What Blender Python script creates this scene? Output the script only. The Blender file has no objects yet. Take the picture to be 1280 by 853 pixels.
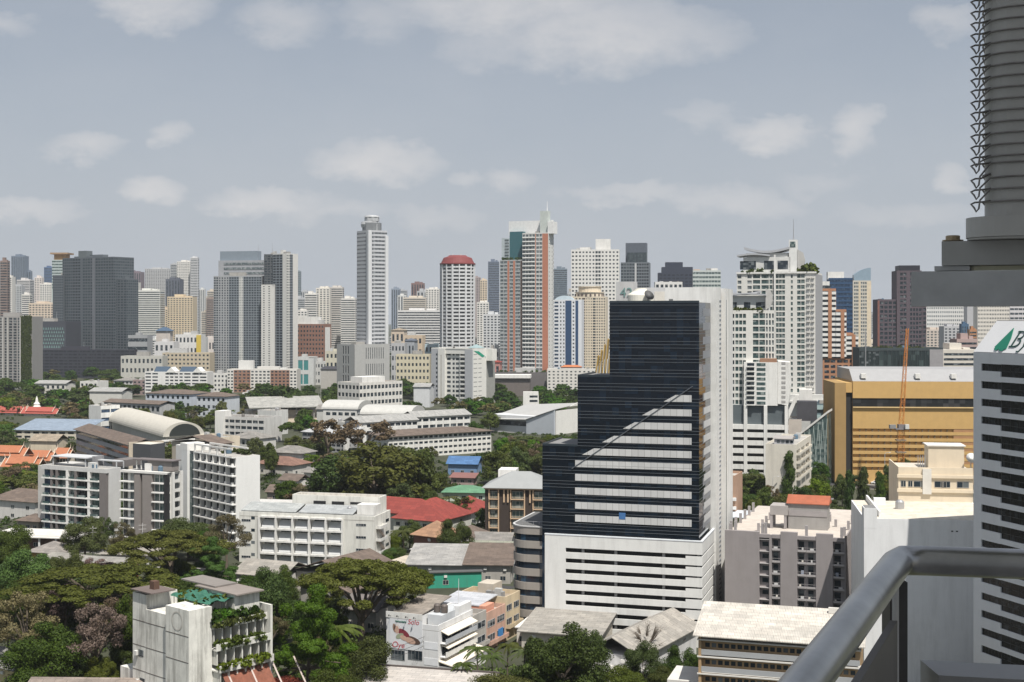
import bpy, math, random
import numpy as np
from mathutils import Vector, Matrix
random.seed(7); rng = np.random.default_rng(7)
R = math.radians
SC = bpy.context.scene; COL = SC.collection
H, FP, HY = 75.0, 1650.0, 395.0          # eye height, focal length and horizon row measured in the photograph
# ---------------- camera
cd = bpy.data.cameras.new('camera'); cam = bpy.data.objects.new('camera', cd); COL.objects.link(cam)
cam.location = (0, 0, H); cam.rotation_euler = (R(90), 0, 0)
cd.sensor_width = 36; cd.lens = 36 * FP / 1280; cd.shift_y = -(426.5 - HY) / 1280
cd.clip_start = 0.05; cd.clip_end = 40000
SC.camera = cam
# ---------------- exposure and sampling
SC.view_settings.view_transform = 'Standard'; SC.view_settings.look = 'None'
SC.view_settings.gamma = 1; SC.view_settings.exposure = 0.32; SC.view_settings.use_curve_mapping = False
SC.render.engine = 'CYCLES'
cy = SC.cycles
cy.max_bounces = 5; cy.diffuse_bounces = 3; cy.glossy_bounces = 2; cy.transmission_bounces = 2; cy.volume_bounces = 1; cy.transparent_max_bounces = 6
cy.use_denoising = True; cy.caustics_reflective = False; cy.caustics_refractive = False
# ---------------- sun and sky
SUN_EL, SUN_AZ = 62.0, 24.0              # azimuth to the right of straight behind the viewer
sd = bpy.data.lights.new('sun', 'SUN'); sun = bpy.data.objects.new('sun', sd); COL.objects.link(sun)
sd.energy = 4.7; sd.angle = R(0.6); sd.color = (1.0, 0.955, 0.88)
tosun = Vector((math.sin(R(SUN_AZ)) * math.cos(R(SUN_EL)), -math.cos(R(SUN_AZ)) * math.cos(R(SUN_EL)), math.sin(R(SUN_EL))))
sun.rotation_euler = tosun.to_track_quat('Z', 'Y').to_euler(); sun.location = (50, -100, 300)
W = bpy.data.worlds.new('World'); SC.world = W; W.use_nodes = True
def make_sky():
    nt = W.node_tree; nt.nodes.clear()
    N = nt.nodes.new; Lk = nt.links.new
    sky = N('ShaderNodeTexSky'); sky.sky_type = 'NISHITA'; sky.sun_disc = False
    sky.sun_elevation = R(SUN_EL); sky.sun_rotation = R(180 - SUN_AZ)
    sky.air_density = 1.0; sky.dust_density = 1.2; sky.ozone_density = 1.3; sky.altitude = 50
    tc = N('ShaderNodeTexCoord'); sep = N('ShaderNodeSeparateXYZ'); Lk(tc.outputs['Generated'], sep.inputs[0])
    def m(op, a, b=None, clamp=False):
        n = N('ShaderNodeMath'); n.operation = op; n.use_clamp = clamp
        for i, x in enumerate((a, b)):
            if x is None: continue
            if isinstance(x, (int, float)): n.inputs[i].default_value = x
            else: Lk(x, n.inputs[i])
        return n.outputs[0]
    ymax = m('MAXIMUM', sep.outputs[1], 0.05)
    u = m('DIVIDE', sep.outputs[0], ymax); v = m('DIVIDE', sep.outputs[2], ymax)
    comb = N('ShaderNodeCombineXYZ'); Lk(u, comb.inputs[0]); Lk(m('MULTIPLY', v, 1.7), comb.inputs[1])
    def noise(scale, det, off):
        n = N('ShaderNodeTexNoise'); n.inputs['Scale'].default_value = scale; n.inputs['Detail'].default_value = det
        n.inputs['Roughness'].default_value = 0.62
        mp = N('ShaderNodeMapping'); mp.inputs['Location'].default_value = off; Lk(comb.outputs[0], mp.inputs[0]); Lk(mp.outputs[0], n.inputs['Vector'])
        return n.outputs['Fac']
    n1 = noise(9, 6, (0, 0, 0)); n2 = noise(9, 6, (7.3, 2.1, 0)); n3 = noise(34, 5, (3, 9, 0)); n4 = noise(3.2, 4, (1.7, 4.4, 0))
    ud = m('ADD', u, m('MULTIPLY', m('SUBTRACT', n1, 0.5), 0.075)); vd = m('ADD', v, m('MULTIPLY', m('SUBTRACT', n2, 0.5), 0.05))
    vd = m('ADD', vd, m('MULTIPLY', m('SUBTRACT', n3, 0.5), 0.028))
    ud = m('ADD', ud, m('MULTIPLY', m('SUBTRACT', n3, 0.5), 0.03))
    # clouds: azimuth, elevation, half width, half height, density
    clouds = [(-.27, .236, .05, .022, .75), (-.17, .222, .036, .02, .55), (-.105, .225, .03, .02, .4), (.00, .238, .11, .03, .75), (.075, .213, .10, .03, .8), (.14, .212, .05, .014, .55), (-.02, .205, .04, .016, .4),
              (-.323, .128, .034, .013, .75), (-.257, .135, .014, .012, .6), (-.105, .117, .052, .017, .85), (-.268, .095, .026, .012, .85), (-.363, .082, .045, .011, .7), (-.19, .086, .045, .011, .8),
              (-.14, .078, .05, .01, .45), (.195, .137, .036, .015, .8), (.258, .14, .019, .02, .75), (.15, .148, .03, .008, .35), (.085, .093, .05, .008, .6), (.165, .09, .06, .014, .6), (.325, .224, .028, .016, .55),
              (.33, .107, .016, .009, .6), (.0, .103, .022, .014, .65), (-.035, .107, .014, .009, .5), (-.06, .075, .035, .009, .4), (-.39, .225, .03, .014, .5), (.30, .075, .06, .01, .35), (.24, .105, .03, .01, .3)]
    tot = None
    for (cu, cv, a, b, k) in clouds:
        du = m('DIVIDE', m('SUBTRACT', ud, cu), a * 1.12); dv = m('DIVIDE', m('SUBTRACT', vd, cv), b * 1.12)
        d = m('ADD', m('MULTIPLY', du, du), m('MULTIPLY', dv, dv))
        s = m('MULTIPLY', m('SUBTRACT', 1.0, d, True), k)
        tot = s if tot is None else m('MAXIMUM', tot, s)
    veil = m('MULTIPLY', m('SUBTRACT', n4, 0.42, True), 0.5)
    dens = m('ADD', m('MULTIPLY', tot, m('ADD', 0.35, m('MULTIPLY', n3, 1.15))), veil, True)
    front = m('GREATER_THAN', sep.outputs[1], 0.06)
    dens = m('MULTIPLY', dens, front)
    mix = N('ShaderNodeMix'); mix.data_type = 'RGBA'
    grey = N('ShaderNodeMix'); grey.data_type = 'RGBA'; Lk(m('MAXIMUM', m('SUBTRACT', .97, m('MULTIPLY', m('ABSOLUTE', v), 2.2)), SKY_GREY), grey.inputs[0])
    hsv = N('ShaderNodeHueSaturation'); hsv.inputs['Saturation'].default_value = SKY_SAT; Lk(sky.outputs[0], hsv.inputs['Color'])
    Lk(hsv.outputs[0], grey.inputs[6]); grey.inputs[7].default_value = SKY_VEIL
    Lk(m('MULTIPLY', dens, CLOUD_K), mix.inputs[0]); Lk(grey.outputs[2], mix.inputs[6]); mix.inputs[7].default_value = CLOUD_COL
    bg = N('ShaderNodeBackground'); bg.inputs['Strength'].default_value = SKY_STRENGTH
    out = N('ShaderNodeOutputWorld'); Lk(mix.outputs[2], bg.inputs[0]); Lk(bg.outputs[0], out.inputs[0])
SKY_STRENGTH, SKY_SAT, SKY_GREY, SKY_VEIL = 0.0655, 0.75, 0.45, (5.75, 6.2, 6.95, 1)
CLOUD_COL, CLOUD_K = (8.9, 8.7, 8.65, 1), 0.76
HAZE = 5.2e-5
make_sky()
# ---------------- tagging helpers
def tag(o, label=None, cat=None, group=None, kind=None):
    for k, x in (('label', label), ('category', cat), ('group', group), ('kind', kind)):
        if x: o[k] = x
    return o
def empty(name, loc, rz=0, label=None, cat=None, group=None):
    o = bpy.data.objects.new(name, None); COL.objects.link(o); o.location = loc; o.rotation_euler = (0, 0, rz)
    o.empty_display_size = 1
    return tag(o, label, cat, group)
# ---------------- materials
MC = {}
def mat(rgb, rough=.85, var=.10, dirt=0.0, spec=.3, metal=0.0, scale=.35, kind=None):
    """painted or mineral surface with faint mottling and, where dirt > 0, rain streaks"""
    key = (rgb, rough, var, dirt, spec, metal, scale, kind)
    if key in MC: return MC[key]
    m = bpy.data.materials.new('paint'); m.use_nodes = True; nt = m.node_tree; N = nt.nodes.new; Lk = nt.links.new
    p = nt.nodes['Principled BSDF']; p.inputs['Roughness'].default_value = rough; p.inputs['Metallic'].default_value = metal
    p.inputs['Specular IOR Level'].default_value = spec
    tc = N('ShaderNodeTexCoord')
    no = N('ShaderNodeTexNoise'); no.inputs['Scale'].default_value = scale; no.inputs['Detail'].default_value = 6; no.inputs['Roughness'].default_value = .65
    Lk(tc.outputs['Object'], no.inputs['Vector'])
    mr = N('ShaderNodeMapRange'); mr.inputs[1].default_value = .3; mr.inputs[2].default_value = .7; mr.inputs[3].default_value = 1 - var; mr.inputs[4].default_value = 1 + var
    Lk(no.outputs['Fac'], mr.inputs[0])
    mul = N('ShaderNodeVectorMath'); mul.operation = 'SCALE'; mul.inputs[0].default_value = rgb; Lk(mr.outputs[0], mul.inputs['Scale'])
    col = mul.outputs[0]
    if dirt:
        mp = N('ShaderNodeMapping'); mp.inputs['Scale'].default_value = (.6, .6, .07); Lk(tc.outputs['Object'], mp.inputs[0])
        n2 = N('ShaderNodeTexNoise'); n2.inputs['Scale'].default_value = 1.0; n2.inputs['Detail'].default_value = 7; n2.inputs['Roughness'].default_value = .7; Lk(mp.outputs[0], n2.inputs['Vector'])
        r2 = N('ShaderNodeMapRange'); r2.inputs[1].default_value = .46; r2.inputs[2].default_value = .72; r2.inputs[3].default_value = 0; r2.inputs[4].default_value = dirt; Lk(n2.outputs['Fac'], r2.inputs[0])
        mx = N('ShaderNodeMix'); mx.data_type = 'RGBA'; Lk(r2.outputs[0], mx.inputs[0]); Lk(col, mx.inputs[6]); mx.inputs[7].default_value = (.10, .09, .075, 1)
        col = mx.outputs[2]
    if kind == 'sheet':      # corrugated or tiled roof: fine ribs plus patches of old and new sheets
        wv = N('ShaderNodeTexWave'); wv.inputs['Scale'].default_value = 1.1; wv.inputs['Distortion'].default_value = .15; Lk(tc.outputs['Object'], wv.inputs['Vector'])
        bp = N('ShaderNodeBump'); bp.inputs['Strength'].default_value = .5; bp.inputs['Distance'].default_value = .12; Lk(wv.outputs['Fac'], bp.inputs['Height']); Lk(bp.outputs[0], p.inputs['Normal'])
        br = N('ShaderNodeTexBrick'); br.inputs['Scale'].default_value = .22; br.inputs['Mortar Size'].default_value = .012
        br.inputs['Color1'].default_value = (.82, .82, .82, 1); br.inputs['Color2'].default_value = (1.12, 1.1, 1.08, 1); br.inputs['Mortar'].default_value = (.7, .7, .7, 1); Lk(tc.outputs['Object'], br.inputs['Vector'])
        m2 = N('ShaderNodeMix'); m2.data_type = 'RGBA'; m2.blend_type = 'MULTIPLY'; m2.inputs[0].default_value = 1; Lk(col, m2.inputs[6]); Lk(br.outputs['Color'], m2.inputs[7]); col = m2.outputs[2]
    if kind == 'panel':      # joints between wall panels
        br = N('ShaderNodeTexBrick'); br.offset = 0; br.inputs['Scale'].default_value = .67; br.inputs['Mortar Size'].default_value = .03; br.inputs['Brick Width'].default_value = 1; br.inputs['Row Height'].default_value = 9
        br.inputs['Color1'].default_value = (.93, .93, .93, 1); br.inputs['Color2'].default_value = (1.06, 1.06, 1.06, 1); br.inputs['Mortar'].default_value = (.5, .5, .5, 1)
        mp = N('ShaderNodeMapping'); mp.inputs['Rotation'].default_value = (R(90), 0, 0); Lk(tc.outputs['Object'], mp.inputs[0]); Lk(mp.outputs[0], br.inputs['Vector'])
        m2 = N('ShaderNodeMix'); m2.data_type = 'RGBA'; m2.blend_type = 'MULTIPLY'; m2.inputs[0].default_value = 1; Lk(col, m2.inputs[6]); Lk(br.outputs['Color'], m2.inputs[7]); col = m2.outputs[2]
    Lk(col, p.inputs['Base Color']); MC[key] = m; return m
def glass(rgb=(.02, .03, .04), cell=(1.4, 1.4, 1.2), bright=(.16, .18, .19), share=.3, rough=.09, spec=.4):
    """window glass: dark panes, some paler for blinds or a painted reflection, one value per pane"""
    key = ('g', rgb, cell, bright, share, rough, spec)
    if key in MC: return MC[key]
    m = bpy.data.materials.new('window_glass'); m.use_nodes = True; nt = m.node_tree; N = nt.nodes.new; Lk = nt.links.new
    p = nt.nodes['Principled BSDF']; p.inputs['Roughness'].default_value = rough; p.inputs['Specular IOR Level'].default_value = spec
    tc = N('ShaderNodeTexCoord'); oi = N('ShaderNodeObjectInfo')
    dv = N('ShaderNodeVectorMath'); dv.operation = 'DIVIDE'; Lk(tc.outputs['Object'], dv.inputs[0]); dv.inputs[1].default_value = cell
    fl = N('ShaderNodeVectorMath'); fl.operation = 'FLOOR'; Lk(dv.outputs[0], fl.inputs[0])
    ml = N('ShaderNodeMath'); ml.operation = 'MULTIPLY'; ml.inputs[1].default_value = 913.7; Lk(oi.outputs['Random'], ml.inputs[0])
    ad = N('ShaderNodeVectorMath'); ad.operation = 'ADD'; Lk(fl.outputs[0], ad.inputs[0]); Lk(ml.outputs[0], ad.inputs[1])
    wn = N('ShaderNodeTexWhiteNoise'); wn.noise_dimensions = '3D'; Lk(ad.outputs[0], wn.inputs['Vector'])
    r = N('ShaderNodeMapRange'); r.inputs[1].default_value = 1 - share; r.inputs[2].default_value = 1; Lk(wn.outputs['Value'], r.inputs[0])
    mx = N('ShaderNodeMix'); mx.data_type = 'RGBA'; Lk(r.outputs[0], mx.inputs[0]); mx.inputs[6].default_value = (*rgb, 1); mx.inputs[7].default_value = (*bright, 1)
    Lk(mx.outputs[2], p.inputs['Base Color'])
    MC[key] = m; return m
WHITE = (.74, .73, .70)
def white(d=.25, v=.05): return mat(WHITE, .8, v, d)
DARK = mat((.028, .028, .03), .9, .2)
CONC = mat((.34, .33, .31), .9, .15, .35)
ROOF = mat((.40, .385, .36), .9, .22, .2, scale=.15)
STEEL = mat((.45, .45, .46), .4, .1, metal=.6)
G_DK = glass(); G_GR = glass((.05, .085, .085), bright=(.25, .29, .28), share=.45); G_BL = glass((.02, .045, .09), bright=(.06, .11, .18))
G_PL = glass((.09, .115, .125), bright=(.30, .32, .32), share=.5)
# ---------------- mesh builder
class MB:
    def __init__(s): s.v = []; s.f = []; s.smooth = False
    def box(s, x0, x1, y0, y1, z0, z1):
        if x0 > x1: x0, x1 = x1, x0
        if y0 > y1: y0, y1 = y1, y0
        i = len(s.v)
        s.v += [(x0, y0, z0), (x1, y0, z0), (x1, y1, z0), (x0, y1, z0), (x0, y0, z1), (x1, y0, z1), (x1, y1, z1), (x0, y1, z1)]
        s.f += [(i, i+3, i+2, i+1), (i+4, i+5, i+6, i+7), (i, i+1, i+5, i+4), (i+1, i+2, i+6, i+5), (i+2, i+3, i+7, i+6), (i+3, i, i+4, i+7)]
        return s
    def face(s, *p):
        i = len(s.v); s.v += [tuple(q) for q in p]; s.f.append(tuple(range(i, i + len(p)))); return s
    def prism(s, poly, z0, z1):
        """poly: counter-clockwise xy outline"""
        i = len(s.v); n = len(poly)
        s.v += [(x, y, z0) for x, y in poly] + [(x, y, z1) for x, y in poly]
        s.f.append(tuple(i + k for k in reversed(range(n)))); s.f.append(tuple(i + n + k for k in range(n)))
        for k in range(n):
            j = (k + 1) % n; s.f.append((i + k, i + j, i + n + j, i + n + k))
        return s
    def extrude(s, prof, d):
        """closed polygon of 3-D points swept by the vector d"""
        i = len(s.v); n = len(prof); s.v += [tuple(p) for p in prof] + [(p[0] + d[0], p[1] + d[1], p[2] + d[2]) for p in prof]
        s.f.append(tuple(i + k for k in range(n))); s.f.append(tuple(i + n + k for k in reversed(range(n))))
        for k in range(n):
            j = (k + 1) % n; s.f.append((i + k, i + n + k, i + n + j, i + j))
        return s
    def tube(s, p, q, r0, r1=None, n=8, cap=True):
        r1 = r0 if r1 is None else r1
        p = Vector(p); q = Vector(q); d = (q - p).normalized(); a = d.orthogonal().normalized(); b = d.cross(a)
        i = len(s.v)
        for c, r in ((p, r0), (q, r1)):
            for k in range(n):
                t = 2 * math.pi * k / n; s.v.append(tuple(c + a * (r * math.cos(t)) + b * (r * math.sin(t))))
        for k in range(n):
            j = (k + 1) % n; s.f.append((i + k, i + j, i + n + j, i + n + k))
        if cap:
            s.f.append(tuple(i + k for k in reversed(range(n)))); s.f.append(tuple(i + n + k for k in range(n)))
        return s
    def path(s, pts, r, n=6):
        """one continuous tube along pts"""
        pts = [Vector(p) for p in pts]; i0 = len(s.v); m = len(pts); a = None
        for k, p in enumerate(pts):
            d = (pts[min(k+1, m-1)] - pts[max(k-1, 0)]).normalized()
            a = d.orthogonal().normalized() if a is None else (a - d * a.dot(d)).normalized()
            b = d.cross(a); rr = r[k] if isinstance(r, (list, tuple)) else r
            for t in range(n):
                t2 = 2 * math.pi * t / n; s.v.append(tuple(p + a * (rr * math.cos(t2)) + b * (rr * math.sin(t2))))
        for k in range(m - 1):
            for t in range(n):
                j = (t + 1) % n; s.f.append((i0 + k*n + t, i0 + k*n + j, i0 + (k+1)*n + j, i0 + (k+1)*n + t))
        s.f.append(tuple(i0 + t for t in reversed(range(n)))); s.f.append(tuple(i0 + (m-1)*n + t for t in range(n)))
        return s
    def lathe(s, prof, c=(0, 0), n=24):
        i = len(s.v); m = len(prof)
        for r, z in prof:
            for k in range(n):
                t = 2 * math.pi * k / n; s.v.append((c[0] + r * math.cos(t), c[1] + r * math.sin(t), z))
        for a in range(m - 1):
            for k in range(n):
                j = (k + 1) % n; s.f.append((i + a*n + k, i + a*n + j, i + (a+1)*n + j, i + (a+1)*n + k))
        s.f.append(tuple(i + k for k in reversed(range(n)))); s.f.append(tuple(i + (m-1)*n + k for k in range(n)))
        return s
    def mesh(s, name, m):
        me = bpy.data.meshes.new(name); me.from_pydata(s.v, [], s.f)
        for x in (m if isinstance(m, (list, tuple)) else [m]): me.materials.append(x)
        if s.smooth:
            me.polygons.foreach_set('use_smooth', [True] * len(me.polygons))
        me.update(); return me
    def build(s, name, m, parent=None, loc=(0, 0, 0), label=None):
        o = bpy.data.objects.new(name, s.mesh(name, m)); COL.objects.link(o); o.location = loc
        if parent: o.parent = parent
        if label: o['label'] = label
        return o
def free(x, y, r=0.0):
    p = Vector((x, y))
    for O, U, V, a, b in FOOT:
        d = p - O; u, v = d.dot(U), d.dot(V)
        if -a - r < u < r and -r < v < b + r: return False
    return True
def structure(name, mb, m): return tag(mb.build(name, m), kind='structure')
# ---------------- picture measurements -> places in the world
def depth_at(py, z=0.0): return (H - z) * FP / (py - HY)
def at(px, py, z=0.0):
    Y = depth_at(py, z); return Vector(((px - 640) / FP * Y, Y, z))
def pt(px, py, Y): return Vector(((px - 640) / FP * Y, Y, H - (py - HY) / FP * Y))
MESH = {}
def shared(key, make, m):
    if key not in MESH: MESH[key] = make().mesh(key[0], m)
    return MESH[key]
ROT = {'F': 0, 'R': R(90), 'L': R(-90), 'K': R(180)}
FOOT = []
class Bd:
    """A building. Local frame: x along the front (front face y = 0, x from -a to 0), y away from it; turned by th degrees."""
    def __init__(s, name, label, cat='building', pc=0, pl=None, pr=None, th=0, Y=None, top=None, h=None, a=None, b=None, lc=False, group=None, wall=None, ins=None):
        if Y is None: Y = (H - h) * FP / (top - HY)
        if h is None: h = H - (top - HY) / FP * Y
        t = R(th); U = Vector((math.cos(t), -math.sin(t))); V = Vector((math.sin(t), math.cos(t))); C = Vector(((pc - 640) / FP * Y, Y))
        sol = lambda D, p: ((p - 640) / FP * C.y - C.x) / (D.x - (p - 640) / FP * D.y)
        if lc:
            a = a or sol(U, pr); b = b or sol(V, pl); O = C + U * a
        else:
            a = a or sol(-U, pl); b = b or sol(V, pr); O = C
        if not (1 < a < 260 and 1 < b < 150 and h > 2): print('ODD', name, label, round(a,1), round(b,1), round(h,1))
        FOOT.append((O, U, V, a, b)); s.a, s.b, s.h, s.O, s.U, s.V = a, b, h, O, U, V
        s.root = empty(name, (O.x, O.y, 0), -t, label, cat, group)
        s.w = MB(); s.wm = wall or white(); s.ins = ins or {}; s.cnt = {}; s.rest = {}; s.mbs = {}; s.core_done = False
    def wpos(s, x, y): p = s.O + s.U * x + s.V * y; return p
    def m(s, f, q, n):
        return {'F': (-s.a + q, -n), 'R': (n, q), 'L': (-s.a - n, s.b - q), 'K': (-q, s.b + n)}[f]
    def len(s, f): return s.a if f in 'FK' else s.b
    def fb(s, mb, f, s0, s1, z0, z1, n0=-.3, n1=0.0):
        x0, y0 = s.m(f, s0, n0); x1, y1 = s.m(f, s1, n1); mb.box(x0, x1, y0, y1, z0, z1)
    def ps(s, f, px, n=0):
        x0, y0 = s.m(f, 0, n); x1, y1 = s.m(f, 1, n); o = s.wpos(x0, y0); d = s.wpos(x1, y1) - o
        k = (px - 640) / FP; return (k * o.y - o.x) / (d.x - k * d.y)
    def pz(s, f, px, py, n=0):
        q = s.ps(f, px, n); x, y = s.m(f, q, n); return H - (py - HY) / FP * s.wpos(x, y).y
    def mb(s, name, m, i=0):
        k = (name, m.name, i)
        if k not in s.mbs: s.mbs[k] = (MB(), m, name)
        return s.mbs[k][0]
    def part(s, name, m, x0, x1, y0, y1, z0, z1, parent=None, label=None):
        return MB().box(x0, x1, y0, y1, z0, z1).build(name, m, parent or s.root, label=label)
    def item(s, name, f, q, z, n, key, make, m, sub=None):
        """a repeated part on a face; past a hundred of one name the rest share one mesh"""
        c = s.cnt[name] = s.cnt.get(name, 0) + 1
        x, y = s.m(f, q, n)
        if c > 100:
            k = (name, m.name); g = s.rest.setdefault(k, (MB(), m, name))[0]; t = make(); i = len(g.v); a = ROT[f]; ca, sa = math.cos(a), math.sin(a)
            g.v += [(x + ca*p[0] - sa*p[1], y + sa*p[0] + ca*p[1], z + p[2]) for p in t.v]; g.f += [tuple(i + j for j in q2) for q2 in t.f]; return None
        o = bpy.data.objects.new(name, shared((name,) + key, make, m)); COL.objects.link(o); o.parent = s.root
        o.location = (x, y, z); o.rotation_euler = (0, 0, ROT[f])
        if sub:
            nm, k2, mk, m2 = sub
            o2 = bpy.data.objects.new(nm, shared((nm,) + k2, mk, m2)); COL.objects.link(o2); o2.parent = o
        return o
    def win(s, f, q, z, w, h, n=0.0, g=G_DK, name='window', fr=None, frm=None):
        w = round(w, 2); h = round(h, 2)
        sub = None
        if fr:
            def mk(w=w, h=h):
                b = MB(); t = .06
                b.box(0, w, -.07, -.035, 0, t).box(0, w, -.07, -.035, h - t, h)
                for i in range(fr + 1):
                    x = (w - t) * i / fr; b.box(x, x + t, -.065, -.035, t, h - t)
                return b
            sub = ('frame', (w, h, fr, frm.name), mk, frm)
        return s.item(name, f, q, z, n, (w, h, g.name), lambda: MB().box(0, w, -.03, 0.06, 0, h), g, sub)
    def grid(s, f, s0, s1, z0, z1, nf, nb, ww=.6, wh=.5, sill=.25, g=G_DK, pr=.3, mb=None, run=False, fr=None, frm=None, every=1):
        """wall lattice with nf rows of nb recessed windows (run: one glass strip per row behind the piers)"""
        mb = mb or s.w; fh = (z1 - z0) / nf; bw = (s1 - s0) / nb; zl = z0; pw = bw * (1 - ww)
        for i in range(nf):
            a = z0 + (i + sill) * fh; b = a + wh * fh
            if a - zl > .01: s.fb(mb, f, s0, s1, zl, a, -pr, 0)
            zl = b
            for j in range(nb + 1):
                p0 = s0 + j * bw - pw / 2; p1 = p0 + pw
                p0 = max(p0, s0); p1 = min(p1, s1)
                if p1 - p0 > .02: s.fb(mb, f, p0, p1, a, b, -pr, -.004)
            if run: s.win(f, s0, a, s1 - s0, b - a, -pr + .04, g, 'window_band')
            else:
                for j in range(nb): s.win(f, s0 + j*bw + pw/2, a, bw - pw, b - a, -pr + .04, g, fr=fr, frm=frm)
        if z1 - zl > .01: s.fb(mb, f, s0, s1, zl, z1, -pr, 0)
    def balc(s, f, q, w, z, d=1.2, hp=1.0, m=None, style='solid', n=0.0):
        w = round(w, 2); m = m or s.wm
        def mk():
            b = MB().box(0, w, -d, 0, 0, .16)
            if style == 'solid': b.box(0, w, -d, -d + .12, .16, hp).box(0, .1, -d + .12, 0, .16, hp).box(w - .1, w, -d + .12, 0, .16, hp)
            elif style == 'low': b.box(0, w, -d, -d + .12, .16, .45).box(0, w, -d + .02, -d + .07, hp - .06, hp)
            elif style == 'bars':
                b.box(0, w, -d, -d + .05, hp - .06, hp)
                k = max(2, int(w / .35))
                for i in range(k + 1): b.box((w - .05) * i / k, (w - .05) * i / k + .05, -d + .005, -d + .045, .16, hp - .06)
            return b
        return s.item('balcony', f, q, z, n, (w, d, hp, style, m.name), mk, m)
    def done(s, roof=True, par=.9, z0=0.0, core=True, rm=None, pm=None):
        I = lambda k: s.ins.get(k, 0)
        if core: s.w.box(-s.a + I('L'), -I('R'), I('F'), s.b - I('K'), z0, s.h)
        if roof:
            s.part('roof', rm or ROOF, -s.a + .35, -.35, .35, s.b - .35, s.h, s.h + .06)
            if par:
                p = MB(); t = .25
                for (x0, x1, y0, y1) in ((-s.a, 0, 0, t), (-s.a, 0, s.b - t, s.b), (-s.a, -s.a + t, t, s.b - t), (-t, 0, t, s.b - t)): p.box(x0, x1, y0, y1, s.h + .001, s.h + par)
                p.build('parapet', pm or s.wm, s.root)
        if roof and s.a * s.b > 70:
            far_ = s.O.y > 1250; r = random.Random(int(s.O.x * 7 + s.O.y * 13))
            for i in range(r.randint(1, 2) if far_ else r.randint(2, 4)):
                w, d, hh = (r.uniform(.18, .4) * s.a, r.uniform(.2, .4) * s.b, r.uniform(2.5, 5.5)) if far_ else (r.uniform(1.2, 3.2), r.uniform(1.2, 2.6), r.uniform(1.0, 2.4))
                x, y = -r.uniform(.12, .88) * (s.a - w) - w, r.uniform(.25, .8) * (s.b - d); zz = s.h + .061 + i * .004
                if not far_ and i % 2: MB().lathe([(.9, zz), (.95, zz + .3), (.95, zz + 1.5), (.5, zz + 1.9)], (x + 1, y + 1), 12).build('water_tank', r.choice((STEEL, mat((.16, .15, .14), .5), mat((.10, .16, .22), .5))), s.root)
                else: s.part('plant_room', r.choice((s.wm, CONC, mat((.46, .46, .45)))), x, x + w, y, y + d, zz, zz + hh)
            if far_ and r.random() < .5: MB().tube((-s.a * .5, s.b * .5, s.h), (-s.a * .5, s.b * .5, s.h + r.uniform(8, 16)), .35, .1, 5).build('antenna', STEEL, s.root)
        if s.w.v: s.w.build('wall', s.wm, s.root)
        for mbx, m, n in s.mbs.values(): mbx.build(n, m, s.root)
        for mbx, m, n in s.rest.values(): tag(mbx.build(n, m, s.root), kind='stuff')
        return s
# ---------------- roofs
def roof_hip(par, x0, x1, y0, y1, z, h, m, ov=.7, name='roof', th=.15):
    x0 -= ov; x1 += ov; y0 -= ov; y1 += ov; w, d = x1 - x0, y1 - y0; mb = MB()
    if w >= d: r0 = (x0 + d/2, (y0+y1)/2, z + h); r1 = (x1 - d/2, (y0+y1)/2, z + h)
    else: r0 = ((x0+x1)/2, y0 + w/2, z + h); r1 = ((x0+x1)/2, y1 - w/2, z + h)
    A, B, C, D = (x0, y0, z), (x1, y0, z), (x1, y1, z), (x0, y1, z)
    if w >= d: mb.face(A, B, r1, r0); mb.face(B, C, r1); mb.face(C, D, r0, r1); mb.face(D, A, r0)
    else: mb.face(A, B, r0); mb.face(B, C, r1, r0); mb.face(C, D, r1); mb.face(D, A, r0, r1)
    mb.box(x0 + .01, x1 - .01, y0 + .01, y1 - .01, z - th, z - .002)
    return mb.build(name, m, par)
def roof_gable(par, x0, x1, y0, y1, z, h, m, ov=.6, axis='x', name='roof', t=.18, skew=.5):
    x0 -= ov; x1 += ov; y0 -= ov; y1 += ov; mb = MB()
    if axis == 'x':
        ym = y0 + (y1 - y0) * skew
        mb.extrude([(x0, y0, z), (x0, ym, z + h), (x0, y1, z), (x0, y1, z - t), (x0, ym, z + h - t), (x0, y0, z - t)], (x1 - x0, 0, 0))
    else:
        xm = x0 + (x1 - x0) * skew
        mb.extrude([(x0, y0, z), (x0, y0, z - t), (xm, y0, z + h - t), (x1, y0, z - t), (x1, y0, z), (xm, y0, z + h)], (0, y1 - y0, 0))
    return mb.build(name, m, par)
def roof_shed(par, x0, x1, y0, y1, z0, z1, m, name='roof', t=.2):
    """rises from z0 at y0 to z1 at y1"""
    return MB().extrude([(x0, y0, z0), (x0, y1, z1), (x0, y1, z1 - t), (x0, y0, z0 - t)], (x1 - x0, 0, 0)).build(name, m, par)
def roof_barrel(par, x0, x1, y0, y1, z, h, m, axis='y', n=14, name='roof', full=True):
    mb = MB(); mb.smooth = False
    pr = []
    for k in range(n + 1):
        t = math.pi * k / n; u = -math.cos(t); v = math.sin(t)
        pr.append((u, v))
    if axis == 'y': P = [((x0+x1)/2 + u*(x1-x0)/2, y0, z + v*h) for u, v in pr][::-1]; mb.extrude(P, (0, y1 - y0, 0))
    else: P = [(x0, (y0+y1)/2 + u*(y1-y0)/2, z + v*h) for u, v in pr]; mb.extrude(P, (x1 - x0, 0, 0))
    return mb.build(name, m, par)
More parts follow.
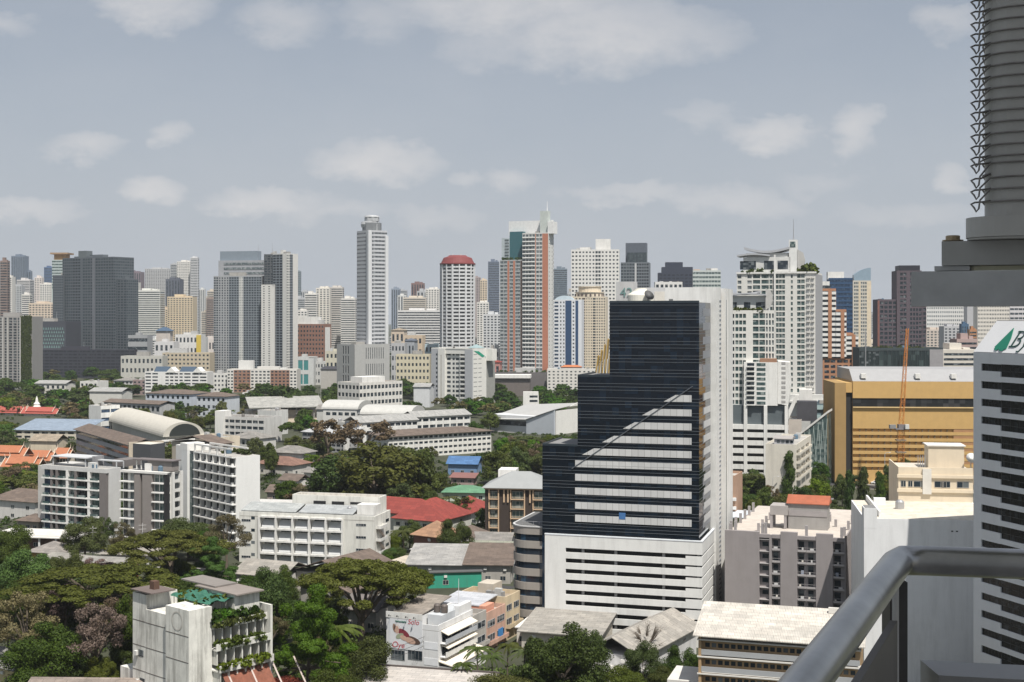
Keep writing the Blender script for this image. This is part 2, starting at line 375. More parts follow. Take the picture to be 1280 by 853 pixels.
def lettering(body, size, m, parent, loc, rot, shear=0, ext=.05, center=False):
    """lettering as a mesh"""
    tx = bpy.data.curves.new('lettering', 'FONT'); tx.body = body; tx.size = size; tx.extrude = ext; tx.shear = shear
    if center: tx.align_x = 'CENTER'
    t = bpy.data.objects.new('lettering_curve', tx); COL.objects.link(t)
    bpy.context.view_layer.update()
    me = bpy.data.meshes.new_from_object(t.evaluated_get(bpy.context.evaluated_depsgraph_get()))
    bpy.data.objects.remove(t); bpy.data.curves.remove(tx)
    me.materials.clear(); me.materials.append(m)
    o = bpy.data.objects.new('lettering', me); COL.objects.link(o); o.parent = parent; o.location = loc; o.rotation_euler = rot
    return o
# ================================================================ the balcony the photograph was taken from
def own_balcony():
    t = empty('apartment_tower', (0, -1.6, 0), 0, 'the apartment tower whose balcony the view is taken from', 'building')
    wl = mat((.78, .77, .74), .85, .04)
    for n, b in (('wall', (-5, 5, -9, 0, 0, H + 9)), ('balcony_floor', (-5, 5, 0.003, 3.9, H - 1.75, H - 1.55))):  # wall is unseen; its height and width are set to shade the balcony
        o = MB().box(*b).build(n, wl if n == 'wall' else mat((.42, .40, .37), .8, .1), t)
    # railing
    steel = mat((.45, .44, .425), .30, .2, .25, metal=.9, scale=9)
    r = empty('balcony_railing', (.675, 2.3, H - 1.55), 0, 'brushed grey steel balcony railing with a rounded corner', 'railing')
    z = 1.55 - .425
    mb = MB(); mb.smooth = True
    c = Vector((0, 0, z)); d1 = Vector((-.433, -1, 0)).normalized(); d2 = Vector((.97, -.2, 0)).normalized()
    pts = [c + d1 * 2.75, c + d1 * 1.4, c + d1 * .3, c + d1 * .05, c + (d1 + d2) * .006, c + d2 * .045, c + d2 * .3, c + d2 * 1.2, c + d2 * 2.6]
    mb.path(pts, .0255, 24).build('handrail', steel, r)
    mb = MB(); p = c + d1 * .03 + d2 * .0
    mb.box(p.x - .018, p.x + .012, p.y - .02, p.y + .03, 0, z - .03).build('post', mat((.10, .095, .09), .5, .2, metal=.3, scale=6), r)
    mb = MB()
    q0 = c + d1 * .075; q1 = c + d1 * 2.6; nrm = Vector((d1.y, -d1.x, 0)) * .006
    mb.extrude([(q0 + nrm)[:2] + (z - .09,), (q1 + nrm)[:2] + (z - .09,), (q1 + nrm)[:2] + (.12,), (q0 + nrm)[:2] + (.12,)], tuple(-2 * nrm))
    mb.build('infill_panel', mat((.17, .155, .14), .55, .12, scale=5), r)
    mb = MB(); q0 = c + d1 * .052; q1 = c + d1 * .066
    mb.tube((q0.x, q0.y, .12), (q0.x, q0.y, z - .03), .006, n=8).build('panel_trim', mat((.62, .6, .57), .5, .05), r)
    mb = MB(); lo = z - .185
    a, b = c + d2 * .05, c + d2 * 2.6; w = Vector((0, 1, 0))
    mb.extrude([(a.x, a.y - .05, lo), (a.x, a.y + .05, lo), (a.x, a.y + .05, lo - .05), (a.x, a.y - .05, lo - .05)], (b.x - a.x, b.y - a.y, 0))
    mb.build('lower_rail', mat((.36, .35, .34), .5, .12, scale=5), r)
    # ribbed wire-wound cylinder on its bracket
    FC = R(23.5); AX = Vector((math.sin(FC), math.cos(FC))); E = AX * 2.4
    e = empty('wire_wound_post', (E.x, E.y, H), -FC, 'grey rounded column wound with looped wire on a flange plate above the railing', 'equipment')
    X = lambda v, y: (2.4 + y) * math.tan(math.atan((v - 640) / FP) - FC)        # local x of a picture column on the plane y behind the axis
    Z = lambda v, y: (HY - v) / FP * ((2.4 + y) * math.cos(FC) + .16 * math.sin(FC))
    body = mat((.62, .60, .56), .6, .10, .15, scale=4)
    def outline(hw, r, n=8):        # rounded square
        P = []
        for k, (cx, cy2) in enumerate(((hw - r, hw - r), (-hw + r, hw - r), (-hw + r, -hw + r), (hw - r, -hw + r))):
            P += [(cx + r * math.cos(R(90 * k + 90 * i / n)), cy2 + r * math.sin(R(90 * k + 90 * i / n))) for i in range(n + 1)]
        return P
    hw = -X(1230, -.12); hf = -X(1207, -.15)
    s = MB().prism(outline(hw, .045), Z(272, -.14), 1.35); s.smooth = False; s.build('column_body', body, e)
    MB().prism(outline(hf, .06), Z(299, -.17), Z(297, -.17) + .0005).prism(outline(hf + .002, .06), Z(297, -.17) + .001, Z(271, -.17)).build('flange', body, e)
    wire = MB(); wire.smooth = True; pts = []; zz = Z(253, -.14); step = .0182; k = 0
    O_ = outline(hw + .0025, .046); m = len(O_); st = 2 * (m // 4) + m // 8
    ring = [O_[(st + i) % m] for i in range(m + 1)]
    q = hw + .0185; hy = ring[0][1]
    while zz < 1.3:
        for i, (x, y) in enumerate(ring): pts.append((x, y, zz + (.007 * i / m if k == 2 else .0015 * i / m)))
        pts += [(-hw - .004, hy + .012, zz + .001), (-q + .006, hy + .004, zz + .0), (-q, hy, zz - .003), (-q + .005, hy - .003, zz - .009), (-hw - .010, hy - .006, zz - .016), (-hw - .006, hy - .006, zz - .011), (-hw - .004, hy - .01, zz + .002)]
        zz += step * {0: 1.1, 2: 1.3, 3: .6}.get(k, 1); k += 1
    wire.path(pts, .0016, 5).build('wire_coil', mat((.30, .28, .26), .5, .2, metal=.4, scale=30), e)
    MB().box(X(1177, -.14), .42, -.14, .14, Z(331.5, -.14), Z(299, -.17) - .001).build('mounting_plate', mat((.50, .49, .46), .6, .12, .2, scale=5), e)
    MB().box(X(1168, -.135), X(1212, -.135), -.135, -.03, Z(338, -.135), Z(332, -.14)).build('spacer_block', mat((.6, .59, .57), .7, .1, scale=5), e)
    b = MB(); bz = Z(299, -.14); b.lathe([(.017, bz), (.017, bz + .0015), (.0115, bz + .002), (.0115, bz + .008), (.0095, bz + .009)], (X(1191, -.1), -.1), 12)
    b.build('bolt', mat((.42, .33, .22), .5, .3, metal=.6, scale=40), e)
    MB().box(X(1139, -.16), 1.7, -.16, -.08, Z(383, -.16), Z(338.6, -.16)).build('support_beam', mat((.62, .62, .61), .85, .16, .3, scale=9), e)
    MB().box(1.6, 1.7, -3.3, -.161, Z(383, -.16), Z(338.6, -.16)).build('wall_bracket', mat((.62, .62, .61), .85, .16, .3, scale=9), e)
own_balcony()

# ================================================================ near buildings
def glass_office_tower():
    b = Bd('glass_office_tower', 'dark blue glass office tower with white parking podium and diagonal grey stripes', 'office tower', 878, 681, 893, 17, Y=298, top=678, wall=mat((.72, .72, .70), .75, .04, .16))
    zp = b.h; a = b.a; D = b.b
    s707 = b.ps('F', 707); s857 = b.ps('F', 857)
    z = 21.0; lz = zp; W_ = b.mb('podium_wall', b.wm)
    lev = []
    for i in range(8): lev.append((z - 1.02 - 2.45 * i, z - 2.45 * i))
    top = zp
    for lo, hi in lev:
        b.fb(W_, 'F', s707, s857, hi, top, -.35, 0); b.fb(W_, 'F', s857, a, lo + 1.02 - .34, top, -.35, 0) if False else None
        top = lo
    b.fb(W_, 'F', s707, s857, 0, top, -.35, 0)
    top = zp
    for lo, hi in lev:
        b.fb(W_, 'F', s857, a - .36, hi, top, -.35, 0); b.fb(W_, 'R', 0, D, hi, top, -.35, .002)
        top = hi - .42
    b.fb(W_, 'F', s857, a - .36, 0, top, -.35, 0); b.fb(W_, 'R', 0, D, 0, top, -.35, .002)
    b.fb(W_, 'F', 0, s707, 0, zp, -.35, 0); W_.box(-a, -a + .3, .36, D, 0, zp)
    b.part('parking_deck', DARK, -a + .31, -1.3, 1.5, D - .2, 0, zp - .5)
    for px in (728, 769, 829):
        q = b.ps('F', px); b.part('column', mat((.25, .25, .25)), -a + q - .3, -a + q + .3, .5, 1.1, 0, zp - .6)
    q = b.ps('F', 873); b.part('column', mat((.25, .25, .25)), -a + q - .3, -a + q + .3, .5, 1.1, 0, zp - .6)
    b.part('podium_roof', mat((.42, .41, .39)), -a + .31, -.36, .36, D, zp - .45, zp - .35)
    cp = MB(); b.fb(cp, 'F', -.05, a + .05, zp, zp + .25, -.45, .08); b.fb(cp, 'R', .46, D, zp, zp + .25, -.45, .08); cp.build('coping', mat((.72, .75, .78)), b.root)
    # cars on two decks
    # glass volumes
    navy = glass((.004, .008, .015), (1.5, 1.5, 1.63), (.0085, .018, .033), .35, .06, .34)  # bluer panes put cloudy sky reflections into the glass colour
    x1 = -.9; y0 = 1.0; y1 = 18.3
    q1 = -a + b.ps('F', 762, -1); q2 = -a + b.ps('F', 722, -1); q3 = -a + b.ps('F', 678, -1)
    t1, t2, t3 = b.pz('F', 762, 379, -1), b.pz('F', 722, 471, -1), b.pz('F', 680, 557, -1)
    lines = mat((.13, .145, .165), .4, .1, metal=.3)
    for (xa, xb, zt, n) in ((q1, x1, t1, 0), (q2, q1 - .003, t2, 1), (q3, q2 - .003, t3, 2)):
        b.part('curtain_wall', navy, xa, xb, y0, y1, zp - .34, zt)
        ml = MB(); k = zp + 1.2; i = 0
        while k < zt - .3:
            for dz in (0, .75, 1.5):
                if k + dz < zt - .3:
                    ml.box(xa - .03 if n else xa - .05, xb, y0 - .07, y0 + .01, k + dz, k + dz + .09)
                    ml.box(xa - .05, xa, y0 + .02, y1, k + dz, k + dz + .09)
            k += 3.27; i += 1
        ml.build('mullion', lines, b.root)
        p = MB().box(xa, xb, y0, y0 + .25, zt, zt + .5).box(xa, xa + .25, y0 + .25, y1, zt, zt + .5).build('parapet', mat((.03, .04, .05), .4), b.root)
        b.part('roof', mat((.22, .22, .22)), xa + .26, xb, y0 + .26, y1, zt + .002, zt + .1)
    # right face of the glass shaft: pale panels and thin lines
    pale = mat((.24, .25, .27), .5, .06)
    ml = MB(); k = zp + 1.2
    while k < t1 - 1:
        for dz in (0, .75, 1.5): ml.box(x1 - .002, x1 + .01, y0 + .1, y1, k + dz, k + dz + .09)
        k += 3.27
    ml.build('mullion', lines, b.root)
    k = zp + 2.0
    while k < t1 - 2: MB().box(x1 + .012, x1 + .05, y0 + 5.5, y1, k, k + 1.75).build('spandrel', pale, b.root); k += 3.27
    rows = [(497.6, 837), (515.4, 810), (533, 786), (551, 760), (567.7, 735), (583.5, 719), (601, 719), (618.5, 719), (637, 719), (653.5, 719)]
    pan = mat((.54, .54, .535), .6, .05, kind='panel')
    for py, pl in rows:
        ql, qr = -a + b.ps('F', pl, -1), -a + b.ps('F', 864.5, -1)
        zc = b.pz('F', 864.5, py + 1, -1); hh = .78; sl = 1.55 if pl > 719 else 0
        MB().extrude([(ql - sl * .9, y0 - .16, zc - hh), (qr, y0 - .16, zc - hh), (qr, y0 - .16, zc + hh), (ql + sl * .9, y0 - .16, zc + hh)], (0, .15, 0)).build('spandrel', pan, b.root)
        o = MB().box(x1 + .07, x1 + .12, y1 - 10.5, y1 - .5, zc - hh, zc + hh).build('spandrel', pan, b.root)
    pts = [(-a + b.ps('F', px, -1), y0 - .2, b.pz('F', px, py, -1)) for px, py in ((715, 586), (866, 483))]
    MB().tube(pts[0], pts[1], .11, n=6).build('diagonal_rail', lines, b.root)
    q = -a + b.ps('F', 774, -1); b.part('cleaning_panel', mat((.06, .16, .36), .5), q, q + 1.5, y0 - .22, y0 - .06, b.pz('F', 774, 649, -1), b.pz('F', 774, 641, -1))
    # service core
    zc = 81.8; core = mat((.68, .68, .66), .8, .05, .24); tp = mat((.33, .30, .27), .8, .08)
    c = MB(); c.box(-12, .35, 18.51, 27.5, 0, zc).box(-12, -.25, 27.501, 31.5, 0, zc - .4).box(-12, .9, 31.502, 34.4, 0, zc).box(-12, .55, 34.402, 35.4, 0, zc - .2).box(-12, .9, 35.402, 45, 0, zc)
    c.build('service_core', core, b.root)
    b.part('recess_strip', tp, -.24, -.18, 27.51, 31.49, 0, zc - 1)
    lv = MB()
    for i in range(64): lv.box(.352, .45, 24.5, 27.0, 6 + i * 1.15, 6.35 + i * 1.15)
    lv.build('louver', mat((.22, .24, .27), .5), b.root)
    b.part('stair_window', G_DK, .89, .93, 32.6, 33.2, 20, 79)
    # roof structures
    zr = t1
    w = MB().box(-20, -1.0, 18.6, 20.6, zr - 4, zr + 3.9)
    w.build('plant_room', mat((.56, .56, .56), .8, .05, .15), b.root)
    xs = [-a + b.ps('F', p, -18.6) for p in (818, 862)]
    b.part('recessed_panel', mat((.66, .63, .57)), xs[0], xs[1], 18.52, 18.6, zr + .3, zr + 2.9)
    xs = [-a + b.ps('F', p, -12) for p in (770, 792)]
    b.part('stair_house', mat((.50, .50, .50), .8, .06, .2), xs[0], xs[1], 12, 16.5, zr, zr + 5.2)
    lettering('42', 3.1, mat((.16, .27, .26)), b.root, ((xs[0] + xs[1]) / 2 + .4, 11.9, zr + 1.6), (R(90), 0, 0), ext=.06, center=True)
    xc = -a + b.ps('F', 801, -9)
    d = MB(); d.smooth = False; d.lathe([(2.55, zr), (2.55, zr + .5), (3.1, zr + .55), (3.1, zr + 1.9), (2.9, zr + 2.2), (1.6, zr + 2.9), (1.4, zr + 3.3), (1.35, zr + 3.5)], (xc, 9), 28)
    d.build('cooling_tower', mat((.72, .70, .62), .6, .05, .1), b.root)
    xd = -a + b.ps('F', 810, -6); dm = MB(); dm.smooth = True
    dm.lathe([(1.3, .55), (1.0, .3), (.6, .1), (.05, 0)], n=20); o = dm.build('satellite_dish', mat((.12, .12, .12)), b.root); o.location = (xd, 6, zr + 1.6); o.rotation_euler = (R(35), R(50), 0)
    b.part('dish_mount', mat((.15, .15, .15)), xd - .1, xd + .1, 5.9, 6.1, zr, zr + 1.5)
    b.done(roof=False, core=False)
    b.part('window_washing_arm', mat((.2, .2, .2)), -8, -7.2, 2, 3, zr + .1, zr + .9)
glass_office_tower()

def banded_block():
    b = Bd('banded_office_block', 'low office block with rounded corner and taupe bands between dark glass', 'office block', 681, 636, None, 17, Y=311, top=660, b=22, wall=mat((.30, .275, .25), .85, .06, .15))
    a = b.a; r = 4.5
    def outline(o):
        p = [(0, -o), (0, 22), (-a - o, 22), (-a - o, r)]
        for k in range(1, 8):
            t = math.pi + math.pi / 2 * k / 8; p.append((-a + r + (r + o) * math.cos(t), r + (r + o) * math.sin(t)))
        p.append((-a + r, -o)); return p
    MB().prism(outline(-.25), 0, b.h - .2).build('core', glass((.012, .02, .032), (1.2, 1.2, 3), (.03, .07, .12), .35), b.root)
    z = b.h; k = 0
    while z > 2:
        MB().prism(outline(0), z - 1.75, z).build('spandrel', b.wm, b.root); z -= 3.27; k += 1
    MB().prism(outline(.15), b.h + .003, b.h + .25).build('coping', mat((.5, .5, .5)), b.root)
    MB().prism(outline(-.4), b.h + .252, b.h + .3).build('roof', mat((.13, .13, .13)), b.root)
    MB().box(-.6, .2, -.12, 1.5, 0, b.h + 1.5).build('glass_strip', G_BL, b.root)
    rl = MB()
    for q in range(6): rl.tube((-a + 3 + q * 1.4, 1.0, b.h + .25), (-a + 3 + q * 1.4, 1.0, b.h + 1.2), .05, n=5)
    rl.tube((-a + 3, 1.0, b.h + 1.2), (-a + 10, 1.0, b.h + 1.2), .05, n=5); rl.build('handrail', STEEL, b.root)
banded_block()

def brown_hotel():
    b = Bd('low_hotel', 'dark brown balcony hotel with cream frames under a grey hipped metal roof', 'hotel', 690, 606, None, 8, Y=432, top=611, b=16, wall=mat((.055, .042, .036), .8, .1), ins={'F': .3})
    a = b.a; cr = mat((.58, .42, .28), .8, .06); n = 6; fh = 3.15; z0 = b.h - n * fh - .6
    b.part('frieze', cr, -a - .2, .2, -.35, 0, b.h - .6, b.h)
    qs = [b.ps('F', p) for p in (612, 622.5, 639, 655, 667, 684)]
    for j in (0, 2, 4):
        q0, q1 = qs[j], qs[j + 1]
        for i in range(n):
            z = z0 + i * fh
            b.win('F', q0 + .3, z + .25, q1 - q0 - .6, 2.3, -.26, G_GR, fr=3, frm=mat((.6, .58, .52)))
            b.balc('F', q0 - .1, q1 - q0 + .2, z - .1, .8, .95, cr, 'bars', n=-.1)
        pc = MB(); b.fb(pc, 'F', q0 - .35, q0, z0, b.h - .62, -.29, .25); b.fb(pc, 'F', q1, q1 + .35, z0, b.h - .62, -.29, .25); pc.build('pilaster', cr, b.root)
    for p in (629, 634, 661.5):
        q = b.ps('F', p); MB().box(-a + q, -a + q + .5, -.12, .29, b.h - 4.8, b.h - .62).build('pilaster', cr, b.root)
    roof_hip(b.root, -a, 0, 0, b.b, b.h + .003, 4.6, mat((.30, .31, .31), .6, .05), 1.0)
    b.part('rear_wing', white(), -a + 2, -a + 8, b.b + .2, b.b + 8, 0, b.h + 4)
    b.done(roof=False)
brown_hotel()

def grey_apartment():
    b = Bd('grey_apartment_block', 'plain grey apartment block with stub columns on its pale unfinished roof', 'apartment block', 1058, 906, 1080, 19.5, Y=300, top=671, wall=mat((.30, .275, .275), .9, .05, .12), ins={'F': 1.1, 'R': .3})
    a = b.a; hr = b.h - .9; fh = 2.8
    Q = [b.ps('F', p) for p in (906, 949, 963, 975.5, 996.5, 1020, 1041, 1055.5)]
    w = b.w; b.fb(w, 'F', 0, Q[1], 0, b.h, -1.1, 0)
    for k in (3, 5): b.fb(w, 'F', Q[k], Q[k + 1], 0, b.h + .3, -1.1, 0)
    b.fb(w, 'F', Q[7], a, 0, b.h, -1.1, 0)
    rail = mat((.38, .36, .36), .7)
    for i in range(8):
        z = b.h - 1.3 - fh * (i + 1)
        for (k, nb) in ((2, 1), (4, 2), (6, 1)):
            q0, q1 = Q[k] + (.3 if k == 2 else 0), Q[k + 1]; ww = (q1 - q0) / nb
            for j in range(nb):
                b.balc('F', q0 + j * ww + .05, ww - .1, z, .85, 1.0, rail, 'low', n=-.95)
                b.win('F', q0 + j * ww + .25, z + .25, ww * .55, 2.0, -1.06, G_DK, 'window')
                if random.random() < .75:
                    b.item('laundry', 'F', q0 + j * ww + random.uniform(.3, ww * .5), z + .2, -.5, (random.randint(0, 4),), lambda: MB().box(0, random.uniform(.3, 1.0), -.1, .12, 0, random.uniform(.5, 1.1)), mat(random.choice([(.6, .6, .6), (.45, .2, .2), (.3, .33, .4), (.7, .66, .6), (.5, .45, .4)])))
        b.win('F', Q[1] + .6, z + .7, 1.4, 1.0, -1.06, G_DK)
        led = b.mb('ledge', rail); b.fb(led, 'F', Q[1], Q[2] + .3, z + fh - .5, z + fh - .35, -1.1, -.2)
    b.fb(w, 'F', Q[2] - .3, Q[2] + .28, 0, b.h - .6, -1.099, -.15)
    for k in (1, 2, 4, 6): b.fb(w, 'F', Q[k] + (.29 if k == 2 else 0), Q[k + 1] if k != 1 else Q[2] - .31, b.h - 1.3, b.h - .5, -1.098, -.1)
    D = b.b
    b.fb(w, 'R', 0, D * .25, 0, b.h, -.3, 0); b.fb(w, 'R', D * .36, D, 0, b.h + .3, -.3, 0.6)
    for i in range(8): b.win('R', D * .27, b.h - 3.4 - i * fh, D * .07, 1.2, -.26, G_DK)
    b.h = hr; b.done(roof=False)
    rm = mat((.52, .47, .42), .9, .10, .15)
    b.part('roof', rm, -a + .3, -.3, 1.12, D - .3, hr, hr + .1)
    stub = mat((.33, .31, .31), .9, .1)
    def st(x, y, h): b.part('stub_column', stub, x - .3, x + .3, y - .3, y + .3, hr + .1, hr + .1 + h)
    for px, h in ((913, 2.2), (919, 2.8), (953, 2.6), (957, 2.8), (1008, 2.6), (1052, 2.6)): st(-a + b.ps('F', px, -1.4), 1.6, h)
    for i in range(6): st(-a + .8, 4 + i * D / 7.5, 2.4)
    for i in range(4): st(-.9, 5 + i * D / 5, 2.2); st(-a * .75, 6 + i * 6, 1.9)
    for i in range(5): st(-a * .2 + random.uniform(-2, 2), D * .3 + i * 4, 1.8)
    # roof house
    x0, x1 = -a + b.ps('F', 986, -13), -a + b.ps('F', 1035, -13)
    b.part('roof_house', mat((.33, .32, .31), .9, .08, .2), x0, x1, 12, 17, hr + .1, hr + 6.2)
    b.part('tank_platform', mat((.36, .34, .33), .9, .08), x0 - 4.2, x0 - .01, 11, 16.5, hr + 3.4, hr + 5.6)
    for dx in (-3.9, -.6):
        for dy in (11.4, 16): b.part('leg', stub, x0 + dx - .3, x0 + dx + .3, dy - .3, dy + .3, hr + .1, hr + 3.4)
    MB().box(x0 + .1, x1 - .1, 11.88, 12, hr + 3.3, hr + 4.6).build('shade_slab', stub, b.root)
    MB().extrude([(x0 - .4, 11.6, hr + 6.3), (x0 - .4, 14.8, hr + 8.0), (x0 - .4, 17.4, hr + 6.3), (x0 - .4, 17.4, hr + 6.15), (x0 - .4, 11.6, hr + 6.15)], (x1 - x0 + .8, 0, 0)).build('tile_roof', mat((.36, .115, .065), .85, .16, .2), b.root)
grey_apartment()

def tan_block():
    b = Bd('tan_school_block', 'tan banded four storey block under a wide weathered white sheet roof', 'building', 873, None, 1075, 17, Y=236, top=795, b=15, lc=True, wall=mat((.40, .275, .155), .85, .08, .15), ins={'F': 1.6})
    a = b.a; fh = 3.05; z = b.h - .5
    wb = mat((.62, .60, .56), .85, .06, .15); gy = mat((.36, .37, .38), .8, .06)
    b.fb(b.w, 'F', 0, .5, 0, b.h, -1.6, 0)
    for i in range(6):
        zt = z - i * fh
        MB().box(-a - .2, .2, -.2, 1.59, zt - .22, zt).build('floor_slab', wb, b.root)
        if i < 5:
            MB().box(-a + .51, 0, -.02, .1, zt - 3.0 + .2, zt - 3.0 + 1.15).build('balcony', gy, b.root)
            q = b.ps('F', 880)
            for k in range(34):
                x = q + k * 1.15
                if x < a - 1: b.win('F', x, zt - 1.75, .8, .75, -1.57, G_DK)
    roof_gable(b.root, -a, 0, 0, b.b, b.h + .25, 3.4, mat((.56, .53, .48), .8, .16, .2, kind='sheet'), .9, 'x', skew=.8)
    b.part('roof_vent', wb, -a + 22, -a + 26, b.b * .7, b.b * .75, b.h + 3.2, b.h + 4.2)
    b.done(roof=False)
    b.part('annex', wb, -a - 6, -a - .05, 2, 12, 0, 9)
tan_block()

def blank_white():
    b = Bd('blank_white_building', 'big white building with a blank front wall and cream upper storeys set back', 'building', 1080, None, 1248, 9, Y=270, top=648, b=27, lc=True, wall=mat((.74, .745, .75), .8, .035, .16))
    a = b.a; cr = mat((.66, .57, .44), .85, .05, .1)
    q = b.ps('F', 1100)
    b.part('stair_tower', b.wm, -a - .02, -a + 2.6, -.02, 4, b.h - 2, b.h + 2.1)
    b.part('stair_roof', mat((.2, .2, .2)), -a + .2, -a + 2.4, .2, 3.8, b.h + 2.1, b.h + 2.2)
    pp = MB().box(-a + 3.2, -a + 3.6, 2, b.b, b.h + .06, b.h + 1.2); pp.build('parapet', b.wm, b.root)
    b.part('vent', DARK, -a + b.ps('F', 1189), -a + b.ps('F', 1191.5), -.06, .05, b.pz('F', 1189, 665), b.pz('F', 1189, 663.5))
    b.part('vent', DARK, -a + b.ps('F', 1195), -a + b.ps('F', 1197.5), -.06, .05, b.pz('F', 1189, 665), b.pz('F', 1189, 663.5))
    b.done(par=0, rm=mat((.62, .57, .48), .9, .15, .3))
    x0 = -a + b.ps('F', 1123, -27); zt = 40.3
    u = b.part('upper_storey', cr, x0, 0, 27.02, 44, 0, zt)
    for k in range(2): MB().box(x0 - .3, .3, 26.6, 27.01, zt - 1.4 - k * 3.2, zt - .7 - k * 3.2).build('cornice', cr, b.root)
    for px, wd in ((1126, 1.1), (1135, 1.0), (1142, 3.2), (1168, 3.4), (1176, 1.2), (1196, 2.6)):
        q = b.ps('F', px, -27.02); b.win('F', q, zt - 3.5, wd, 1.4, -27.0, G_DK, fr=2, frm=mat((.5, .48, .45)))
    b.part('pilaster', mat((.60, .58, .54)), -a + b.ps('F', 1153, -27), -a + b.ps('F', 1164, -27), 26.5, 27.0, zt - 5, zt + .6)
    pr = MB().box(x0, 0, 27.05, 27.3, zt, zt + .9).box(x0, x0 + .25, 27.31, 44, zt, zt + .9); pr.build('parapet', cr, b.root)
    b.part('roof', mat((.55, .50, .43), .9, .15, .2), x0 + .26, 0, 27.31, 43.9, zt + .001, zt + .08)
    b.part('roof_house', cr, x0 + 7.2, x0 + 15, 32, 38, zt + .08, zt + 5.2)
    b.part('shade_roof', mat((.7, .68, .64)), x0 + 6.9, x0 + 15.3, 31.7, 38.3, zt + 5.2, zt + 5.45)
    for i in range(4): b.part('pipe', STEEL, x0 + 4.6 + i * .5, x0 + 4.75 + i * .5, 30, 30.15, zt, zt + 3.3)
    d = MB(); d.smooth = True; d.lathe([(1.2, .5), (.9, .25), (.5, .08), (.05, 0)], n=16); o = d.build('satellite_dish', mat((.75, .75, .73)), b.root); o.location = (x0 + 16.3, 31, zt + 2.6); o.rotation_euler = (R(60), R(10), 0)
    b.part('dish_mount', STEEL, x0 + 16.2, x0 + 16.4, 31.2, 31.4, zt, zt + 2.5)
blank_white()

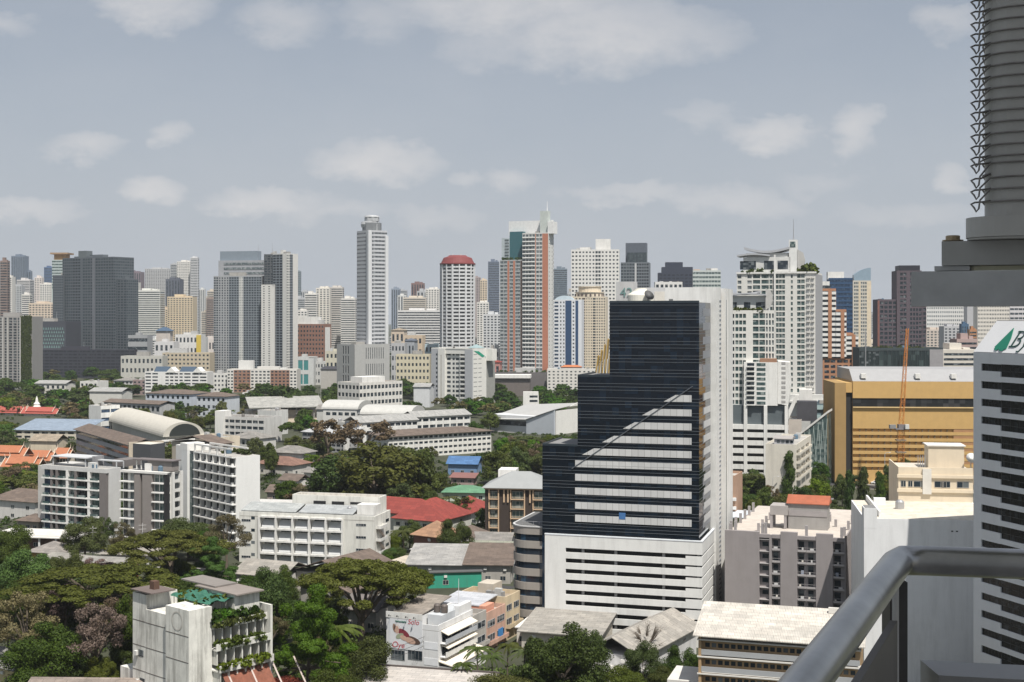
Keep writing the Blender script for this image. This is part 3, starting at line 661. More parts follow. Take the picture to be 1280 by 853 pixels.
def sign_tower():
    gw = mat((.72, .73, .75), .8, .03, .06)
    b = Bd('sign_tower', 'grey white office tower with stepped black windows and green lettering on its sloped top', 'office tower', 1424, None, None, -18, Y=212.5, h=68.1, a=26, b=41.6, lc=True, wall=gw, ins={'L': .35})
    q1, q2, q3 = b.ps('L', 1226.5), b.ps('L', 1250.5), b.len('L')
    fr = mat((.05, .05, .05), .5); bl = glass((.008, .009, .010), (.9, .9, .9), (.035, .04, .045), .3, .2, .22)
    zt0 = b.pz('L', 1226, 454.5); fh = 3.33; lz = b.h
    zp = b.h; w = b.w
    b.fb(w, 'L', 0, q1, 0, b.h, -.35, 0)
    k = 0; z1 = b.h; z2 = b.h
    while True:
        zt = zt0 - k * fh
        if zt < 3: break
        b.fb(w, 'L', q1, q2, zt, z1, -.35, 0); z1 = zt - 1.36
        b.fb(w, 'L', q2, q3, zt + .05, z2, -.35, 0); z2 = zt - 2.3
        b.win('L', q1, z1, q2 - q1, 1.36, -.31, bl, fr=6, frm=fr)
        b.win('L', q2, z2, q3 - q2, 2.35, -.31, bl, fr=14, frm=fr)
        MB().box(-b.a + .22, -b.a + .3, 0, b.b - q2, z2 + 1.0, z2 + 1.08).build('transom', fr, b.root)
        k += 1
    b.fb(w, 'L', q1, q2, 0, z1, -.35, 0); b.fb(w, 'L', q2, q3, 0, z2, -.35, 0)
    for i in range(k): 
        for j in range(2): b.win('F', 2 + j * 12, zt0 - 1.6 - i * fh, 10, 1.5, .0, bl)
    b.done(par=0)
    # sloped crown with the sign
    zs = b.h + .06; hh = 5.9; dx = 3.0; a, D = b.a, b.b
    P = [(-a, 0, zs), (0, 0, zs), (0, D, zs), (-a, D, zs)]; T = [(-a + dx, dx, zs + hh), (-dx, dx, zs + hh), (-dx, D - dx, zs + hh), (-a + dx, D - dx, zs + hh)]
    c = MB()
    for i in range(4): j = (i + 1) % 4; c.face(P[i], P[j], T[j], T[i])
    c.face(*T); crown = c.build('crown', mat((.74, .74, .75), .8, .02), b.root)
    MB().box(-a + dx, -dx, dx, D - dx, zs + hh + .002, zs + hh + .1).build('roof', ROOF, b.root)
    # emblem and letters lie on the sloped panel: s along the face, t up the slope
    nv = Vector((-hh, 0, dx)).normalized(); tv = Vector((dx, 0, hh)).normalized()
    def on(s_, t_, n=.03): 
        p = Vector((-a, D - s_, zs)) + tv * t_ + nv * n; return tuple(p)
    gm = mat((.02, .20, .13), .5, .05); dg = mat((.035, .085, .075), .5, .05)
    L0 = b.ps('L', 1241)
    sc = (b.ps('L', 1262) - L0) * .74
    tri = [(0, 1.1), (.25, .95), (.1, .55), (.9, .35), (1.3, .7), (1.8, .35), (2.6, .3), (3.0, .75), (3.4, .8), (3.5, 3.0), (3.1, 5.1)]
    tri = [(x * sc / 3.5, y) for x, y in tri]
    MB().extrude([on(x + L0, y) for x, y in tri], tuple(nv * .12)).build('emblem', gm, b.root)
    def stroke(mb, pts, wd):
        for i in range(len(pts) - 1):
            (xa, ya), (xb, yb) = pts[i], pts[i + 1]; dx_, dy_ = xb - xa, yb - ya; l = math.hypot(dx_, dy_) or 1; nx, ny = -dy_ / l * wd / 2, dx_ / l * wd / 2
            ex, ey = dx_ / l * wd * .3, dy_ / l * wd * .3
            mb.extrude([on(xa - ex + nx, ya - ey + ny, .04), on(xb + ex + nx, yb + ey + ny, .04), on(xb + ex - nx, yb + ey - ny, .04), on(xa - ex - nx, ya - ey - ny, .04)], tuple(nv * .1))
    def glyph(strokes, s0, sx, t0, sy, slant):
        mb = MB()
        for pts, wd in strokes: stroke(mb, [(s0 + x * sx + slant * y, t0 + y * sy) for x, y in pts], wd)
        mb.build('letter', dg, b.root)
    arc = lambda cx, cy, rx, ry, a0, a1, n=8: [(cx + rx * math.cos(R(a0 + (a1 - a0) * i / n)), cy + ry * math.sin(R(a0 + (a1 - a0) * i / n))) for i in range(n + 1)]
    s0 = L0 + sc * 1.13; u = sc / 3.5 * 1.15
    glyph([([(.25, 0), (.25, 1)], .34), ([(0, 0), (.6, 0)], .22), ([(0, 1), (.6, 1)], .22), (arc(.55, .76, .5, .24, 90, -90), .26), (arc(.55, .26, .6, .26, 90, -90), .28)], s0, 1.7 * u, 1.3, 3.1, .8 * u)
    s1 = s0 + 2.7 * u
    glyph([([(0, .62), (.35, .05)], .25), ([(.8, .62), (.35, .0), (.1, -.32), (-.2, -.3)], .22), ([(-.1, .62), (.2, .62)], .18), ([(.65, .62), (.95, .62)], .18)], s1, 1.6 * u, 1.3, 3.1, .8 * u)
sign_tower()

def billboard_house():
    b = Bd('billboard_house', 'white four storey house with a painted baby advertisement on its side wall', 'house', 548, 483, 591, 24, Y=None, h=11.9, top=776, wall=mat((.72, .72, .72), .8, .04, .2), ins={'F': .0})
    # front face = billboard wall; corner at the balcony side
    a, D = b.a, b.b; z = lambda px, py: b.pz('F', px, py)
    wm = b.wm
    # advertisement sheet
    q0, q1 = b.ps('F', 487), b.ps('F', 528); zl, zh = z(507, 812), z(507, 774)
    ad = MB().box(-a + q0, -a + q1, -.10, -.002, zl, zh).build('advertisement', mat((.70, .71, .73), .6, .02), b.root)
    def pic(name, cx, cz, rx, rz, rot, m, n=-.115, k=18):
        c, s_ = math.cos(R(rot)), math.sin(R(rot)); X = -a + b.ps('F', cx); Z = z(cx, cz)
        P = [(X + (rx * math.cos(2*math.pi*i/k)) * c - (rz * math.sin(2*math.pi*i/k)) * s_, n, Z + (rx * math.cos(2*math.pi*i/k)) * s_ + (rz * math.sin(2*math.pi*i/k)) * c) for i in range(k)]
        MB().extrude(P, (0, .012, 0)).build(name, m, ad)
    skin = mat((.55, .36, .28), .7, .08, scale=2); hair = mat((.10, .06, .045), .8); red = mat((.22, .035, .05), .8); wh = mat((.66, .62, .60), .8, .1, scale=2)
    pic('printed_picture', 497, 787, .85, 1.25, 12, wh); pic('printed_picture', 493.5, 785, .42, .95, 12, mat((.30, .20, .15), .8), -.125); pic('printed_picture', 496.5, 787, .5, .8, 10, skin, -.135)
    pic('printed_picture', 505, 792, 1.5, .75, -28, red, -.13); pic('printed_picture', 500, 795, 1.0, .5, 25, mat((.33, .36, .25), .8), -.14)
    pic('printed_picture', 516, 800.5, 1.9, .75, -14, hair, -.128); pic('printed_picture', 513, 801, 1.3, .62, -14, skin, -.14); pic('printed_picture', 505, 797.5, .9, .5, -20, skin, -.142)
    for body, px, py, size, m in (('Oye', 490, 808.5, 1.75, mat((.5, .06, .08), .7)), ('Solo', 510, 780, 1.5, mat((.5, .06, .08), .7))):
        lettering(body, size, m, ad, (-a + b.ps('F', px), -.125, z(px, py)), (R(90), 0, 0), .2, .01)
    sq = MB(); X0, X1 = -a + b.ps('F', 494.5), -a + b.ps('F', 508); Z0 = z(500, 777)
    sq.path([(X0 + (X1 - X0) * i / 40, -.12, Z0 + .22 * math.sin(i * 1.9) * (1 if i % 7 else .2)) for i in range(41)], .055, 5).build('lettering', mat((.05, .16, .12), .7), ad)
    lamp = mat((.06, .06, .06))
    for px in (489, 499, 510, 520):
        q = b.ps('F', px); mb = MB(); mb.tube((-a + q, -.05, b.h), (-a + q, -1.0, b.h + .35), .04, n=5).tube((-a + q, -1.0, b.h + .45), (-a + q, -1.05, b.h + .1), .10, .18, n=8); mb.build('sign_lamp', lamp, b.root)
    # windows under the picture
    for p0, p1 in ((489, 506), (510, 528)):
        qa, qb = b.ps('F', p0), b.ps('F', p1); zz = z(p0, 824); b.win('F', qa, zz, qb - qa, 2.05, 0.0, G_DK, fr=4, frm=mat((.25, .26, .27)))
    for py in (802, 822):
        qa = b.ps('F', 530); MB().box(-a + qa, -.15, -.05, .0, z(530, py + 9), z(530, py)).build('wall_panel', mat((.75, .76, .78), .7), b.root)
    MB().box(-a - .05, -a + b.ps('F', 528), -.13, .0, zh + .02, b.h + .9).build('sign_frame', white(), b.root)
    # balconies on the street side
    cr = mat((.72, .66, .56), .8, .06)
    for k, zz in enumerate((b.h - 4.9, b.h - 7.7)):
        MB().box(.01, 1.4, .8, D - .6, zz - .15, zz).build('balcony_slab', wm, b.root)
        MB().box(1.3, 1.42, .8, D - .6, zz + .001, zz + (1.0 if k else .9)).build('balcony', white() if k else mat((.45, .47, .5)), b.root)
        MB().extrude([(.0, 1.2, zz + 2.5), (1.7, 1.2, zz + 1.8), (1.7, 1.2, zz + 1.65), (.0, 1.2, zz + 2.35)], (0, D - 2.2, 0)).build('awning', cr, b.root)
        for i in range(3): b.win('R', 1.6 + i * (D - 3) / 3, zz + .2, (D - 3) / 3 - .5, 1.6, .0, G_DK, fr=3, frm=mat((.2, .2, .2)))
    MB().extrude([(.0, .0, b.h - 8.4), (3.6, .0, b.h - 9.2), (3.6, .0, b.h - 9.4), (.0, .0, b.h - 8.6)], (0, D + .5, 0)).build('canopy', cr, b.root)
    MB().box(.01, 3.5, .1, D, 0, b.h - 9.5).build('shop_front', mat((.42, .42, .42), .7), b.root)
    MB().box(3.5, 3.6, .1, D, 0, 1.2).build('street_wall', white(), b.root)
    for i in range(2): MB().box(.002, .25, D * .93 - i * .9, D * .93 + .3 - i * .9, b.h - 8.2, b.h - 7.4).build('air_conditioner', white(), b.root)
    # terrace at the corner and grey lean-to roof
    roof_shed(b.root, -a + .2, -5.0, .3, D * .98, b.h + .2, b.h + 1.6, mat((.27, .24, .21), .9, .25, .2, kind='sheet'))
    b.part('roof_slab', ROOF, -4.9, 0, 0, D, b.h - 2.3, b.h - 2.2)
    p = MB().box(-4.9, 0, 0, .2, b.h - 2.2, b.h - 1.1).box(-.2, 0, .21, D, b.h - 2.2, b.h - 1.0); p.build('parapet', wm, b.root)
    b.part('terrace_room', mat((.5, .52, .54)), -4.6, -1.2, 4, D - 1, b.h - 2.2, b.h + .1)
    b.part('stair_room', wm, -1.5, -.25, D * .62, D - .2, b.h - 2.199, b.h + .9)
    tk = MB()
    for i in range(2): tk.lathe([(.7, b.h + .15), (.75, b.h + .5), (.75, b.h + 1.6), (.5, b.h + 1.9)], (-3.6 + i * 1.7, 6.5), 14)
    tk.build('water_tank', mat((.12, .10, .09), .5), b.root)
    MB().tube((-1.0, D * .7, b.h + .9), (-1.0, D * .7, b.h + 6.5), .08, .04).build('antenna_mast', mat((.7, .7, .7)), b.root)
    hh = b.h; b.w.box(-a, -5.0, .0, D, 0, hh).box(-4.999, -.001, .001, D, 0, hh - 2.3); b.done(roof=False, core=False)
    return b
BB = billboard_house()
def shophouse(label, q0, q1, top, rgb, rm, extra=None, a=None):
    """next house of the row: its street face runs from q0 to q1 along the billboard house's street line"""
    p = BB.wpos(0, q0); b = Bd('shophouse', label, 'shophouse', 640 + FP * p.x / p.y, None, None, 24, Y=p.y, top=top, a=a or BB.a, b=q1 - q0 - .02, wall=mat(rgb, .85, .08, .3))
    D = b.b; fh = 3.2; n = int(b.h // fh)
    for i in range(n):
        z = b.h - (i + 1) * fh
        nb = max(1, int(D / 4))
        for j in range(nb):
            b.win('R', j * D / nb + .5, z + .7, D / nb - 1.2, 1.5, 0, G_DK, fr=3, frm=mat((.55, .55, .55)))
            if i: b.balc('R', j * D / nb + .2, D / nb - .4, z + .1, 1.0, .9, mat(rgb, .85, .08, .3), 'solid')
        for j in range(max(1, int(b.a / 5))): b.win('F', 1 + j * 5, z + .8, 2, 1.3, 0, G_DK, fr=2, frm=mat((.55, .55, .55)))
    b.done(par=1.0, rm=rm)
    if extra: extra(b)
    return b
def ex_salmon(b):
    roof_shed(b.root, -b.a, -2, .4, b.b, b.h + 2.4, b.h + 3.0, mat((.62, .64, .68), .4, .03, metal=.2, kind='sheet'))
    b.part('roof_room', mat((.62, .30, .21), .85, .05), -5, -.5, .5, b.b * .5, b.h, b.h + 2.3)
    for i in range(2): b.part('blue_shutter', mat((.05, .22, .5), .6), .02, .12, b.b * .6, b.b * .85, b.h - 6 - i * 3.4, b.h - 4 - i * 3.4)
QS = [BB.ps('R', q) for q in (591, 608, 632, 650)]
shophouse('salmon pink shophouse with a shiny metal roof and blue shutters', QS[1], QS[2], 772, (.56, .36, .28), ROOF, ex_salmon)
def ex_cream(b):
    b.part('roof_room', mat((.5, .45, .38)), -9, -5, 4, 9, b.h + .06, b.h + 2.8)
    for i in range(3): b.part('water_tank', mat((.45, .46, .47), .4, metal=.5), -6 + i * 1.6, -4.8 + i * 1.6, 2, 3.2, b.h + .06, b.h + 1.6)
shophouse('weathered cream shophouse with roof tanks beside the banded office block', QS[2] + .01, QS[3], 752, (.58, .48, .33), mat((.36, .30, .24), .9, .25, .3), ex_cream)
shophouse('narrow grey shophouse with cluttered balconies next to the billboard house', BB.b + .02, QS[1] - .01, 776, (.42, .40, .37), mat((.33, .30, .27), .9, .25, .3))
# ================================================================ towers in the middle distance
def blk(b, name, pl, pr, top, y0, y1, m, z0=None, face='F', **k):
    """block on a roof: picture columns pl..pr and top row measured on a plane y0 behind the front face"""
    x0, x1 = -b.a + b.ps('F', pl, -y0), -b.a + b.ps('F', pr, -y0)
    zt = H - (top - HY) / FP * b.wpos(x0, y0).y
    return b.part(name, m, x0, x1, y0, y1, b.h if z0 is None else z0, zt, **k)
def crowns(b, xs, ys, z, r, n, m=None):
    """roof garden: low leafy clumps, one object"""
    mb = MB()
    for _ in range(n):
        c = Vector((random.uniform(*xs), random.uniform(*ys), z + random.uniform(0, r * .8)))
        for k in range(26):
            d = Vector((random.gauss(0, 1), random.gauss(0, 1), random.gauss(0, .8))).normalized() * r * random.uniform(.3, .8)
            t = Vector((random.gauss(0, 1), random.gauss(0, 1), random.gauss(0, 1))).normalized(); u = t.orthogonal().normalized() * r * .26; w = t.cross(u)
            p = c + d; mb.face(p - u - w, p + u - w, p + u + w, p - u + w)
    return mb.build('foliage', m or LEAF['dark'], b.root)
def leafmat(name, a, bcol, hue=.04):
    m = bpy.data.materials.new(name); m.use_nodes = True; nt = m.node_tree; N = nt.nodes.new; Lk = nt.links.new
    p = nt.nodes['Principled BSDF']; p.inputs['Roughness'].default_value = .65; p.inputs['Specular IOR Level'].default_value = .25
    ge = N('ShaderNodeNewGeometry'); oi = N('ShaderNodeObjectInfo')
    mx = N('ShaderNodeMix'); mx.data_type = 'RGBA'; Lk(ge.outputs['Random Per Island'], mx.inputs[0]); mx.inputs[6].default_value = (*a, 1); mx.inputs[7].default_value = (*bcol, 1)
    hs = N('ShaderNodeHueSaturation')
    for i, (lo, hi) in (('Hue', (.5 - hue, .5 + hue * .6)), ('Value', (.75, 1.25)), ('Saturation', (.95, 1.22))):
        r = N('ShaderNodeMapRange'); r.inputs[3].default_value = lo; r.inputs[4].default_value = hi
        w = N('ShaderNodeTexWhiteNoise'); w.noise_dimensions = '1D'; ad = N('ShaderNodeMath'); ad.inputs[1].default_value = len(i); Lk(oi.outputs['Random'], ad.inputs[0]); Lk(ad.outputs[0], w.inputs['W']); Lk(w.outputs['Value'], r.inputs[0]); Lk(r.outputs[0], hs.inputs[i])
    Lk(mx.outputs[2], hs.inputs['Color']); Lk(hs.outputs[0], p.inputs['Base Color'])
    tr = N('ShaderNodeBsdfTranslucent'); ms = N('ShaderNodeMixShader'); ms.inputs[0].default_value = .22; Lk(hs.outputs[0], tr.inputs[0]); Lk(p.outputs[0], ms.inputs[1]); Lk(tr.outputs[0], ms.inputs[2])
    Lk(ms.outputs[0], nt.nodes['Material Output'].inputs[0]); return m
LEAF = {'dark': leafmat('dark_leaf', (.029, .051, .010), (.072, .106, .022)), 'olive': leafmat('olive_leaf', (.043, .060, .013), (.096, .120, .034)), 'bright': leafmat('bright_leaf', (.050, .095, .014), (.105, .165, .032)),
        'brown': leafmat('dry_leaf', (.105, .088, .042), (.18, .15, .08)), 'pink': leafmat('blossom', (.10, .075, .06), (.175, .13, .115)), 'red': leafmat('red_leaf', (.16, .035, .03), (.24, .07, .05))}
BARK = mat((.13, .105, .08), .95, .25, scale=2)

def tower_spec(name, label, pc, pl, pr, th, Y, top, rgb, F=None, Rr=None, L=None, cat='tower', par=1.0, dirt=.1, b_=None, lc=False, group=None, z0=0, done=True, a_=None):
    """F / Rr / L = list of (s0, s1 as fractions of the face, floors, bays, window width, window height, sill, glass, run, wall)"""
    ins = {k: .32 for k, v in (('F', F), ('R', Rr), ('L', L)) if v}
    b = Bd(name, label, cat, pc, pl, pr, th, Y=Y, top=top, b=b_, a=a_, lc=lc, group=group, wall=mat(rgb, .82, .05, dirt), ins=ins)
    for f, sp in (('F', F), ('R', Rr), ('L', L)):
        for t in sp or ():
            s0, s1, nf, nb, ww, wh, sill, g, run, wm = t
            n = b.len(f); W_ = b.w if wm is None else b.mb('facade_panel', wm)
            if nb == 0: b.fb(W_, f, s0 * n, s1 * n, z0, b.h, -.32, 0 if wm is None else .02)
            else: b.grid(f, s0 * n, s1 * n, z0, b.h, nf, nb, ww, wh, sill, g, .32, W_, run)
    if done: b.done(par=par)
    return b
SP = lambda s0, s1, nf, nb, ww=.7, wh=.5, sill=.3, g=None, run=True, wm=None: (s0, s1, nf, nb, ww, wh, sill, g or G_DK, run, wm)
ALL = lambda nf, nb, ww=.7, wh=.5, sill=.3, g=None, run=True: [SP(0, 1, nf, nb, ww, wh, sill, g, run)]

# --- big dark slab tower on the far side of the park
dk = (.10, .118, .135); G_SL = glass((.035, .048, .058), (2, 2, 2), (.085, .105, .11), .35); G_SD = glass((.022, .028, .036), (2, 2, 2), (.05, .06, .07), .35)
b = tower_spec('dark_condominium', 'wide dark slate glass condominium slab with stepped shoulders and a roof hut', 142, 78, 160, 30, 1650, 322, dk,
    [SP(0, .2, 40, 5, .75, .6, .25, G_SL), SP(.2, .36, 40, 3, .8, .6, .25, G_SD), SP(.36, .4, 1, 0), SP(.4, 1, 40, 12, .75, .6, .25, G_SL)], [SP(0, 1, 40, 9, .75, .6, .25, G_SL)], dirt=0, b_=34)
MB().box(-b.a * .40, -b.a * .36, -1.0, -.01, 0, b.h).build('fin', mat((.16, .17, .19)), b.root)
blk(b, 'roof_hut', 98, 108, 314, 6, 16, mat((.12, .14, .15)))
tower_spec('dark_condominium_wing', 'dark slate lower wing stepping down beside the wide dark condominium slab', 158, 143, 161, 30, 1645, 350, dk, ALL(36, 4, .75, .6, .25, G_SL), ALL(36, 6, .75, .6, .25, G_SL), b_=20)
tower_spec('dark_stepped_wing', 'dark rear wing showing beside the wide dark condominium slab', 79, 66, None, 12, 1690, 345, dk, ALL(38, 5, .6, .5, .25, G_SD), b_=20)
b = tower_spec('patterned_garage', 'dark podium garage with green glass triangles beside the dark condominium', 82, 40, None, 8, 1600, 403, (.06, .065, .08), None, b_=40, dirt=0)
gm = mat((.16, .26, .25), .4)
tri = MB()
for r_ in range(6):
    for k in range(13):
        x = -b.a + 2 + k * (b.a - 4) / 13 + (r_ % 2) * 1.4; z = b.h - 9 - r_ * 4.4
        tri.extrude([(x, -.12, z), (x + 2.2, -.12, z), (x + 1.1, -.12, z + 3.4)], (0, .1, 0))
tri.build('glass_pattern', gm, b.root)
tower_spec('garage_base', 'long dark base building under the dark condominium behind the trees', 168, 38, None, 5, 1585, 438, (.04, .04, .055), [SP(0, 1, 9, 22, .9, .5, .3, G_SD)], cat='building', par=.5, b_=10)
# --- tower with green wall at the picture's edge
b = tower_spec('green_wall_tower', 'grey framed building with a tall vertical garden strip down its corner', 40, -14, None, 4, 1345, 397, (.30, .29, .28), [SP(0, .35, 26, 3, .6, .6, .2), SP(.35, .76, 26, 4, .72, .7, .15)], b_=26)
x0 = -b.a + b.ps('F', 26); gw = MB()
for _ in range(1500):
    x, z = random.uniform(x0, -.2), random.uniform(3, b.h + 1); d = random.uniform(.3, .8); gw.face((x - d, -.5 - random.random() * .5, z), (x + d, -.5 - random.random() * .6, z - .3), (x + d, -.4 - random.random(), z + 1.4), (x - d, -.4 - random.random(), z + 1.2))
gw.build('ivy', LEAF['olive'], b.root)
for px in (3, 9, 25):
    x = -b.a + b.ps('F', px); MB().box(x, x + 1.2, -1.2, -.01, 0, b.h).build('column', mat((.45, .44, .42)), b.root)
# --- slate and white tower pair
wt = (.62, .61, .58); sl = mat((.13, .145, .16), .6, .05)
sl2 = mat((.20, .225, .25), .6, .05)
b = tower_spec('striped_condominium', 'tall condominium with alternating white and slate vertical bands', 327, 267, None, 14, 1500, 346, (.34, .35, .36),
    [SP(0, .10, 42, 2, .8, .66, .2, G_SL), SP(.10, .32, 42, 4, .5, .6, .2, G_DK), SP(.32, .53, 42, 4, .75, .6, .2, G_SL, True, sl2), SP(.53, .62, 42, 2, .4, .5, .3, G_PL, True, mat((.55, .55, .53))), SP(.62, 1, 42, 7, .75, .62, .2, G_SL, True, sl2)], b_=30, dirt=0)
blk(b, 'rear_block', 273, 331, 326, 14, 29, mat((.33, .34, .36)))
for i in range(3):
    q = H - (343 - 6 * i - HY) / FP * b.wpos(-20, 13.6).y; MB().box(-b.a + 6, -2, 13.6, 13.99, q, q + 2.4).build('window_band', G_PL, b.root)
blk(b, 'glass_crown', 275, 322, 314.5, 18, 28, mat((.22, .26, .30), .3, .05), z0=b.h + 10)
MB().tube((-14, 22, b.h + 20), (-14, 22, b.h + 38), .35, .12).build('antenna', STEEL, b.root)
b = tower_spec('striped_condominium_core', 'white windowed shaft with a dark glass head at the middle of the striped condominium', 343, 326.5, None, 14, 1485, 357, wt, [SP(0, .8, 42, 2, .3, .4, .3, G_DK)], b_=30)
tower_spec('dark_glass_penthouse', 'dark glass box above the white shaft of the striped condominium', 342, 330, None, 14, 1492, 319, (.10, .11, .12), ALL(50, 3, .8, .6, .2, G_DK), b_=20)
b = tower_spec('striped_condominium_wing', 'stepped east wing of the striped condominium with white piers and slate balconies', 358, 341, 372.5, 32, 1478, 318, wt, [SP(0, .72, 48, 3, .85, .7, .15, G_SD, True, sl2), SP(.72, 1, 1, 0)], [SP(0, .3, 48, 2, .6, .6, .2, G_SL), SP(.3, .55, 48, 2, .8, .7, .2, G_SD, True, sl2), SP(.55, 1, 1, 0)])
b = tower_spec('brick_trim_apartments', 'low white apartment building with brown brick panels in front of the striped condominium', 371, 284, None, 3, 1290, 463, (.66, .64, .60), None, b_=18, done=False)
b.ins['F'] = .32
bk = mat((.30, .175, .125), .9, .1)
for (p0, p1, m_) in ((284, 292, None), (292, 313, bk), (313, 338, None), (338, 362, bk), (362, 371, None)):
    q0, q1 = b.ps('F', p0), b.ps('F', p1); b.grid('F', q0, q1, 0, b.h, 7, max(2, int((q1 - q0) / 3.4)), .6, .5, .25, G_DK, .32, b.w if m_ is None else b.mb('brick_panel', m_, p0), False)
b.done(); blk(b, 'lift_house', 298, 316, 451, 3, 10, white()); blk(b, 'lift_house', 350, 358, 460, 3, 9, white())

# --- silver office tower
b = tower_spec('silver_office_tower', 'tall silver grey office tower with a round canopy crown', 461, 446, 484, 54, 1290, 289, (.50, .51, .53),
    [SP(0, .76, 41, 8, .8, .42, .3, glass((.06, .07, .08), bright=(.2, .21, .22)), True), SP(.76, 1, 1, 0)], [SP(0, .3, 41, 2, .55, .6, .2, G_DK, True), SP(.3, 1, 41, 9, .86, .48, .3, G_DK, True)], dirt=0)
a, D, hh = b.a, b.b, b.h
zs = H - (297 - HY) / FP * 1290
for nm, bx in (('shoulder', (-a - 3, -a + 4, 5, D - 5)), ('shoulder', (-a + 5, -5, D - 4, D + 3))):
    MB().box(bx[0], bx[1], bx[2], bx[3], 0, zs).build(nm, mat((.47, .48, .50), .7, .05), b.root)
st = MB(); 
for i in range(40): st.box(-a - 3.06, -a - 3.0, 6, D - 6, 3 + i * 3.6, 4.6 + i * 3.6)
st.build('window_band', glass((.06, .07, .08), bright=(.2, .21, .22)), b.root)
pc = MB().box(-2.5, .9, -.9, 2.5, 0, hh + .5); pc.build('corner_pier', mat((.60, .61, .62), .7, .04), b.root)
MB().box(-2.5, .9, D - 2.5, D + .9, 0, hh - 4).build('corner_pier', mat((.60, .61, .62), .7, .04), b.root)
cx, cyy = -a / 2, D / 2; k = a / 2
MB().prism([(cx + k*.8*math.cos(R(22.5 + 45*i)), cyy + k*.8*math.sin(R(22.5 + 45*i))) for i in range(8)], hh, hh + 9).build('crown_base', mat((.20, .21, .22), .5), b.root)
c = MB(); c.smooth = False
c.lathe([(k*.6, hh + 4), (k*.74, hh + 4.6), (k*.80, hh + 7.5), (k*.74, hh + 10), (k*.5, hh + 10.5)], (cx - k*.18, cyy - .05 * k), 32); c.build('round_canopy', mat((.45, .46, .47), .45, .04), b.root)
MB().prism([(cx + k*.62*math.cos(R(22.5 + 45*i)), cyy + k*.62*math.sin(R(22.5 + 45*i))) for i in range(8)], hh + 10.4, hh + 14).build('crown_drum', mat((.42, .43, .44), .5), b.root)
c = MB(); c.lathe([(k*.55, hh + 14), (k*.62, hh + 14.6), (k*.58, hh + 16), (k*.3, hh + 16.6)], (cx, cyy), 24); c.build('crown_cap', mat((.5, .51, .52), .45), b.root)
for i in range(5): MB().box(-4 - i * 3.6, -2.6 - i * 3.6, D * .5, D * .53, hh, hh + 7.5).build('crown_post', mat((.5, .51, .52)), b.root)
b = tower_spec('grey_podium', 'square grey podium block with slit windows at the foot of the silver tower', 443, 421, 487, 50, 1262, 432, (.40, .40, .39), [SP(0, .3, 1, 0), SP(.3, .72, 5, 3, .5, .8, .1, G_DK, False), SP(.72, 1, 1, 0)], [SP(0, .3, 1, 0), SP(.3, .85, 3, 9, .3, .7, .15, G_DK, False), SP(.85, 1, 1, 0)])

# --- round tower with red crown
def round_tower():
    Y = 1380; x = (572 - 640) / FP * Y; r = 21.5 / FP * Y; top = H - (331 - HY) / FP * Y
    t = empty('round_condominium', (x, Y, 0), R(8), 'round white condominium tower capped with a dark red roof', 'tower')
    n = 16; P = lambda rr, o=0: [(rr * math.cos(2*math.pi*(i + o)/n), rr * math.sin(2*math.pi*(i + o)/n)) for i in range(n)]
    MB().prism(P(r - 1.1), 0, top).build('window_wall', glass((.03, .035, .04), (3, 3, 2), (.25, .26, .26), .35), t)
    nf = 34; fh = top / nf; wm = mat((.62, .63, .64), .8, .05, .05)
    for i in range(nf):
        MB().prism(P(r), i * fh, i * fh + fh * .48).build('balcony_ring', wm, t)
    for i in range(n):
        a = 2 * math.pi * i / n; c = Vector((math.cos(a), math.sin(a), 0)); d = Vector((-c.y, c.x, 0))
        q = c * (r - .9); w = .9 if i % 2 else .5; e = c * (r + .5)
        MB().prism([tuple((q - d*w)[:2]), tuple((e - d*w)[:2]), tuple((e + d*w)[:2]), tuple((q + d*w)[:2])], 0, top).build('fin', wm, t)
    c = MB(); c.lathe([(r + .8, top + .01), (r + .8, top + 1.2), (r * .97, top + 1.6), (r * .82, top + 7.0), (r * .55, top + 8.6), (r * .5, top + 9.6), (0.2, top + 9.8)], n=32); c.build('red_roof', mat((.20, .05, .05), .7, .1), t)
    for i in range(6): MB().tube((r * .5 * math.cos(i), r * .5 * math.sin(i), top + 8.5), (r * .5 * math.cos(i), r * .5 * math.sin(i), top + 11.2), .3, n=5).build('roof_post', wm, t)
round_tower()

# --- orange and green glass tower with spire
bk = mat((.47, .20, .13), .85, .06)
b = tower_spec('brick_glass_tower', 'green glass tower with orange brick strips, white side fin and a spire', 685, 653, 692, 24, 1290, 292, (.62, .62, .60),
    [SP(0, .5, 39, 4, .85, .62, .28, G_PL), SP(.5, .53, 1, 0, wm=bk), SP(.53, .78, 39, 2, .85, .62, .28, G_PL), SP(.78, 1, 39, 1, 0, 0, 0, None, True, bk)][:3] + [SP(.78, 1, 1, 0, wm=bk)],
    [SP(0, 1, 39, 2, .22, .3, .4, G_DK, True)], dirt=0)
a, D, hh = b.a, b.b, b.h
for i in range(0, 39): MB().box(-a * .995, -a * .52, -.9, -.01, i * hh / 39, i * hh / 39 + .5).build('balcony_slab', mat((.66, .66, .64)), b.root)
blk(b, 'tower_fin', 675, 684.5, 264, 5, 12, mat((.52, .56, .53), .6)); 
blk(b, 'frame_wall', 636, 691, 277, 14, 16, mat((.72, .72, .71))); blk(b, 'side_fin', 684.6, 691, 277, 2, 13.9, mat((.72, .72, .71)))
x0 = -a + b.ps('F', 683, -6); zt = H - (264 - HY) / FP * b.wpos(x0, 8).y; MB().tube((x0, 8, zt), (x0, 8, zt + 9.5), .5, .2).build('spire', mat((.75, .75, .75)), b.root)
MB().box(-3, .0, D - 2, D + .3, 0, b.h + 11).build('side_fin', mat((.70, .70, .69)), b.root)
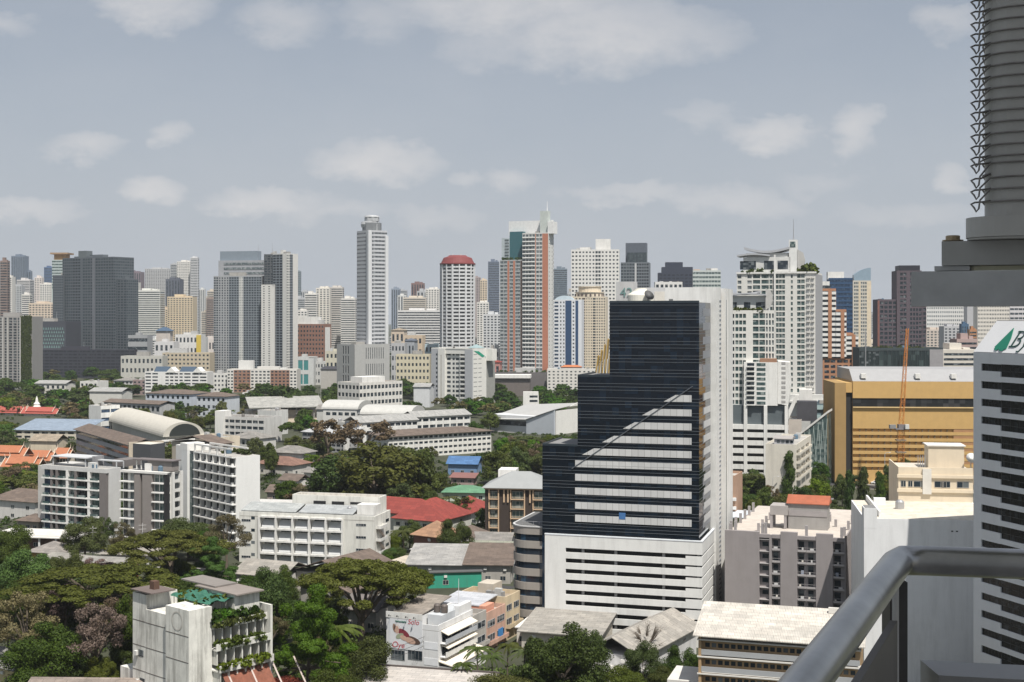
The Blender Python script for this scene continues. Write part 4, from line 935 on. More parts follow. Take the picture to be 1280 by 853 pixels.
b = tower_spec('brick_glass_wing', 'lower garden topped wing of the green and orange glass tower', 652.4, 625, None, 24, 1302, 326, (.40, .42, .42),
    [SP(0, .34, 36, 2, .85, .62, .28, G_PL), SP(.34, .43, 1, 0, wm=bk), SP(.43, .6, 36, 1, .9, .62, .28, G_PL), SP(.6, .69, 1, 0, wm=bk), SP(.69, .93, 36, 1, .9, .62, .28, G_PL), SP(.93, 1, 1, 0, wm=mat((.1, .07, .06)))], b_=24, dirt=0)
crowns(b, (-b.a + 1, -2), (1.0, 5), b.h + .8, 2.0, 14)
blk(b, 'upper_storey', 627, 637, 298, 7, 23, mat((.45, .5, .52))); blk(b, 'teal_wall', 637, 653.5, 290, 6.9, 22, mat((.045, .13, .15), .5, .04), z0=b.h + .07)
st = MB(); z = b.h + 2
for i in range(7): st.box(-b.a + 2, -b.a + b.ps('F', 636, -7), 6.8, 6.99, z + i * 3, z + i * 3 + 1.8)
st.build('window_band', G_PL, b.root)
b = tower_spec('tower_podium', 'low dark podium with planted terrace at the foot of the brick and glass tower', 683, 613, None, 6, 1265, 467, (.15, .14, .14), [SP(0, .65, 2, 9, .7, .5, .2), SP(.65, 1, 1, 0)], b_=20); crowns(b, (-b.a + 8, -1), (1, 12), b.h, 2.2, 26)
b = Bd('white_canopy_hall', 'long white flat canopy hall before the brick and glass tower', 'building', 662, 616, None, 4, Y=1235, top=473, b=16, wall=mat((.16, .14, .13))); b.done(roof=False); b.part('canopy', white(), -b.a - 1, 1, -2, 16, b.h + .01, b.h + 3.2)

# --- white building with green emblem
b = tower_spec('emblem_block', 'tall white block with a green emblem high on its bright end wall', 590, 539, 608, 33, 1110, 437, (.72, .71, .67), None, None, done=False, dirt=.05)
a, D, hh = b.a, b.b, b.h; gy = mat((.42, .43, .45), .8, .05)
b.ins['F'] = 1.6
F = lambda p: b.ps('F', p); nf = 10; z1 = hh - 3
b.fb(b.mb('grey_wall', gy), 'F', 0, F(548), 0, hh, -1.6, 0); b.fb(b.w, 'F', F(548), F(556.5), 0, hh + .6, -1.6, .8); b.fb(b.mb('grey_wall', gy, 1), 'F', F(581), a - .02, 0, hh, -1.6, 0)
b.fb(b.w, 'F', F(556.5), F(581), hh - 4, hh, -1.6, -.3)
for i in range(nf):
    z = 5 + i * (z1 - 5) / nf; f_ = (z1 - 5) / nf
    for p0, p1 in ((557.5, 562), (564.5, 567), (568.5, 572.5), (574.5, 580.5)):
        b.win('F', F(p0), z + f_ * .35, F(p1) - F(p0), f_ * .5, -1.56, G_DK)
    b.balc('F', F(574.2), F(580.8) - F(574.2), z, 1.3, 1.3, white(), n=-1.58)
    for p0, p1 in ((592, 596.5), (598, 602)): b.win('R', b.ps('R', p0), z + f_ * .55, b.ps('R', p1) - b.ps('R', p0), .6, 0, mat((.25, .25, .25)), 'vent_slot')
    b.win('F', F(545), z + f_ * .3, 1.6, f_ * .5, .0, G_DK)
b.fb(b.mb('slit', mat((.45, .42, .38))), 'F', F(551.5), F(552.6), 6, hh - 5, .805, .83)
b.done(par=.8)
MB().box(-.6, 6.0, D * 1.001, D + 7, hh - 10, hh).build('head_wing', b.wm, b.root)
MB().box(-a * .3, -.5, D + .05, D + 14, 0, hh - 10.2).build('rear_wing', mat((.3, .3, .28)), b.root)
q0, q1 = b.ps('R', 592), b.ps('R', 606); ze, zf = hh - 1.2, hh - 7
MB().extrude([(.05, q0, ze), (.05, q0 + (q1-q0)*.45, ze - .6), (.05, q1, zf + 1), (.05, q1 - (q1-q0)*.22, zf), (.05, q0 + (q1-q0)*.35, ze - 2.6)], (.12, 0, 0)).build('emblem', mat((.02, .30, .19), .5), b.root)
MB().extrude([(.05, q1, zf + .2), (.05, q1 + 1.2, zf + 1.3), (.05, q1 + .9, zf - .9)], (.12, 0, 0)).build('emblem', mat((.3, .42, .4), .5), b.root)
b.part('pyramid_roof_base', mat((.35, .42, .42)), -a * .22, -.5, D * .4, D * .85, hh + .07, hh + 1)
roof_hip(b.root, -a * .22, -.5, D * .4, D * .85, hh + 1.01, 3, mat((.27, .36, .37)), .6)

# --- group behind the glass office tower
b = tower_spec('white_grid_tower', 'white tower with small dark square windows and a raised roof block', 774, 714, None, 6, 1500, 313, (.70, .69, .66), [SP(0, .22, 34, 3, .55, .42, .3, None), SP(.22, .5, 34, 4, .5, .42, .3), SP(.5, .62, 34, 2, .8, .6, .2), SP(.62, 1, 34, 5, .5, .42, .3)], b_=30)
blk(b, 'roof_block', 744.5, 763, 299, 5, 18, white()); blk(b, 'roof_block', 725, 737, 309.5, 4, 14, white())
b = tower_spec('slate_tower', 'slate glass tower with a darker upper block beside the white grid tower', 811, 776, None, 10, 1620, 329, (.16, .18, .20), [SP(0, .5, 36, 5, .8, .6, .25, G_SL), SP(.5, .56, 1, 0, wm=mat((.5, .5, .5))), SP(.56, 1, 36, 5, .8, .6, .25, G_SD)], b_=30, dirt=0)
blk(b, 'upper_block', 782, 808, 304, 8, 26, mat((.10, .115, .14), .5)); blk(b, 'roof_rail', 784, 808.5, 316, 4, 7.9, G_SL)
b = tower_spec('stepped_navy_tower', 'dark navy tower with stepped top behind the office tower roof', 866, 823, None, 4, 1700, 342, (.035, .042, .065), ALL(30, 8, .7, .5, .25, glass((.02, .025, .04), bright=(.05, .06, .08))), b_=26, dirt=0)
for p0, p1, t_ in ((827.5, 866, 334), (832, 853.5, 328)): blk(b, 'upper_block', p0, p1, t_, 3 + t_ * 0 + (4 if t_ < 330 else 0), 24, mat((.035, .042, .065)), z0=b.h)
b = tower_spec('green_ribbon_tower', 'pale tower with green ribbon windows beside the navy stepped tower', 901, 866, None, 4, 1800, 339, (.52, .56, .54), [SP(0, 1, 24, 9, .9, .5, .25, G_GR)], b_=26); blk(b, 'roof_block', 889, 897, 335.5, 4, 12, white()); blk(b, 'roof_block', 867, 875, 337, 4, 12, mat((.55, .4, .3)))
tower_spec('white_terrace_block', 'low white gabled block with square openings above the office tower roof', 853, 819, None, 3, 1120, 354, (.68, .67, .65), [SP(.0, 1, 20, 6, .6, .5, .25)], b_=16)
b = tower_spec('blue_striped_office', 'white office block with deep blue glass strips beside the cream tower', 727, 692, None, 9, 1330, 376, (.66, .68, .71), [SP(0, .2, 24, 1, .7, .5, .25, G_BL), SP(.2, .42, 24, 2, .4, .45, .3), SP(.42, .64, 1, 0, wm=mat((.03, .07, .15), .2, .05)), SP(.64, .78, 24, 1, .4, .4, .3), SP(.78, .88, 1, 0, wm=mat((.03, .07, .15), .2, .05)), SP(.88, 1, 1, 0)], b_=24, dirt=0)
c = roof_barrel(b.root, -b.a + 1, -8, 2, 10, b.h + .07, 5, mat((.55, .65, .72), .4), 'y', name='vaulted_roof')
b = tower_spec('cream_tower', 'cream tower with a rounded arcaded crown', 757, 714, None, 9, 1410, 372, (.66, .58, .46), [SP(0, .3, 32, 3, .5, .45, .3), SP(.3, .42, 32, 1, .8, .6, .2, glass((.10, .07, .06))), SP(.42, .62, 32, 3, .4, .4, .3), SP(.62, .72, 32, 1, .8, .6, .2), SP(.72, 1, 32, 4, .5, .5, .25)], b_=30)
cx = -b.a * .5
for k_, (p_, zz) in enumerate(((.9, 0), (.72, 6))):
    c = MB(); rr = b.a * .46 * p_; c.lathe([(rr, b.h + .08 + zz), (rr, b.h + 5 + zz), (rr + .8, b.h + 5.3 + zz), (rr + .8, b.h + 6 + zz), (rr * .9, b.h + 6.0 + zz)], (cx, b.b * .5), 20); c.build('crown', b.wm, b.root)
for i in range(10):
    a_ = R(180 + 18 * i + 9); rr = b.a * .46 * .9 + .05; x, y = cx + rr * math.cos(a_), b.b * .5 + rr * math.sin(a_); MB().box(x - .9, x + .9, y - .2, y + .3, b.h + 1.2, b.h + 4).build('arch_opening', mat((.12, .09, .08)), b.root)
tower_spec('square_window_hotel', 'white low hotel with rows of small square windows left of the glass office tower', 744, 684, None, 4, 1240, 463, (.66, .64, .60), [SP(0, 1, 8, 11, .42, .42, .3, None, False)], b_=16)
b = Bd('orange_roof_terrace', 'small roof pavilion with orange tiles behind the white low hotel', 'building', 727, 701, None, 4, Y=1262, top=459, b=8, wall=mat((.5, .45, .4))); b.done(roof=False); roof_hip(b.root, -b.a, 0, 0, 8, b.h, 1.8, mat((.45, .16, .07)), .5)
b = Bd('gold_fin_building', 'building with slanting golden fins rising beside the office tower', 'building', 766, 742, None, 14, Y=1000, top=470, b=12, wall=mat((.5, .5, .48)), ); b.done(roof=False)
for i in range(5):
    x = -b.a + 1.0 + i * 2.5; z0 = b.h; zt = H - (446 - 7 * i - HY) / FP * 1003
    MB().extrude([(x, 0.3, z0), (x + .9, .3, z0), (x + 3.0, .3, zt), (x + 2.2, .3, zt + 1)], (0, 5, 0)).build('golden_fin', mat((.55, .34, .06), .35, .08, metal=.5), b.root)
    MB().extrude([(x + .9, 0.4, z0), (x + 1.6, .4, z0), (x + 2.2, .4, z0 + 12), (x + 1.6, .4, z0 + 13)], (0, 5, 0)).build('white_fin', white(), b.root)
# ================================================================ right-hand towers
GW = (.68, .67, .63)
def cream_condos():
    # tall one behind
    b = tower_spec('curved_roof_condominium', 'taller cream white condominium with curved metal canopies and roof trees', 1019, 921, 1027.5, 18, 690, 342, GW,
        [SP(0, .07, 34, 1, .7, .6, .2, G_PL), SP(.07, .13, 1, 0), SP(.13, .2, 34, 1, .8, .6, .2, G_PL), SP(.2, .42, 34, 2, .85, .7, .2, G_GR), SP(.42, .5, 34, 2, .9, .72, .2, G_GR), SP(.5, .62, 34, 3, .9, .72, .2, G_GR), SP(.62, .68, 1, 0), SP(.68, .73, 34, 1, .5, .6, .2, G_GR), SP(.73, .77, 1, 0), SP(.77, .87, 34, 2, .9, .7, .2, G_GR), SP(.87, 1, 1, 0)],
        None, dirt=.05)
    a, D, hh = b.a, b.b, b.h; fh = hh / 34
    b.part('end_wall', mat((.36, .36, .37), .85, .05), .01, .3, .5, D, 0, hh)
    q = b.ps('F', 1006)
    for i in range(8, 34): b.balc('F', a - 4.2, 1.7, i * fh + .3, .8, 1.0, mat((.6, .58, .55)), n=0)
    for i in range(8, 34): b.balc('F', a - 1.9, 1.5, i * fh + .3, .8, 1.0, mat((.6, .58, .55)), n=0)
    MB().box(-a - .2, .5, -.6, 2.5, hh + .1, hh + 1.0).build('cornice', white(), b.root)
    b.part('penthouse', mat((.62, .62, .60)), -a + 3, -a + b.ps('F', 988, -3), 3, D - 3, hh + .07, hh + 9)
    for p0, p1 in ((925, 945), (955, 968), (972, 985)): b.part('penthouse_window', G_DK, -a + b.ps('F', p0, -3), -a + b.ps('F', p1, -3), 2.9, 2.99, hh + 2.5, hh + 7)
    def canopy(b, p0, p1, y, z, th=1.0, sag=2.2, dep=9, y0=1.5):
        x0, x1 = -b.a + b.ps('F', p0, -y0), -b.a + b.ps('F', p1, -y0); P = []
        for i in range(13): t = i / 12; P.append((x0 + (x1 - x0) * t, y0, z - sag * math.sin(math.pi * t)))
        P += [(p[0], p[1], p[2] + th) for p in P[::-1]]
        MB().extrude(P, (0, dep, 0)).build('curved_canopy', mat((.42, .43, .45), .5, .05), b.root)
    canopy(b, 921, 962, 1, hh + 9.3, .9, -.9, 14); b.part('upper_storey', mat((.60, .60, .58)), -a + b.ps('F', 933, -4), -a + b.ps('F', 985, -4), 4, D - 4, hh + 9.01, hh + 11.2); canopy(b, 930, 987, 1, hh + 13.2, 1.2, 2.0, 16, y0=2.5)
    x = -a + b.ps('F', 989, -3); b.part('lift_shaft', mat((.7, .7, .68)), x - 1.2, x + 3, 3, 8, hh, hh + 18); b.part('lift_window', G_GR, x - .6, x + 2.2, 2.9, 2.99, hh + 14, hh + 17)
    MB().tube((x + 1, 5, hh + 18), (x + 1, 5, hh + 29), .3, .08).build('antenna', STEEL, b.root)
    ls = MB(); ls.extrude([(x + 3.2, 3.2, hh + 1), (x + 6.2, 3.2, hh + 3), (x + 7.2, 3.2, hh + 7), (x + 6.2, 3.2, hh + 11), (x + 3.2, 3.2, hh + 13)], (0, 1, 0)); ls.build('louvred_fin', mat((.48, .47, .45)), b.root)
    crowns(b, (-9, -1), (1, 6), hh + 1, 3.0, 14); crowns(b, (-a + 2, -a + 20), (0, 2.4), hh + 1, 1.5, 10, LEAF['olive'])
    for x_ in (-a * .52, ): MB().box(x_, x_ + .9, -.8, -.4, hh * .3, hh + 10).build('mast_pier', white(), b.root)
    b.part('podium', mat((.55, .55, .53)), -a * .35, 12, -6, -.65, 0, 34); b.part('podium_canopy', white(), -a * .3, 13, -9, -6.1, 30, 31)
    # nearer, lower one
    b = tower_spec('cream_condominium', 'shorter cream white condominium with bulging bays and banded parking floors', 968, 911.5, None, 13, 560, 391, GW,
        [SP(0, .13, 27, 1, .75, .6, .2), SP(.13, .38, 27, 3, .8, .62, .2, G_GR), SP(.38, .52, 1, 0), SP(.52, .8, 27, 2, .9, .75, .15, G_GR), SP(.8, 1, 27, 3, .6, .72, .15, G_PL)], b_=24, dirt=.05)
    a, D, hh = b.a, b.b, b.h
    b.part('penthouse', mat((.58, .59, .58)), -a + .8, -2.5, 2.5, D - 3, hh + .07, hh + 7.2)
    for p0, p1 in ((915, 921), (930, 938), (945, 956)): b.part('penthouse_window', G_DK, -a + b.ps('F', p0, -2.5), -a + b.ps('F', p1, -2.5), 2.4, 2.49, hh + 2, hh + 4.5)
    canopy(b, 906, 950, 1, hh + 8.6, .7, 1.0, y0=1.2); canopy(b, 912, 958, 1, hh + 7.2, .6, -.6, y0=.6)
    x = -a + b.ps('F', 957, -1); MB().extrude([(x, 1.0, hh + 1), (x + 2.4, 1.0, hh + 3), (x + 3, 1.0, hh + 6.5), (x + 2.4, 1.0, hh + 9), (x, 1.0, hh + 10.5)], (0, .8, 0)).build('louvred_fin', mat((.48, .47, .45)), b.root)
    crowns(b, (-a + 1, -5), (.4, 2.2), hh + .6, 1.3, 16)
    z = lambda py: b.pz('F', 960, py, 1.5)
    zt, zb, zp, z0 = z(453), z(507), z(531), 0
    X = lambda p, n=1.5: -a + b.ps('F', p, n)
    bay = MB(); bay.box(X(930), X(972), -2.6, -.01, zb, zt); bay.build('bay', white(), b.root); n = 9; fh = (zt - zb) / n
    for i in range(n):
        for p0, p1 in ((934, 943), (946, 957)):
            MB().box(X(p0), X(p1), -2.7, -2.62, zb + i * fh + .5, zb + i * fh + fh * .82).build('window', G_GR if p0 > 940 else G_DK, b.root)
        MB().box(X(933.5), X(943.5), -3.4, -2.61, zb + i * fh, zb + i * fh + .25).build('balcony', white(), b.root)
    sb = MB(); sb.extrude([(X(972.2), -2.4, zb + 1), (X(985), -2.4, zb), (X(989), -2.4, zb + 9), (X(987), -2.4, zt), (X(972.2), -2.4, zt + .5)], (0, 12, 0)); sb.build('side_bay', white(), b.root)
    for i in range(n): MB().box(X(977), X(982), -2.5, -2.41, zb + i * fh + 1.2, zb + i * fh + 2.2).build('window', mat((.35, .34, .33)), b.root)
    b.part('roof_terrace', mat((.35, .2, .13)), X(950), X(971), -2.5, -.02, zt + .01, zt + 1.6)
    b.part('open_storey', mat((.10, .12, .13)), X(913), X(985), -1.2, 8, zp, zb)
    for p in (912, 930, 955, 981): b.part('column', white(), X(p), X(p) + 1.4, -2.8, -1.21, 0, zb)
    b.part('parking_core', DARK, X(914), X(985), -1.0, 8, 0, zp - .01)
    for i in range(7):
        zz = zp - i * 3.4; MB().box(X(910), X(985.5), -2.6, -1.21, zz - 2.0, zz).build('parking_parapet', white(), b.root)
cream_condos()

tan = mat((.56, .36, .14), .8, .05, .05)
def yellow_garage():
    b = Bd('parking_garage', 'wide mustard yellow parking garage with dark slots and a pale roof band', 'parking garage', 1066, None, 1262, 4, Y=590, top=477, b=45, lc=True, wall=tan, ins={'F': 1.0})
    a, hh = b.a, b.h; z = lambda py: b.pz('F', 1100, py); w = b.w
    b.fb(w, 'F', 0, a, z(498), hh, -1, 0); b.fb(b.mb('glass_band', glass((.015, .017, .02), (2.4, 2, 4), (.05, .05, .055), .4)), 'F', 0, a, z(509), z(498), -1, -.4)
    b.fb(b.mb('ledge', mat((.62, .45, .22))), 'F', 0, a, z(510), z(508.8), -.39, .8); b.fb(w, 'F', 0, a, z(536), z(510) - .01, -1, 0)
    sp = (z(536) - z(592)) / 7; zz = z(536)
    for i in range(7):
        b.fb(w, 'F', 0, a, zz - sp, zz - sp * .5, -1, 0)
        b.fb(b.mb('infill_wall', mat((.40, .22, .11))), 'F', b.ps('F', 1192), a, zz - sp * .5 + .01, zz - .01, -.9, -.12)
        zz -= sp
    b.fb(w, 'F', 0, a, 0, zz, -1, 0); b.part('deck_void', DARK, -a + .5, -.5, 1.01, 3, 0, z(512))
    for i in range(24): b.part('column', mat((.2, .15, .1)), -a + 3 + i * a / 25, -a + 3.4 + i * a / 25, .3, .95, zz, z(537))
    b.done(par=0)
    rf = mat((.33, .33, .335), .7, .05); MB().extrude([(-a, .3, hh + .07), (-a, 9, hh + 5.2), (-a, 40, hh + 5.2), (-a, 40, hh + .07)], (a, 0, 0)).build('roof_band', rf, b.root)
    for p in (1080, 1148, 1193): x = -a + b.ps('F', p); b.part('roof_vent', white(), x - 1, x + 1.2, .8, 4.0, hh + 1.4, hh + 3.4)
    p0 = -a + b.ps('F', 1043); p1 = -a + b.ps('F', 1057); p2 = -.01 - a
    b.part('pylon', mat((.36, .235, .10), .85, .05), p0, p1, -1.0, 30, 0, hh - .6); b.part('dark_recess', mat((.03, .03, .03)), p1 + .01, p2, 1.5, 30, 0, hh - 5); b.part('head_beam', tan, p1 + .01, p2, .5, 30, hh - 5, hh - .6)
yellow_garage()

def construction_crane():
    Y = 560; p0 = pt(1125, 594, Y); p1 = pt(1135.5, 411, Y)
    e = empty('construction_crane', (p0.x, Y, 0), 0, 'tall orange lattice crane standing before the yellow parking garage', 'crane')
    m = mat((.55, .20, .035), .6, .1)
    def lat(mb, A, B, w, n, taper=1.0):
        A, B = Vector(A), Vector(B); d = (B - A); 
        def ring(t): c = A + d * t; ww = w * (1 + (taper - 1) * t); return [c + Vector((sx * ww, sy * ww, 0)) for sx, sy in ((-1, -1), (1, -1), (1, 1), (-1, 1))]
        for i in range(n):
            r0, r1 = ring(i / n), ring((i + 1) / n)
            for k in range(4):
                mb.tube(r0[k], r1[k], .11, n=4, cap=False); mb.tube(r0[k], r1[(k + 1) % 4] if i % 2 else r1[(k - 1) % 4], .065, n=4, cap=False); mb.tube(r0[k], r0[(k + 1) % 4], .06, n=4, cap=False)
    z1 = pt(0, 537, Y).z; xo = pt(1126.5, 537, Y).x - p0.x
    mb = MB(); lat(mb, (0, 0, 0), (xo, 0, z1), 1.15, 18); mb.build('mast', m, e)
    mb = MB(); lat(mb, (xo, 0, z1 + 2.2), (p1.x - p0.x, 1.5, p1.z), .85, 22, .5); mb.build('jib', m, e)
    MB().box(xo - 2.6, xo + 2.6, -1.6, 1.6, z1, z1 + .5).box(xo - 1.4, xo + 1.4, -1.2, 1.2, z1 + .5, z1 + 2.2).build('slewing_platform', mat((.2, .19, .2)), e)
    MB().box(xo + 1.0, xo + 2.6, -2.8, -1.3, z1 + .4, z1 + 2.3).build('cab', mat((.6, .6, .58)), e)
    MB().box(xo - 5, xo - 2.4, -.8, .8, z1 + .4, z1 + 2.0).build('counterweight', mat((.25, .25, .25)), e)
    for py in (551, 566): zz = pt(0, py, Y).z; MB().box(xo * .6 - 2.0, xo * .6 + 2.0, -1.5, 1.5, zz, zz + .5).build('climbing_collar', mat((.25, .2, .15)), e)
construction_crane()

br = mat((.40, .20, .115), .85, .08)
def stepped_brick():
    t = [(1027, 1045, 363), (1045, 1058, 389), (1058, 1073, 419)]
    b = Bd('stepped_brick_offices', 'stepped brick office block with rounded white balcony bands', 'office block', 1073, 1020, None, 9, Y=900, top=419, b=30, wall=br)
    x = lambda p: -b.a + b.ps('F', p)
    zs = [b.pz('F', p1, tp) for p0, p1, tp in t]; w = b.w; wm = white(0, .03)
    for (p0, p1, tp), zt in zip(t, zs):
        X0, X1 = (-b.a if p0 == 1027 else x(p0 - 1)), x(p1); zb = b.pz('F', 1050, 448); n = int((zt - zb) / 3.55)
        b.w.box(X0, X1 - 5 + (5 if p1 < 1073 else 2), .5, 29, zb, zt + 1.2)
        for i in range(n):
            z = zt - 1.0 - i * 3.55
            MB().box(-b.a if i > 99 else X0, X1, -.6, .48, z - 1.9, z).build('balcony_band', wm, b.root)
        b.part('glass_band', G_DK, X0 + .2, X1 - .3, .2, .49, zb, zt - .5)
        xp = x(p0 + (p1 - p0) * .45); b.part('brick_pier', br, xp, xp + 2.4, -.9, -.61, zb if p1 < 1073 else 0, zt + .3)
    zb = b.pz('F', 1050, 448); b.w.box(-b.a, -.5, .5, 29, 0, zb - .01)
    for i in range(4):
        for k in range(6): b.win('F', 1.5 + k * (b.a - 3) / 6, zb - 3 - i * 3.6, (b.a - 3) / 6 - 1.2, 1.9, -.46, G_DK)
    b.done(roof=False, core=False)
stepped_brick()
b = tower_spec('blue_glass_office', 'deep blue glass office slab behind the stepped brick block', 1066, 1036, None, 9, 1150, 349, (.03, .075, .16), ALL(28, 8, .9, .6, .25, G_BL), b_=24, dirt=0); blk(b, 'roof_block', 1035, 1055, 340, 3, 20, white()); blk(b, 'side_block', 1027, 1037, 352, -.6, 12, white(), z0=0); 
for i in range(5): MB().box(-b.a - 6, -b.a + 1.5, -.95, -.62, b.h - 8 - i * 5, b.h - 5.5 - i * 5).build('window_band', G_DK, b.root)
b = tower_spec('arched_top_tower', 'beige striped tower with a curved glass crown', 1089, 1054, None, 6, 1350, 352, (.56, .52, .45), [SP(0, .3, 30, 4, .8, .6, .25, G_GR), SP(.3, .38, 1, 0), SP(.38, .55, 30, 3, .8, .6, .25, G_PL), SP(.55, .62, 1, 0, wm=mat((.62, .52, .38))), SP(.62, .85, 30, 3, .7, .6, .25, G_PL), SP(.85, 1, 1, 0, wm=mat((.66, .56, .42)))], b_=26)
X0, X1 = -b.a + b.ps('F', 1068), 0; P = [(X0, 2, b.h), (X1, 2, b.h)] + [(X1 - (X1 - X0) * i / 8, 2, b.h + 14 - 7 * (i / 8) ** 2) for i in range(9)]
MB().extrude(P, (0, 12, 0)).build('glass_crown', mat((.25, .33, .40), .3, .06), b.root)
pu = (.105, .085, .10)
b = tower_spec('plum_tower', 'dark plum grey tower with a taller square core beside the concrete beam', 1152, 1121, None, 6, 1000, 340, pu, [SP(0, .12, 1, 0), SP(.12, .4, 32, 2, .8, .62, .2), SP(.4, .52, 1, 0), SP(.52, 1, 32, 4, .7, .62, .2)], b_=22, dirt=0)
blk(b, 'crown', 1124, 1150, 332, 1, 18, mat((.03, .03, .04), .5))
tower_spec('plum_tower_shoulder', 'lower dark plum grey shoulder beside the plum tower', 1121, 1097, None, 6, 1003, 376, pu, [SP(0, .1, 1, 0, wm=mat((.22, .10, .08))), SP(.1, 1, 26, 4, .72, .62, .2)], b_=22, dirt=0)
tower_spec('plum_tower_annex', 'low dark plum annex at the far side of the plum tower', 1158, 1149, None, 6, 1004, 384, pu, ALL(24, 2, .7, .62, .2), b_=22, dirt=0)
b = tower_spec('dark_glass_block', 'low wide dark teal glass block with a grey end behind the yellow garage', 1179, 1074, None, 3, 800, 437, (.05, .065, .07), [SP(0, .24, 5, 4, .9, .8, .1, glass((.02, .03, .032))), SP(.24, .84, 5, 12, .92, .85, .08, glass((.018, .03, .032), (2.4, 2, 3.4), (.06, .085, .085), .35)), SP(.84, 1, 1, 0, wm=mat((.30, .29, .30)))], b_=20, dirt=0)
crowns(b, (-b.a * .8, -b.a * .2), (2, 12), b.h, 1.6, 26)
for p in (1082, 1133): q = -b.a + b.ps('F', p, 6); MB().tube((q, -6, 0), (q, -6, b.h + (11 if p < 1100 else 6)), .35, .3).build('light_mast', STEEL, b.root)
tower_spec('long_apartment_block', 'long white apartment slab with many thin floor lines beyond the plum tower', 1209, 1140, None, 2, 2300, 383, (.66, .65, .63), ALL(13, 26, .6, .45, .3, G_PL), b_=20)
tower_spec('grey_end_tower', 'grey windowless end tower between two long white slabs', 1222, 1209, None, 3, 2250, 380, (.42, .42, .43), None, b_=20)
tower_spec('square_window_apartments', 'cream white slab block with square windows behind the sign tower', 1262, 1222, None, 2, 1900, 381, (.66, .62, .56), [SP(0, .38, 16, 8, .5, .45, .3), SP(.38, 1, 16, 12, .55, .45, .3)], b_=20)
tower_spec('ribbon_window_apartments', 'pale slab with long dark ribbons behind the top of the sign tower', 1310, 1262.5, None, 2, 1950, 384, (.58, .56, .57), ALL(13, 9, .9, .45, .3), b_=20)

# glass pavilion, gallery building and workshop beside the cream condominiums
b = Bd('tilted_glass_pavilion', 'green glass pavilion with a tilted white roof edge beside the yellow garage', 'building', 1034, 1000, None, 20, Y=575, top=545, b=16, wall=G_GR); a, hh = b.a, b.h
b.done(roof=False)
MB().extrude([(-a, -.4, hh), (0.4, -.4, hh + 10), (.4, -.4, hh + 11), (-a, -.4, hh + 1)], (0, 16, 0)).build('tilted_roof', white(), b.root)
MB().extrude([(-a + .2, 0, hh - .01), (0, 0, hh - .01), (0, 0, hh + 9.7)], (0, 15, 0)).build('glass_gable', G_GR, b.root)
fr = MB()
for i in range(6): fr.tube((-a + i * a / 6, -.1, 0), (-a + (i + 1) * a / 6, -.1, hh + i * 1.5), .16, n=4); fr.tube((-a + (i + 1) * a / 6, -.1, 0), (-a + i * a / 6, -.1, hh + i * 1.4), .16, n=4)
fr.build('steel_lattice', mat((.35, .42, .40), .5), b.root)
b = Bd('plain_gallery', 'low cream block with a plain side wall and arched roof below the condominium', 'building', 995, 957, 1014, 20, Y=505, top=558, wall=mat((.66, .62, .54), .85, .06, .2)); b.part('roof_room', mat((.4, .4, .42)), -b.a + 3, -2, 2, 9, b.h, b.h + 2.4)
for i in range(4): b.win('F', b.a * .35 + i * 1.7, b.h + .9, 1.1, 1.0, -1.93)
for i in range(4): 
    for k in range(3): b.win('R', 1.5 + k * b.b / 3.4, b.h - 3.4 - i * 3.2, b.b / 5, 1.6); b.balc('R', 1 + k * b.b / 3.4, b.b / 4, b.h - 3.6 - i * 3.2, 1.2)
b.done(par=.6); roof_barrel(b.root, -b.a + 2.5, -1.5, 1.5, 9.5, b.h + 2.41, 1.0, mat((.33, .31, .30)), 'x', name='arched_roof')
b = Bd('condominium_podium', 'stepped pale podium with slanting white beam at the foot of the tall condominium', 'building', 1002, 968, None, 12, Y=600, top=527, b=20, wall=mat((.52, .47, .42))); b.done(); MB().extrude([(-b.a + 4, -1, b.h), (-b.a + 6, -1, b.h), (-b.a + 11, -1, b.h + 12), (-b.a + 9.4, -1, b.h + 12)], (0, 2, 0)).build('slanting_beam', white(), b.root); b.part('dark_box', mat((.07, .07, .08)), -b.a + 10, -b.a + 19, 2, 10, b.h + .07, b.h + 9)
b.part('upper_wall', white(), -b.a + 17, -1, 10.1, 18, b.h + .07, b.h + 14)
b = Bd('teal_link_building', 'teal edged flat roofed building beside the yellow garage pylon', 'building', 1043, 1018, None, 5, Y=640, top=507, b=14, wall=mat((.12, .16, .18), .5)); b.done(); b.part('teal_eave', mat((.36, .47, .48)), -b.a - .5, .5, -.8, -.01, b.h - 2, b.h); b.part('teal_eave', mat((.36, .47, .48)), -b.a - .5, .5, -.8, -.01, b.h - 6.4, b.h - 4.6)
b = Bd('brick_shophouse', 'small brick coloured shophouse with white balconies beside the tower core', 'shophouse', 919, 905, None, 20, Y=450, top=598, b=14, wall=mat((.42, .27, .19), .85, .1)); b.done()
for i in range(4): b.part('balcony', white(), -b.a, .4, -1, -.01, 3 + i * 3, 4 + i * 3)

